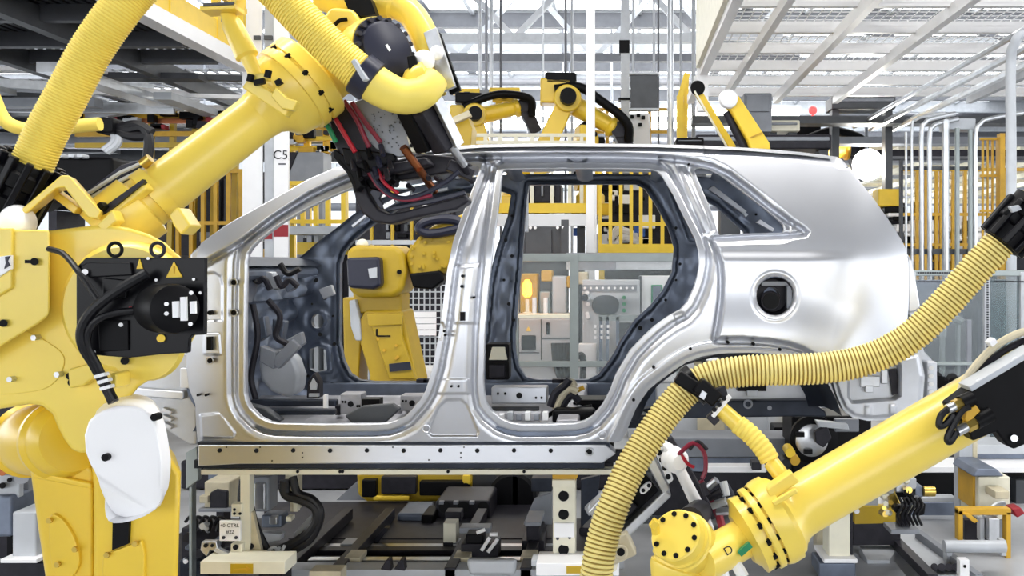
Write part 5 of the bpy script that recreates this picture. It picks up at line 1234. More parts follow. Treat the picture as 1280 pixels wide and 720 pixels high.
# ---------------------------------------------------------------- guard fence with clear panes seen through the rear door
Yg = 9.5
gx = lambda x: P(x, 0, Yg).x; gz = lambda y: P(0, y, Yg).z
t = thing('guard_fence', 'grey aluminium guard fence with clear panes behind the rear door opening', 'fence', (gx(740), Yg, 0))
for x0, x1 in ((640, 648), (712, 723), (846, 856)):
    MB().box2((gx(x0), Yg, 0), (gx(x1), Yg + .08, gz(317))).build('post', GREYGREEN, t, bevel=.006)
for y0, y1, xa_, xb_ in ((317, 327, 640, 856), (452, 459, 648, 846)):
    MB().box2((gx(xa_), Yg + .01, gz(y1)), (gx(xb_), Yg + .07, gz(y0))).build('rail', GREYGREEN, t, bevel=.006)
MB().box2((gx(648), Yg - .05, gz(397)), (gx(712), Yg + .2, gz(393))).build('shelf', OFFW, t, smooth=0)
for xa_, xb_, y0, y1 in ((648, 712, 327, 393), (648, 712, 397, 452), (723, 846, 327, 452), (648, 712, 459, 560), (723, 846, 459, 560)):
    MB().box2((gx(xa_), Yg + .035, gz(y1)), (gx(xb_), Yg + .041, gz(y0))).build('pane', GLASS, t, smooth=0)
# equipment behind it
Yk = 10.2
kx = lambda x: P(x, 0, Yk).x; kz = lambda y: P(0, y, Yk).z
t = thing('control_cabinet', 'light grey control cabinet with black display box below the amber lamp', 'cabinet', (kx(680), Yk, 0))
MB().box2((kx(640), Yk, 0), (kx(714), Yk + .4, kz(399))).build('body', GREY_L, t, bevel=.006)
MB().box2((kx(652), Yk - .03, kz(437)), (kx(670), Yk, kz(419))).build('display', BLACK, t, bevel=.01)
MB().box2((kx(683), Yk - .02, kz(418)), (kx(687), Yk, kz(403))).build('slot', BLACK, t, smooth=0)
MB().pprism([(660.5, 408), (664, 414), (657, 414)], Yk - .01, Yk).build('warning_triangle', SAFE_Y, t, smooth=0)
MB().box2((kx(648), Yk - .012, kz(441.5)), (kx(674), Yk, kz(440))).box2((kx(676), Yk - .012, kz(450)), (kx(677.5), Yk, kz(399))).box2((kx(678), Yk - .012, kz(423.5)), (kx(712), Yk, kz(422))).each('panel_seam', GREY_D, t, smooth=0)
for i, x in enumerate((692, 696, 700, 705, 709)):
    MB().tube(catmull([P(x, 429, Yk - .05), P(x + 1, 445, Yk - .08), P(min(x + 4, 710), 462, Yk - .06), P(706 + i, 490, Yk - .05)], 5), .03, 8).build('cable', RUBBER, t)
t = thing('amber_lamp', 'glowing amber beacon on the shelf behind the clear pane', 'lamp', tuple(P(659, 393, Yg + .12)))
MB().lathe(P(659, 393, Yg + .12), (0, 0, 1), [(0, .05), (.02, .05), (.03, .02), (.16, .018)], 14).build('stem', OFFW, t)
MB().lathe(P(659, 371, Yg + .12), (0, 0, 1), [(0, .03), (.03, .05), (.14, .045), (.18, .02)], 16).build('lens', LAMP_A, t)
d = bpy.data.lights.new('amber', 'POINT'); d.energy = 3; d.color = (1, .45, .08); d.shadow_soft_size = .05
o = bpy.data.objects.new('amber', d); COL.objects.link(o); o.location = P(659, 362, Yg + .2)
t = thing('orange_machine', 'orange and pale machine parts lit by the amber beacon', 'machine', tuple(P(690, 393, 10.4)))
for x0, y0, x1, y1, mt in ((650, 342, 672, 392, AMBER_Y), (690, 345, 708, 392, GREY_L), (676, 338, 690, 352, AMBER_Y), (708, 345, 720, 360, AMBER_Y), (722, 340, 735, 356, BEIGE), (674, 364, 688, 392, GREYGREEN)):
    MB().pbox(x0, y0, x1, y1, 10.7, .3).build('module', mt, t, bevel=.02)
MB().pbox(640, 392, 722, 399, 10.7, .3).box2((P(645, 0, 10.7).x, 10.75, 0), (P(652, 0, 10.7).x, 10.9, P(0, 399, 10.7).z)).build('table', GREY, t, bevel=.01)
for x in (668, 682): MB().cyl(P(x, 393, 10.6), P(x, 372, 10.6), .025).build('bottle_part', WHITE, t)
t = thing('operator_panel', 'pale operator panel with a dark rounded screen behind the fence', 'panel', (kx(760), Yk, 0))
MB().box2((kx(728), Yk, 0), (kx(800), Yk + .3, kz(350))).build('body', GREY_L, t, bevel=.01)
MB().prism(chaikin([tuple(P(x, y, Yk - .03)) for x, y in [(740, 369), (774, 369), (774, 394), (740, 394)]], 2), (0, .04, 0)).build('screen', SCREEN, t, bevel=.005)
MB().box2((kx(728), Yk - .02, kz(364)), (kx(796), Yk, kz(356))).build('vent_strip', GREY, t, smooth=0)
m = MB()
for i in range(9): m.cyl(P(731 + i * 7.5, 360, Yk - .02), P(731 + i * 7.5, 360, Yk - .04), .014)
for x, y in ((734, 366), (735, 373), (735, 380), (734, 392), (735, 396)): m.cyl(P(x, y, Yk), P(x, y, Yk - .03), .022)
m.build('button', WHITE, t, kind='stuff')
for x, y in ((780, 372), (780, 380), (780, 388)): MB().cyl(P(x, y, Yk), P(x, y, Yk - .03), .022).build('indicator', GREEN, t)
MB().cyl(P(731, 372, Yk), P(731, 372, Yk - .06), .04).build('knob', CHAR, t)
MB().box2((kx(724), Yk - .2, 0), (kx(746), Yk - .05, kz(428))).build('white_door', WHITE, t, bevel=.01)
MB().tube(catmull([P(722, 446, Yk - .3), P(727, 444, Yk - .3), P(729, 452, Yk - .3), P(728, 480, Yk - .3)], 5), .035, 8).build('cable', RUBBER, t)
t = thing('door_frame_rig', 'dark green metal frame standing in front of the operator panel', 'frame', (kx(780), 9.9, 0))
fx = lambda x: P(x, 0, 9.85).x; fz = lambda y: P(0, y, 9.85).z
MB().box2((fx(748), 9.85, fz(401)), (fx(822), 9.9, fz(394))).build('top_bar', GREYGREEN, t, smooth=0)
for x in (749, 757, 770): MB().box2((fx(x), 9.85, 0), (fx(x + 4), 9.9, fz(396))).build('upright', STEEL_SHADE, t, smooth=0)
MB().box2((fx(774), 9.92, 0), (fx(820), 9.95, fz(404))).build('panel', GREY_D, t, smooth=0)
m = MB()
for i in range(3):
    for j in range(3): m.box(P(744 + i * 8, 408 + j * 7, 9.84), (.025, .02, .03))
m.build('clip', WHITE, t, kind='stuff')
t = thing('white_cabinet', 'white cabinet with a small dark window behind the fence end', 'cabinet', (kx(825), 10.6, 0))
MB().pbox(800, 345, 870, 640, 10.6, .4).build('body', WHITE, t, bevel=.01)
MB().pbox(814, 356, 828, 386, 10.57, .04).build('window', GREEN, t, bevel=.005)
MB().pbox(816, 358, 826, 384, 10.56, .02).build('window_screen', STEEL_SHADE, t, smooth=0)
MB().pbox(798, 345, 802, 640, 10.55, .05).build('door_edge', GREY_D, t, smooth=0)

# ---------------------------------------------------------------- over the roof: pale gallery rail and ochre railing
railing('pale yellow gallery rail with short posts along the car roof', xf(550, 13.1), xf(732, 13.1), 13.1, PZ, (zf(169, 13.1), zf(178, 13.1)), [xf(x, 13.1) for x in (567, 590, 607, 625, 645, 665, 690, 712, 727)], OFFW, .045, None, .05)
railing('ochre railing behind the hanging panel above the roof', xf(738, 15.5), xf(842, 15.5), 15.5, 0, (zf(137, 15.5), zf(165, 15.5)), [xf(x, 15.5) for x in (741, 759, 785, 812, 838)], AMBER_Y, .05, None, .06)
t = thing('white_machine', 'white machine hood with grey flanks behind the ochre railing', 'machine', tuple(P(795, 180, 15.2)))
MB().pprism([(764, 180), (776, 158), (784, 142), (812, 140), (814, 186), (760, 186)], 15.2, 15.8).build('hood', WHITE, t, bevel=.04)
MB().pprism([(766, 176), (778, 160), (790, 156), (780, 178)], 15.15, 15.22).build('hood_window', STEEL_SHADE, t, bevel=.01)
MB().box2((P(765, 0, 15.3).x, 15.3, 0), (P(810, 0, 15.3).x, 15.7, P(0, 184, 15.3).z)).build('base', GREY, t, smooth=0)
for x, y in ((790, 146), (798, 144), (804, 147), (800, 156)): MB().box(P(x, y, 15.15), (.06, .05, .06)).build('hood_part', BLACK, t, bevel=.01)
t = thing('yellow_hoist', 'bright yellow hoist frame under the strip lamps behind the drop pipes', 'hoist', tuple(P(610, 120, 15)))
for x0, x1, y in ((566, 600, 115), (612, 650, 114), (576, 598, 124), (616, 646, 124)):
    MB().bar(P(x0, y, 15), P(x1, y, 15), .12, .1).build('beam', SAFE_Y, t, bevel=.01)
for x, y0, y1 in ((580, 113, 128), (592, 113, 126), (622, 113, 134), (640, 112, 132), (572, 113, 118)):
    MB().bar(P(x, y0, 15), P(x + 2, y1, 15), .1, .1).build('strut', SAFE_Y, t, bevel=.01)
for x in (584, 616, 630, 645): MB().box(P(x, 119, 14.9), (.1, .1, .1)).build('trolley', BLACK, t, bevel=.01)
MB().cyl(P(608, 114, 15.05), (P(608, 0, 15.05).x, 15.05, 9.595), .025).bar(P(598, 115, 15), P(614, 115, 15), .06, .06).each('hanger', GREY, t)
t = thing('machine_block', 'ochre machine hood at the roof edge beside the dark welding gun', 'machine', tuple(P(575, 182, 11)))
MB().pprism([(564, 186), (566, 158), (584, 144), (590, 160), (588, 186)], 11.2, 11.6).build('casing', YEL_O, t, bevel=.02)
MB().bar(P(566, 152, 11.1), P(588, 142, 11.1), .1, .08).build('cover', BEIGE, t, bevel=.01)
MB().box2((P(568, 0, 11.3).x, 11.3, 0), (P(584, 0, 11.3).x, 11.5, P(0, 180, 11.3).z)).build('stand', GREY_D, t, smooth=0)

# ---------------------------------------------------------------- behind the windscreen pillar and under the ribbed deck
Yl = 12.4
lx = lambda x: P(x, 0, Yl).x; lz = lambda y: P(0, y, Yl).z
railing('yellow railing behind the front pillar of the car', lx(358), lx(436), Yl, lz(282), (lz(229), lz(277)), [lx(x) for x in (362, 379, 395, 410, 430)], SAFE_Y, .055)
MBt = thing('machine_block', 'yellow bumper beam with grey shelf behind the front pillar', 'machine', (lx(390), Yl + .4, 0))
MB().box2((lx(358), Yl + .4, lz(318)), (lx(420), Yl + .6, lz(302))).build('yellow_beam', SAFE_Y, MBt, smooth=0)
MB().box2((lx(358), Yl - .04, lz(293)), (lx(438), Yl + .64, lz(283))).build('shelf', GREY_L, MBt, smooth=0)
MB().box2((lx(358), Yl + .66, 0), (lx(440), Yl + .78, lz(296))).build('back_panel', CHAR, MBt, smooth=0)
for x in (371, 380, 393, 404): MB().box2((lx(x), Yl + .4, 0), (lx(x + 6), Yl + .65, lz(293))).build('post', GREY_L, MBt, smooth=0)
t = thing('grey_hopper', 'grey tapered sheet hopper behind the front pillar', 'hopper', (lx(385), 13.4, 0))
MB().pprism([(372, 190), (404, 190), (404, 232), (360, 232), (362, 214)], 13.2, 13.6).build('hood', GREY, t, bevel=.02)
MB().pprism([(360, 190), (372, 190), (362, 214), (358, 224)], 13.3, 13.5).build('hood_side', CHAR, t, bevel=.01)
MB().box2((P(374, 0, 13.4).x, 13.3, 0), (P(384, 0, 13.4).x, 13.5, P(0, 232, 13.4).z)).box2((P(396, 0, 13.4).x, 13.3, 0), (P(406, 0, 13.4).x, 13.5, P(0, 232, 13.4).z)).each('leg', GREY, t, smooth=0)
t = thing('pipe_bridge', 'yellow pipe bridge with black valves over the grey hopper', 'machine', tuple(P(390, 160, 14)))
for y in (148, 160, 174, 186): MB().bar(P(360, y, 14), P(440, y - 1, 14), .08, .07).build('beam', SAFE_Y if y != 160 else AMBER_Y, t, bevel=.01)
for x in (364, 384, 408, 430): MB().bar(P(x, 128, 14.1), (P(x, 0, 14).x, 14.1, 0), .09, .09, (0, 1, 0)).build('post', SAFE_Y, t, smooth=0)
r6 = random.Random(3)
for i in range(30):
    x = r6.uniform(360, 436); y = r6.uniform(134, 190); MB().box(P(x, y, 13.9), (r6.uniform(.06, .25), .12, r6.uniform(.05, .16))).build('valve', r6.choice((BLACK, WHITE, CHAR, AMBER_Y, GREY_L)), t, bevel=.01)
railing('dim yellow railing between the robot arm and the wide white column', lx(215), lx(303), Yl + .2, lz(330), (lz(212), lz(278)), [lx(x) for x in (214, 231, 246, 262, 278, 294)], AMBER_Y, .05)
t = thing('machine_block', 'dark machine wall with shelf behind the dim yellow railing', 'machine', (lx(250), 13.4, 0))
MB().box2((lx(60), 13.4, 0), (lx(300), 13.8, lz(206))).build('casing', CHAR, t, smooth=0)
MB().box2((lx(220), 13.1, lz(300)), (lx(300), 13.4, lz(288))).build('shelf', GREY, t, smooth=0)
MB().box2((lx(225), 13.0, lz(326)), (lx(300), 13.4, lz(310))).build('beam', AMBER_Y, t, smooth=0)
for x in (230, 244, 258, 272, 286): MB().box2((lx(x), 13.3, lz(280)), (lx(x + 8), 13.4, lz(216))).build('cabinet_door', GREY_D, t, bevel=.01)
t = thing('pipe_bridge', 'yellow and brown pipe rack along the far edge of the ribbed deck', 'machine', tuple(P(200, 150, 12.75)))
for y, mt in ((146, AMBER_Y), (152, COPPER), (168, AMBER_Y), (182, YEL_O)): MB().bar(P(95, y, 12.75), P(303, y - 1, 12.75), .06, .07).build('pipe', mt, t)
for x in (190, 217, 245, 270, 296): MB().bar(P(x, 138, 12.8), (P(x, 0, 13).x, 12.8, 0), .07, .07, (0, 1, 0)).build('post', YEL_O, t, smooth=0)
r6 = random.Random(9)
for i in range(26):
    x = r6.uniform(96, 300); y = r6.uniform(142, 160); MB().box(P(x, y, 12.66), (r6.uniform(.06, .3), .12, r6.uniform(.05, .12))).build('valve', r6.choice((BLACK, CHAR, REDP, BLACK, GREY_L)), t, bevel=.01)
t = thing('control_box', 'black control box with white valve tops behind the big hose', 'box', tuple(P(100, 240, 7.4)))
MB().pbox(62, 196, 140, 262, 7.4, .6).build('body', BLACK, t, bevel=.03)
for x in (70, 84, 95): MB().pbox(x, 192, x + 8, 197, 7.3, .1).build('valve_top', GREY_L, t, bevel=.01)
for pts in ([(132, 150), (146, 158), (148, 178), (134, 190)], [(126, 152), (140, 160), (143, 176), (130, 188)]): MB().tube(catmull([P(x, y, 7.3) for x, y in pts], 6), .03, 8).build('conduit', GREY_L, t)
MB().pbox(118, 146, 140, 166, 7.2, .2).build('gland', BLACK, t, bevel=.02)
for pts in ([(140, 158), (160, 162), (178, 160), (186, 176), (184, 200)], [(146, 164), (166, 170), (184, 170)], [(150, 160), (170, 156), (190, 166)]): MB().tube(catmull([P(x, y, 7.3) for x, y in pts], 6), .04, 8).build('cable', RUBBER, t)
MB().box2((P(70, 0, 7.6).x, 7.5, 0), (P(80, 0, 7.6).x, 7.9, P(0, 262, 7.4).z)).build('stand', CHAR, t, smooth=0)

# mesh fence behind the far robot
Yf = 9.9
t = thing('mesh_fence', 'white wire mesh fence with a pale notice behind the robot in the front door', 'fence', (P(520, 0, Yf).x, Yf, 0))
m = MB(); xa_, xb_ = P(440, 0, Yf).x, P(600, 0, Yf).x
for i in range(24): m.box((xa_ + (xb_ - xa_) * i / 23, Yf, .9), (.014, .014, 1.8))
for j in range(26): m.box(((xa_ + xb_) / 2, Yf + .01, j * .07), (xb_ - xa_, .014, .014))
m.build('wire_mesh', GREY_L, t, smooth=0, kind='stuff')
for x in (xa_, xb_): MB().box2((x - .03, Yf - .02, 0), (x + .03, Yf + .06, 1.85)).build('post', GREY_L, t, smooth=0)
for i in range(4): MB().pbox(506, 390 + i * 7.6, 545, 396.6 + i * 7.6, Yf - .04, .02).build('notice_strip', WHITE, t, smooth=0)
t = thing('machine_block', 'dark machine wall with yellow pipes behind the white wire mesh fence', 'machine', (P(520, 0, 11).x, 11, 0))
MB().pbox(444, 236, 564, 640, 11.0, .4).build('casing', CHAR, t, bevel=.02)
r8 = random.Random(12)
for i in range(22):
    x = r8.uniform(446, 552); y = r8.uniform(238, 320); MB().pbox(x, y, x + r8.uniform(4, 16), y + r8.uniform(4, 14), 10.9, .1).build('module', r8.choice((BLACK, GREY, WHITE, YEL_O, CHAR, GREY_D)), t, bevel=.01)
for x in (462, 488, 512): MB().pbox(x, 236, x + 4, 330, 10.8, .05).build('pipe', YEL_O, t, bevel=.01)
MB().pbox(444, 300, 562, 306, 10.8, .06).build('shelf', GREY_L, t, bevel=.005)
t = thing('white_cabinet', 'small pale cabinet at the foot of the white wire mesh fence', 'cabinet', (P(520, 0, 9.0).x, 9, 0))
MB().pbox(516, 462, 542, 600, 9.0, .4).build('body', WHITE, t, bevel=.01); MB().pbox(548, 470, 560, 600, 9.0, .3).build('door', GREY, t, bevel=.01)

# ---------------------------------------------------------------- conduits, cages and guard screens beyond the tail
Yp = 9.0
def riser(px, w_, label, ytop, ybot=338, bend=None, mat=GALV):
    r = w_ * Yp / F / 2
    pts = [P(px, ybot, Yp), P(px, (ybot + ytop) / 2, Yp), P(px, ytop, Yp)]
    if bend: pts += [P(px + bend[0] * .35, ytop - abs(bend[1]) * .75, Yp), P(px + bend[0], ytop - abs(bend[1]), Yp), P(px + bend[0] * 3, ytop - abs(bend[1]) * 1.3, Yp)]
    pts[0].z = .02
    return tag(MB().tube(catmull(pts, 6), r, 10).build('riser_conduit', mat), label, 'pipe')
for a_ in ((1132.5, 3, 'thin vertical conduit nearest the car tail', 165), (1140, 3.5, 'second thin vertical conduit from the car tail', 162, 338, (14, -16)), (1152, 6, 'bright vertical conduit, third from the car tail, bent over at its top', 168, 338, (14, -20)), (1162, 6, 'bright vertical conduit, fourth from the car tail, bent over at its top', 172, 338, (12, -18)),
           (1182, 9, 'thickest vertical conduit of the group beyond the car tail', 150), (1196.5, 6, 'dull vertical conduit just beside the thickest one', 160, 338, None, GREYGREEN), (1213, 6, 'dull vertical conduit in front of the amber cage', 162, 338, None, GREYGREEN), (1219, 5.5, 'bright vertical conduit arching over towards the white pole', 172, 338, (20, -24))):
    riser(*a_)
for y in (209, 211): pass
t = thing('conduit_strut', 'steel strut clamping the vertical conduits beyond the tail', 'strut', tuple(P(1175, 314, 9.1)))
MB().pbox(1128, 311, 1226, 318, 9.04, .06).build('strut_bar', GREY_D, t, smooth=0)
MB().pbox(1128, 208, 1226, 212, 9.04, .05).build('strut_bar', GREY_D, t, smooth=0)
MB().pbox(1126, 200, 1129, 340, 9.1, .06).build('strut_post', GREY_D, t, smooth=0)
MB().pbox(1182, 148, 1220, 162, 9.06, .2).build('junction_box', GREY_L, t, bevel=.01)
tag(MB().tube(catmull([(P(1264, 0, 8).x, 8, 0), P(1264, 330, 8), P(1264, 200, 8), P(1263.5, 80, 8), P(1268, 56, 8), P(1280, 40, 8), P(1330, 10, 8)], 8), 6.2 * 8 / F, 14).build('steel_pole', GREY_L), 'pale round pole near the frame edge, bent over at the top', 'pole')
t = thing('safety_cage', 'amber ladder cage behind the vertical conduits', 'cage', (P(1235, 0, 11).x, 11, 0))
for x in (1228, 1234, 1240, 1246): MB().pbox(x, 172, x + 2, 300, 11, .03).build('cage_bar', AMBER_Y, t, smooth=0)
for y in (172, 218, 262): MB().pbox(1226, y, 1250, y + 3, 10.98, .04).build('cage_hoop', AMBER_Y, t, smooth=0)
MB().box2((P(1246, 0, 11).x, 10.9, 0), (P(1252, 0, 11).x, 11, P(0, 168, 11).z)).build('ladder_rail', AMBER_Y, t, smooth=0)
railing('ochre tall posts and beams beyond the vertical conduits', P(1125, 0, 12).x, P(1300, 0, 12).x, 12, 0, (P(0, 212, 12).z, P(0, 268, 12).z, P(0, 306, 12).z), [P(x, 0, 12).x for x in (1146, 1157, 1170, 1176, 1191, 1206, 1258, 1284)], AMBER_Y, .04)
t = thing('machine_block', 'dark machinery with pale hoods low behind the vertical conduits', 'machine', (P(1180, 0, 13).x, 13, 0))
MB().pbox(1100, 296, 1300, 640, 13, .4).build('casing', CHAR, t, bevel=.01)
r6 = random.Random(21)
for i in range(24):
    x = r6.uniform(1110, 1285); y = r6.uniform(262, 318); MB().box(P(x, y, 12.8), (r6.uniform(.1, .5), .2, r6.uniform(.08, .3))).build('module', r6.choice((BLACK, WHITE, GREY_L, CHAR, AMBER_Y)), t, bevel=.02)
t = thing('machine_block', 'yellow and black machine just past the sloping car tail', 'machine', tuple(P(1118, 250, 12.5)))
for x0, y0, x1, y1, mt in ((1098, 236, 1126, 258, SAFE_Y), (1106, 258, 1132, 266, BLACK), (1116, 270, 1134, 276, BLACK), (1110, 266, 1132, 271, WHITE), (1120, 280, 1140, 290, WHITE)):
    MB().pbox(x0, y0, x1, y1, 12.5, .3).build('casing', mt, t, bevel=.02)
MB().box2((P(1112, 0, 12.6).x, 12.6, 0), (P(1130, 0, 12.6).x, 12.8, P(0, 290, 12.5).z)).build('stand', GREY_D, t, smooth=0)
# perforated frame screen at the frame edge
Ys = 7.4
sx = lambda x: P(x, 0, Ys).x; sz = lambda y: P(0, y, Ys).z
t = thing('guard_screen', 'grey framed guard screen with hazy panes beyond the car tail', 'screen', (sx(1215), Ys, 0))
for x0, x1 in ((1137, 1145), (1231, 1238), (1276, 1284)): MB().box2((sx(x0), Ys, 0), (sx(x1), Ys + .06, sz(340))).build('post', GREY_L, t, bevel=.005)
for x0, x1 in ((1210, 1216),): MB().box2((sx(x0), Ys + .02, 0), (sx(x1), Ys + .06, sz(400))).build('post', GREY, t, bevel=.005)
for y0, y1 in ((338, 345), (453, 457)): MB().box2((sx(1140), Ys + .005, sz(y1)), (sx(1330), Ys + .055, sz(y0))).build('rail', GREYGREEN, t, bevel=.005)
m = MB()
for i in range(18): m.box(P(1243 + i * 2.2, 352, Ys - .002), (.008, .01, .012))
for i in range(34): m.box(P(1234.5, 350 + i * 3.1, Ys - .004), (.014, .01, .01))
for i in range(34): m.box(P(1148 + i * 2.4, 352, Ys - .002), (.008, .01, .01))
for i in range(24): m.box(P(1148 + i * 3, 341, Ys), (.012, .01, .012))
m.build('frame_hole', CHAR, t, smooth=0, kind='stuff')
MB().box2((sx(1238), Ys + .03, .3), (sx(1276), Ys + .036, sz(345))).build('pane', GLASS_D, t, smooth=0)
MB().box2((sx(1145), Ys + .03, .3), (sx(1231), Ys + .036, sz(345))).build('pane', GLASS_W, t, smooth=0)
t = thing('control_cabinet', 'grey cabinet with pipes standing behind the hazy guard screen', 'cabinet', (P(1180, 0, 8.0).x, 8.2, 0))
MB().pbox(1150, 400, 1216, 640, 8.0, .4).build('body', GREY_D, t, bevel=.01)
MB().pbox(1146, 350, 1216, 640, 8.45, .1).build('back_panel', STEEL_SHADE, t, bevel=.01)
MB().pbox(1222, 350, 1290, 640, 8.1, .4).build('side_body', STEEL_DARK, t, bevel=.01)
for x0, x1 in ((1176, 1182), (1196, 1201)): MB().pbox(x0, 398, x1, 470, 7.9, .05).build('pipe', GREYGREEN, t, bevel=.01)
MB().tube(catmull([P(1178, 420, 7.85), P(1180, 404, 7.85), P(1192, 398, 7.85), P(1202, 402, 7.85)], 6), .035, 8).build('pipe_bend', GREYGREEN, t)
for x, y in ((1160, 478), (1170, 472), (1178, 478), (1190, 474), (1196, 482)): MB().cyl(P(x, y, 7.3), P(x + 3, y + 5, 7.2), .05).build('valve', BLACK, t)

# ---------------------------------------------------------------- skid, stands and low conveyor under the car
t = thing('body_skid', 'long pale skid rail carrying the car body', 'skid', (-.9, 5.07, .66))
MB().box2((P(252, 0, 4.38).x, 4.37, P(0, 593, 4.38).z), (P(766, 0, 4.38).x, 4.44, P(0, 586.5, 4.38).z)).build('skid_rail', OFFW, t, bevel=.004)
MB().box2((-2.0, 5.72, .68), (.2, 5.8, .76)).build('skid_rail', STEEL_DARK, t, bevel=.004)
for x in (-1.72, -.95, -.12): MB().box2((x, 4.44, .69), (x + .1, 5.72, .745)).build('cross_tube', CHAR, t, bevel=.004)
MB().box2((-2.0, 4.44, .745), (.1, 4.5, .80)).box2((-2.0, 5.72, .76), (.1, 5.78, .80)).each('skid_pad', CHAR, t, smooth=0)
m = MB()
for x in (372, 425, 428, 560, 655): m.cyl(P(x, 589.5, 4.37), P(x, 589.5, 4.36), .008, n=8)
m.build('rail_hole', BLACK, t, kind='stuff')

Yn = 4.42
st = thing('support_stand', 'cream support stand with a small white sign and triangular gusset', 'stand', (P(306, 0, Yn).x, Yn, .2))
MB().pbox(300, 592, 312, 702, Yn, .06).build('upright', OFFW, st, bevel=.004)
MB().pprism([(311, 640), (316, 640), (327, 692), (311, 694)], Yn + .02, Yn + .05).build('gusset', BEIGE, st, bevel=.003)
MB().cyl(P(313.5, 683, Yn + .03), P(313.5, 683, Yn + .01), .014).build('gusset_hole', BLACK, st)
MB().pbox(289, 630, 302, 646, Yn - .02, .05).build('bracket', OFFW, st, bevel=.004)
m = MB()
for x, y in ((293, 637), (293, 642), (300, 642)): m.cyl(P(x, y, Yn - .02), P(x, y, Yn - .03), .007)
m.build('bracket_hole', BLACK, st, kind='stuff')
sg = MB().pbox(274, 651, 300, 676.5, Yn - .05, .02).build('sign_plate', WHITE, st, bevel=.003)
text('40-CTRL', P(287, 657, Yn - .052), .024, TEXTM, 'sign_text', sg); text('#22', P(287.5, 665, Yn - .052), .024, TEXTM, 'sign_text', sg)
MB().cyl(P(279.5, 672, Yn - .05), P(279.5, 672, Yn - .06), .008).build('sign_bolt', CHAR, sg); MB().cyl(P(295, 672, Yn - .05), P(295, 672, Yn - .06), .008).build('sign_bolt', CHAR, sg)
MB().pbox(288, 680, 302, 696, Yn - .04, .05).build('lug', OFFW, st, bevel=.004); MB().cyl(P(294.5, 684, Yn - .04), P(294.5, 684, Yn - .05), .013).build('lug_hole', BLACK, st)
MB().pprism([(252, 677), (270, 677), (273, 690), (262, 688), (258, 696), (250, 688)], Yn - .06, Yn - .02).build('claw', STEEL, st, bevel=.004)
MB().cyl(P(257, 682, Yn - .06), P(257, 682, Yn - .07), .01).build('claw_hole', BLACK, st); MB().cyl(P(265, 682, Yn - .06), P(265, 682, Yn - .07), .008).build('claw_hole', BLACK, st)
MB().bar(P(270, 686, Yn - .05), P(286, 693, Yn - .05), .03, .02).build('claw_arm', STEEL, st, bevel=.003)
bs = MB().box2(P(250, 702, Yn - .18), tuple(P(356, 718, Yn - .18) + Vector((0, .16, 0)))).build('base_beam', OFFW, st, bevel=.004)
MB().pbox(278, 697, 322, 703, Yn - .1, .12).build('foot', OFFW, st, bevel=.003)
MB().pbox(288, 705, 316, 717, Yn - .185, .01).build('yellow_label', YEL_O, bs, smooth=0, label='yellow label with an arrow')
MB().pprism([(292, 711.5), (308, 710.5), (307, 707.5), (313, 711.5), (307, 715), (308, 712.5)], Yn - .188, Yn - .184).build('label_arrow', AMBER_Y, bs, smooth=0)

st = thing('support_stand', 'white support stand with a column of dark round holes', 'stand', (P(705, 0, Yn).x, Yn, .2))
MB().pbox(691, 602, 719, 704, Yn, .14).build('upright', OFFW, st, bevel=.005)
MB().pbox(690, 600, 719, 609, Yn - .02, .16).build('cap', OFFW, st, bevel=.004)
MB().pprism([(690, 592), (724, 592), (719, 602), (691, 602)], Yn, Yn + .12).build('top_block', AMBER_Y, st, bevel=.004)
MB().pbox(692, 654, 718, 672, Yn - .012, .02).build('face_plate', WHITE, st, bevel=.003)
for y in (620, 643, 687):
    MB().cyl(P(704.5, y, Yn + .02), P(704.5, y, Yn - .006), 6.6 * Yn / F, n=24).build('round_hole', BLACK, st, smooth=30)
for x, y in ((697, 673), (712, 672), (699, 700)): MB().cyl(P(x, y, Yn - .005), P(x, y, Yn - .012), .008).build('stand_bolt', GREY_D, st)
bs = MB().box2(P(670, 704, Yn - .15), tuple(P(774, 720, Yn - .15) + Vector((0, .18, 0)))).build('base_beam', WHITE, st, bevel=.004)
MB().pbox(708, 708, 742, 717, Yn - .155, .01).build('yellow_label', YEL_O, bs, smooth=0)
MB().pbox(664, 700, 690, 708, Yn - .1, .1).build('foot', GREY_L, st, bevel=.004)
MB().pprism([(754, 700), (760, 692), (776, 693), (770, 714), (758, 718)], Yn - .18, Yn - .1).build('lug', OFFW, st, bevel=.004)

for x in (262, 340): MB().box2((P(x - 8, 0, Yn).x, Yn - .16, 0), (P(x + 8, 0, Yn).x, Yn - .04, .18)).build('leg', CHAR, bpy.data.objects['support_stand'], smooth=0)
for x in (682, 760): MB().box2((P(x - 8, 0, Yn).x, Yn - .13, 0), (P(x + 8, 0, Yn).x, Yn - .02, .17)).build('leg', CHAR, bpy.data.objects['support_stand.001'], smooth=0)
# low conveyor bed
cv = thing('conveyor_bed', 'low steel conveyor bed running under the whole car', 'conveyor', (-.8, 6, 0))
def cbar(x0, x1, y, Y, h, mat, name='beam', dep=.12):
    z = P(0, y, Y).z
    return MB().box2((P(x0, 0, Y).x, Y, z - h), (P(x1, 0, Y).x, Y + dep, z)).build(name, mat, cv, bevel=.004)
cbar(355, 690, 712, 4.75, .1, GREY_L); cbar(384, 780, 700, 4.95, .05, STEEL, 'rail', .06); cbar(366, 700, 688, 5.2, .04, CHAR, 'rail', .08)
cbar(372, 690, 683, 5.3, .05, STEEL, 'rail', .06); cbar(360, 690, 673, 5.5, .03, CHAR, 'rail', .05); cbar(376, 760, 671, 5.62, .12, GREY_L); cbar(470, 562, 660, 5.8, .14, BEIGE, 'side_plate', .04); cbar(624, 668, 660, 5.8, .12, BEIGE, 'side_plate', .04)
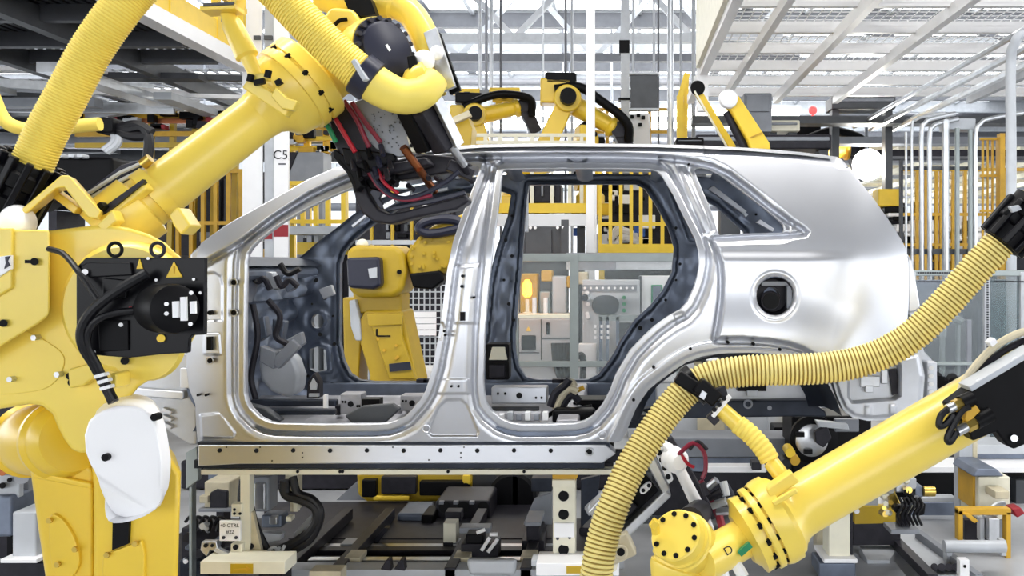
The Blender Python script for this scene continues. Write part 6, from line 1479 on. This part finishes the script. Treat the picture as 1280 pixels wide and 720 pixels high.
cbar(372, 455, 672, 5.85, .05, OFFW, 'side_plate', .04); cbar(660, 760, 674, 5.7, .06, BEIGE, 'side_plate', .04)
for x in (368, 430, 566, 656): 
    MB().box2((P(x, 0, 5.0).x, 4.75, .06), (P(x, 0, 5.0).x + .06, 5.9, .13)).build('cross_member', CHAR, cv, bevel=.004)
for x in (430, 566, 650): cbar(x, x + 20, 697, 4.9, .03, BEIGE, 'pad', .14)
for x in (425, 562, 652): cbar(x, x + 18, 680, 5.3, .03, GREY_L, 'pad', .12)
MB().pprism([(582, 700), (646, 700), (644, 720), (586, 720)], 4.6, 4.65).build('side_plate', GREY_L, cv, bevel=.02)
MB().pbox(386, 714, 426, 730, 4.5, .1).build('yellow_block', BEIGE, cv, bevel=.005)
MB().pprism([(466, 676), (480, 660), (486, 660), (470, 682)], 5.4, 5.45).build('gusset', CHAR, cv, smooth=0)
MB().box2((-2.7, 4.6, 0), (-.02, 5.95, .05)).build('base_plate', CHAR, cv, smooth=0)
for x in (475, 492): MB().pprism([(x, 712), (x + 8, 700), (x + 12, 700), (x + 14, 714)], 4.68, 4.74).build('stop_block', CHAR, cv, bevel=.004)

def fl(px, py, z=.0):
    Y = (CAMH - z) * F / (py - 328); return Vector(((px - 772) * Y / F, Y, z))
tag(MB().prism([fl(330, 627, .02), fl(690, 627, .02), fl(690, 690, .02), fl(330, 690, .02)], (0, 0, -.02)).build('floor_plate', CHAR, smooth=0), 'dark floor plate under the middle of the conveyor bed', 'plate')
tag(MB().pbox(225, 576, 766, 612, 6.87, .2).build('machine_block', CHAR, bevel=.02), 'long dark machine plinth behind the conveyor bed under the car', 'machine')
# tooling between the stands
def unit(name, label, cat, base, Y, parts):
    t = thing(name, label, cat, tuple(base))
    for nm, pix, Y0, Y1, mt, bv in parts: MB().pprism(pix, Y0, Y1).build(nm, mt, t, bevel=bv)
    return t
def R(x0, y0, x1, y1): return [(x0, y0), (x1, y0), (x1, y1), (x0, y1)]
t = unit('clamp_unit', 'black clamp unit with looping hoses beside the cream stand', 'clamp', P(340, 690, 4.6), 4.6, [
    ('cylinder_block', R(313, 596, 336, 640), 4.62, 4.75, GREY, .01), ('cylinder_face', R(317, 604, 331, 638), 4.6, 4.63, STEEL, .008), ('post', R(362, 590, 370, 640), 4.75, 4.85, BEIGE, .005),
    ('post_head', R(356, 590, 368, 606), 4.7, 4.76, OFFW, .006), ('lower_block', R(326, 644, 352, 660), 4.65, 4.75, STEEL_SHADE, .01), ('valve', R(336, 646, 346, 656), 4.62, 4.66, STEEL, .006), ('valve', R(357, 646, 364, 652), 4.62, 4.68, OFFW, .004),
    ('bracket', R(366, 628, 372, 640), 4.7, 4.74, OFFW, .004), ('link', [(366, 668), (388, 644), (392, 650), (372, 674)], 4.6, 4.64, GREY, .004), ('base', R(322, 690, 352, 740), 4.55, 4.7, CHAR, .01), ('wedge', [(324, 666), (352, 668), (350, 676), (330, 680)], 4.64, 4.7, GREY_L, .006)])
for pts, r in (([(306, 600), (304, 630), (310, 656), (322, 676), (330, 694)], .028), ([(312, 600), (312, 630), (320, 660), (334, 690)], .022), ([(356, 600), (358, 618), (376, 624), (394, 634), (396, 650), (384, 668), (362, 682), (336, 694)], .026), ([(366, 596), (372, 616), (390, 624), (400, 638), (398, 656), (386, 676), (360, 692)], .02), ([(352, 604), (354, 616), (366, 622)], .015)):
    MB().tube(catmull([P(x, y, 4.5) for x, y in pts], 8), r, 10).build('hose', RUBBER, t)
for pts in ([(330, 694), (342, 684), (350, 690), (356, 682)], [(326, 690), (338, 698), (350, 684)]): MB().tube(catmull([P(x, y, 4.46) for x, y in pts], 6), .008, 6).build('wire', GREY_L, t)
unit('tool_cabinet', 'brown tool box with a pale tag behind the cream stand', 'box', P(270, 640, 5.4), 5.4, [('body', R(255, 602, 287, 636), 5.4, 5.7, BEIGE, .01), ('face', [(262, 636), (262, 616), (270, 612), (284, 614), (284, 636)], 5.38, 5.41, CHAR, .008), ('tag', R(249, 620, 260, 629), 5.36, 5.4, BEIGE, .004), ('shelf', R(248, 636, 300, 640), 5.36, 5.7, GREY, .003), ('leg', R(270, 640, 280, 720), 5.5, 5.6, CHAR, .003), ('upper_panel', R(260, 588, 292, 606), 5.75, 5.8, STEEL_SHADE, .005), ('wall_panel', R(286, 588, 302, 640), 5.75, 5.8, GREY_L, .004)])
tag(MB().pprism([(232, 566), (246, 558), (248, 600), (232, 612)], 4.62, 4.66).box2(P(236, 600, 4.66), tuple(P(240, 640, 4.66) + Vector((0, .05, -.6)))).build('shield_plate', GREYGREEN, bevel=.004), 'pale greenish shield plate below the front end of the rocker', 'plate')
t = unit('valve_block', 'cluttered grey valve block at floor level beside the yellow turntable', 'valve', P(245, 700, 4.9), 4.9, [('body', R(226, 660, 262, 700), 4.9, 5.1, CHAR, .01), ('base', R(224, 700, 262, 760), 4.85, 5.1, STEEL_DARK, .01)])
r7 = random.Random(8)
for i in range(16):
    x = r7.uniform(226, 284); y = r7.uniform(644, 712); MB().cyl(P(x, y, 4.86), P(x + r7.uniform(-3, 6), y + r7.uniform(-4, 4), 4.78), r7.uniform(.01, .026), n=10).build('fitting', r7.choice((STEEL, CHAR, GREY_L, STEEL_SHADE)), t)
for i in range(5):
    x = 232 + i * 9; MB().tube(catmull([P(x, 652 + i, 4.8), P(x + 6, 646, 4.78), P(x + 14, 652, 4.8), P(x + 12, 664, 4.8)], 5), .009, 6).build('hose', RUBBER, t)
t = unit('drive_unit', 'grey drive unit and drum under the middle of the car', 'machine', P(600, 655, 6.2), 6.2, [('gear_box', R(544, 626, 612, 656), 6.0, 6.4, CHAR, .02), ('motor_cover', R(496, 642, 532, 656), 5.9, 6.2, STEEL_SHADE, .02), ('motor_end', R(526, 644, 542, 657), 5.85, 6.1, BLACK, .015), ('panel', R(590, 590, 645, 656), 6.62, 6.8, GREY_D, .01), ('column', R(640, 590, 648, 656), 6.4, 6.5, CHAR, .005), ('base', R(490, 655, 670, 690), 6.1, 6.45, CHAR, .01), ('sheet', [(408, 636), (446, 602), (458, 628), (452, 658), (420, 656)], 6.6, 6.63, GREY, .003), ('fold', [(404, 640), (440, 636), (430, 658), (402, 656)], 6.5, 6.55, STEEL_SHADE, .003)])
MB().lathe(P(640, 622, 6.4), (0, 1, 0), [(0, .15), (.03, .17), (.4, .17)], 32).build('drum', BLACK, t)
for x in (556, 579, 604): MB().cyl(P(x, 634, 5.99), P(x, 634, 5.96), .036, n=18).build('round_port', BLACK, t)
for x in (552, 570, 590): MB().box(P(x, 628, 5.97), (.03, .03, .02)).build('bolt_block', GREY, t)
MB().pbox(554, 654, 570, 679, 5.3, .1).build('switch_block', OFFW, t, bevel=.004); MB().pbox(556, 640, 576, 652, 5.5, .1).build('switch_cap', CHAR, t, bevel=.006)
MB().box2((P(556, 0, 5.35).x, 5.3, .05), (P(568, 0, 5.35).x, 5.4, P(0, 678, 5.3).z)).build('switch_post', CHAR, t, smooth=0)
t = unit('clamp_unit', 'small black clamp with white levers on the conveyor rails', 'clamp', P(600, 690, 5.0), 5.0, [('body', R(582, 668, 604, 680), 5.0, 5.1, BLACK, .008), ('slide', R(574, 660, 612, 667), 5.1, 5.2, GREY, .005), ('base', R(576, 680, 622, 700), 5.0, 5.15, CHAR, .005)])
for x0, y0, x1, y1 in ((602, 688, 612, 672), (610, 690, 622, 674), (612, 668, 622, 668), (596, 666, 606, 662)): MB().cyl(P(x0, y0, 4.95), P(x1, y1, 4.95), .01).build('lever', WHITE, t)
t = unit('lift_post', 'dark lift post with a grey foot between the drum and the holed stand', 'post', P(668, 655, 5.2), 5.2, [('post', R(658, 656, 674, 676), 5.2, 5.35, CHAR, .006), ('top_plate', R(656, 653, 676, 658), 5.15, 5.4, GREY, .004), ('foot', R(652, 676, 680, 708), 5.2, 5.4, CHAR, .006), ('pale_plate', [(668, 624), (690, 616), (690, 656), (654, 656)], 5.6, 5.64, GREY, .004)])
unit('dark_panel', 'dark angled panels behind the holed stand', 'panel', P(740, 640, 5.6), 5.6, [('panel', [(726, 600), (750, 594), (746, 640), (726, 660)], 5.6, 5.65, STEEL_DARK, .004), ('pale_rod', [(730, 636), (752, 616), (756, 624), (736, 646)], 5.0, 5.05, GREY_L, .008), ('frame', R(664, 598, 690, 615), 5.7, 5.8, STEEL_DARK, .006), ('stand', R(724, 660, 752, 730), 5.6, 5.75, CHAR, .006)])
for i, (x, y) in enumerate(((722, 646), (728, 652), (724, 640), (731, 644))): pass

# ---------------------------------------------------------------- behind the wheel arch and the slanting forearm
t = unit('conveyor_bed', 'long grey beam with a white rail behind the rear wheel arch', 'conveyor', P(900, 580, 6.0), 6.0, [('beam', R(786, 548, 1000, 572), 6.0, 6.3, GREY, .008), ('lower_beam', R(800, 572, 1000, 590), 6.1, 6.3, STEEL_SHADE, .006), ('white_rail', R(884, 583, 958, 591), 5.7, 5.8, WHITE, .006), ('rail_end', R(940, 578, 952, 588), 5.66, 5.76, CHAR, .006), ('dark_back', R(780, 590, 960, 680), 6.2, 6.3, CHAR, .006), ('leg', R(800, 590, 815, 690), 6.0, 6.15, GREY_D, .004)])
unit('wall_cabinet', 'pale cabinet doors behind the rear wheel arch opening', 'cabinet', P(900, 540, 6.8), 6.8, [('body', R(838, 510, 1040, 560), 6.8, 7.1, GREY_L, .006), ('door', R(872, 512, 906, 548), 6.76, 6.8, BEIGE, .004), ('door', R(960, 520, 982, 546), 6.76, 6.8, GREY_L, .004), ('yellow_tab', R(980, 520, 994, 534), 6.7, 6.75, SAFE_Y, .004), ('cup', [(912, 524), (934, 524), (930, 550), (914, 550)], 6.5, 6.7, GREY, .015), ('dark_box', R(968, 534, 990, 566), 6.5, 6.7, BLACK, .01), ('plinth', R(838, 556, 1040, 760), 6.85, 7.05, CHAR, .004)])
t = unit('drive_motor', 'black drive motor with round silver face below the tail', 'motor', P(1020, 550, 5.6), 5.6, [('housing', R(990, 520, 1090, 600), 5.75, 6.1, BLACK, .02), ('arm', [(1020, 526), (1060, 530), (1062, 538), (1024, 534)], 5.5, 5.56, GREY_L, .006), ('claw', [(1018, 540), (1034, 532), (1040, 548), (1030, 560), (1020, 554)], 5.5, 5.55, CHAR, .008), ('plate', R(1044, 524, 1074, 540), 5.55, 5.6, GREY, .006), ('stand', R(1000, 600, 1080, 720), 5.8, 6.0, CHAR, .01)])
MB().lathe(P(1016, 548, 5.72), (0, -1, 0), [(0, .15), (.04, .15), (.05, .12)], 32).build('rim', BLACK, t); MB().lathe(P(1014, 550, 5.66), (0, -1, 0), [(0, .1), (.02, .1), (.03, .07)], 28).build('silver_face', STEEL, t)
MB().box(P(1000, 543, 5.62), (.05, .03, .03)).box(P(1010, 564, 5.62), (.05, .03, .03)).each('face_lug', BLACK, t)
for x, y, mt in ((984, 560, SAFE_Y), (990, 570, AMBER_Y), (978, 574, CHAR)): MB().cyl(P(x, y, 5.6), P(x + 4, y + 6, 5.5), .03).build('valve', mt, t)
t = unit('support_column', 'tall grey square column under the black cable box', 'column', P(1208, 660, 5.9), 5.9, [('shaft', R(1199, 545, 1216, 690), 5.9, 6.0, GREY_L, .006), ('side', R(1216, 545, 1222, 690), 5.95, 6.0, BEIGE, .004), ('foot', R(1192, 688, 1224, 700), 5.85, 6.1, GREY_D, .006)])
t = unit('conveyor_bed', 'wide grey conveyor beam with white top running to the frame edge', 'conveyor', P(1250, 580, 6.6), 6.6, [('upper_beam', R(1217, 556, 1320, 568), 6.6, 6.9, GREY_L, .006), ('middle_beam', R(1217, 566, 1320, 580), 6.65, 6.9, STEEL_SHADE, .006), ('white_top', R(1145, 583, 1320, 591), 6.4, 6.7, WHITE, .006), ('dark_side', R(1110, 590, 1320, 622), 6.6, 6.8, BLACK, .006), ('leg', R(1270, 600, 1284, 700), 6.5, 6.6, GREY_D, .004), ('rail', R(1150, 622, 1196, 628), 6.0, 6.1, GREY_L, .006), ('lower_face', R(1130, 628, 1198, 676), 6.2, 6.3, STEEL_SHADE, .006)])
t = unit('machine_cabinet', 'cream cabinet with dark blue lid near the frame edge', 'cabinet', P(1242, 660, 5.6), 5.6, [('body', R(1223, 596, 1263, 650), 5.6, 5.9, OFFW, .01), ('side', R(1216, 592, 1224, 636), 5.65, 5.9, AMBER_Y, .004), ('lid', [(1216, 596), (1222, 586), (1246, 586), (1256, 596)], 5.55, 5.9, STEEL_SHADE, .01), ('box', R(1244, 614, 1262, 624), 5.45, 5.6, BEIGE, .006), ('red_knob', [(1264, 636), (1276, 634), (1282, 642), (1272, 648)], 5.4, 5.5, REDP, .01), ('plinth', R(1225, 650, 1262, 676), 5.6, 5.85, GREY, .006)])
for pts in ([(1236, 640), (1246, 632), (1256, 630)], [(1240, 646), (1250, 636), (1258, 640)]): MB().tube(catmull([P(x, y, 5.4) for x, y in pts], 5), .02, 8).build('hose', STEEL, t)
t = unit('floor_stand', 'orange floor frame beside the tall grey square column', 'frame', P(1215, 675, 5.3), 5.3, [('post', R(1198, 638, 1204, 676), 5.3, 5.36, AMBER_Y, .004), ('top_bar', R(1198, 636, 1264, 644), 5.3, 5.36, AMBER_Y, .004), ('brace', [(1204, 642), (1212, 642), (1224, 652), (1218, 654)], 5.28, 5.34, AMBER_Y, .004), ('panel', R(1206, 650, 1236, 676), 5.5, 5.55, CHAR, .004), ('pale_post', R(1225, 648, 1231, 676), 5.35, 5.4, GREY_L, .004), ('steel_post', R(1236, 648, 1250, 676), 5.3, 5.4, STEEL, .006), ('end_post', R(1258, 640, 1264, 700), 5.3, 5.36, AMBER_Y, .004)])
tag(MB().cyl(P(1180, 683, 5.0), P(1256, 683, 5.0), .034, n=16).box2(P(1252, 676, 5.02), tuple(P(1258, 695, 5.02) + Vector((0, .06, 0)))).box2(P(1184, 688, 5.02), tuple(P(1190, 690, 5.02) + Vector((0, .06, -.14)))).build('floor_roller', GREY_L), 'pale floor roller in front of the orange floor frame', 'roller')
t = unit('tool_stand', 'cream square post standing under the slanting forearm', 'post', P(1048, 690, 4.9), 4.9, [('shaft', R(1036, 632, 1063, 700), 4.9, 5.05, OFFW, .008), ('shaft_edge', R(1063, 632, 1066, 700), 4.92, 5.0, CHAR, .002), ('rear_post', R(1021, 650, 1032, 690), 5.2, 5.3, BEIGE, .006), ('foot', R(1030, 699, 1072, 704), 4.85, 5.1, WHITE, .004), ('cap', R(1034, 626, 1066, 634), 4.88, 5.08, GREY_L, .004), ('ground_pad', R(1024, 704, 1070, 722), 4.9, 5.1, STEEL_SHADE, .008)])
t = unit('clamp_unit', 'jumble of white and brass clamp parts under the slanting forearm', 'clamp', P(1130, 660, 5.0), 5.0, [('plate', R(1068, 618, 1098, 632), 5.1, 5.16, GREY_L, .006), ('yellow_plate', [(1068, 634), (1124, 630), (1124, 654), (1068, 656)], 5.3, 5.34, YEL_O, .006), ('block', R(1104, 606, 1114, 626), 5.0, 5.1, OFFW, .006), ('block', R(1122, 598, 1146, 612), 4.95, 5.1, GREY_L, .008), ('block', R(1120, 600, 1136, 616), 4.9, 5.0, STEEL, .008), ('brass_block', [(1110, 612), (1118, 612), (1126, 630), (1114, 630)], 4.95, 5.0, BRASS, .006), ('cam', [(1142, 624), (1158, 630), (1156, 644), (1146, 646)], 4.95, 5.0, BLACK, .01), ('cylinder_mount', R(1144, 608, 1154, 622), 4.95, 5.05, STEEL_SHADE, .006), ('column', R(1126, 634, 1138, 668), 5.0, 5.1, CHAR, .006), ('base', R(1114, 662, 1150, 668), 4.95, 5.1, GREY, .004), ('dark_foot', R(1066, 654, 1126, 682), 5.3, 5.5, CHAR, .006)])
MB().cyl(P(1154, 614, 4.95), P(1168, 614, 4.95), .028).build('brass_cup', BRASS, t); MB().cyl(P(1071, 639, 5.28), P(1071, 639, 5.24), .016).build('white_button', WHITE, t)
MB().cyl(P(1084, 623, 5.1), P(1084, 623, 5.06), .022).build('copper_button', COPPER, t)
r7 = random.Random(18)
for i in range(22):
    x = r7.uniform(1098, 1160); y = r7.uniform(602, 648); MB().cyl(P(x, y, 4.92), P(x + r7.uniform(-6, 6), y + r7.uniform(-5, 5), 4.86), r7.uniform(.008, .02), n=9).build('fitting', r7.choice((STEEL, BLACK, CHAR, OFFW, BRASS)), t)
for i in range(6):
    x = 1124 + i * 5; MB().tube(catmull([P(x, 622, 4.85), P(x + 4, 632, 4.83), P(x - 2, 644, 4.85), P(x + 3, 656, 4.9)], 5), .008, 6).build('hose', RUBBER, t)
# floor tracks and plates
t = thing('floor_track', 'steel floor track slanting across the floor under the tail', 'track', (P(1150, 0, 5).x, 5, 0))
MB().prism([fl(1112, 668, .06), fl(1146, 668, .06), fl(1222, 722, .06), fl(1166, 722, .06)], (0, 0, -.06)).build('track_plate', GREY_L, t, smooth=0)
MB().bar(fl(1110, 668, .08), fl(1166, 724, .08), .05, .05).build('track_edge', CHAR, t, smooth=0); MB().bar(fl(1148, 668, .08), fl(1224, 724, .08), .04, .05).build('track_edge', GREY, t, smooth=0)
for i in range(5): MB().cyl(fl(1168 + i * 9, 709, .06), fl(1168 + i * 9, 709, .1), .02).build('track_bolt', CHAR, t)
MB().pbox(1200, 700, 1212, 722, 4.7, .05).build('end_stop', WHITE, t, bevel=.004); MB().cyl(P(1206, 708, 4.7), P(1206, 708, 4.69), .008).build('stop_hole', BLACK, t)
tag(MB().prism([fl(1074, 682, .05), fl(1124, 682, .05), fl(1112, 700, .05), fl(1084, 700, .05)], (0, 0, -.05)).build('floor_plate', GREY_L, smooth=0), 'pale trapezoid floor plate beside the cream square post', 'plate')
tag(MB().prism([fl(1068, 690, .03), fl(1082, 702, .03), fl(1118, 702, .03), fl(1150, 740, .03), fl(1040, 740, .03)], (0, 0, -.03)).build('floor_plate', GREY, smooth=0), 'wide grey floor plate in front of the cream square post', 'plate')
# frame edge behind the big robot
t = unit('valve_cabinet', 'white box cabinet with dark fittings behind the big robot', 'cabinet', P(28, 705, 4.8), 4.8, [('body', R(15, 640, 45, 698), 4.8, 5.0, GREY_L, .01), ('shelf', R(0, 699, 46, 704), 4.75, 5.05, WHITE, .004), ('dark_door', R(-20, 620, 14, 672), 4.85, 5.05, STEEL_SHADE, .02), ('post', R(8, 560, 15, 720), 5.05, 5.12, BLACK, .004), ('top_plate', R(-20, 552, 20, 558), 4.8, 5.1, OFFW, .004), ('valve_plate', R(-10, 580, 24, 622), 4.9, 4.94, GREY_L, .006), ('panel', R(20, 575, 36, 620), 5.0, 5.1, GREY, .006), ('back', R(-40, 505, 70, 720), 5.3, 5.35, CHAR, .004), ('plinth', R(-10, 704, 60, 790), 4.85, 5.1, CHAR, .006)])
for x, y, rr, mt in ((3, 590, .02, COPPER), (3, 607, .016, BLACK), (12, 600, .012, BLACK), (27, 597, .035, GREY), (27, 597, .02, CHAR)): MB().cyl(P(x, y, 4.9), P(x, y, 4.86 - rr), rr, n=14).build('fitting', mt, t)
r7 = random.Random(31)
for i in range(18):
    x = r7.uniform(-4, 34); y = r7.uniform(515, 575); MB().cyl(P(x, y, 5.0), P(x + r7.uniform(-5, 5), y + r7.uniform(-4, 4), 4.92), r7.uniform(.008, .026), n=9).build('fitting', r7.choice((CHAR, BLACK, GREY, NAVY, STEEL)), t)
for i in range(4): MB().tube(catmull([P(2 + i * 8, 562, 4.95), P(8 + i * 8, 570, 4.9), P(4 + i * 8, 580, 4.92)], 5), .01, 6).build('hose', RUBBER, t)

# ---------------------------------------------------------------- groups of repeats
GROUPS = {'strip_lamp': 'strip lamps under the roof', 'drop_pipe': 'pipes dropping from the roof', 'riser_conduit': 'vertical conduits beyond the car tail', 'support_stand': 'support stands under the car',
          'safety_railing': 'safety railings of the hall', 'conduit': 'conduits under the mesh platform', 'overhead_pipe': 'overhead pipes at the far end', 'roof_truss': 'roof trusses', 'lifting_arm': 'tilted yellow arms behind the car',
          'welding_robot': 'yellow welding robots', 'welding_gun': 'welding guns', 'cable_hose': 'corrugated robot hoses', 'machine_block': 'machines around the line', 'control_cabinet': 'control cabinets', 'conveyor_bed': 'conveyor beds',
          'clamp_unit': 'clamp units', 'pipe_bridge': 'yellow pipe bridges', 'floor_plate': 'floor plates', 'white_cabinet': 'white cabinets', 'steel_column': 'columns of the hall'}
for o in COL.objects:
    if o.parent is None and o.get('label') and not o.get('group'):
        g = GROUPS.get(o.name.split('.')[0])
        if not g and o.name.startswith('cable_tray'): g = 'cable trays behind the mesh platform'
        if g: o['group'] = g
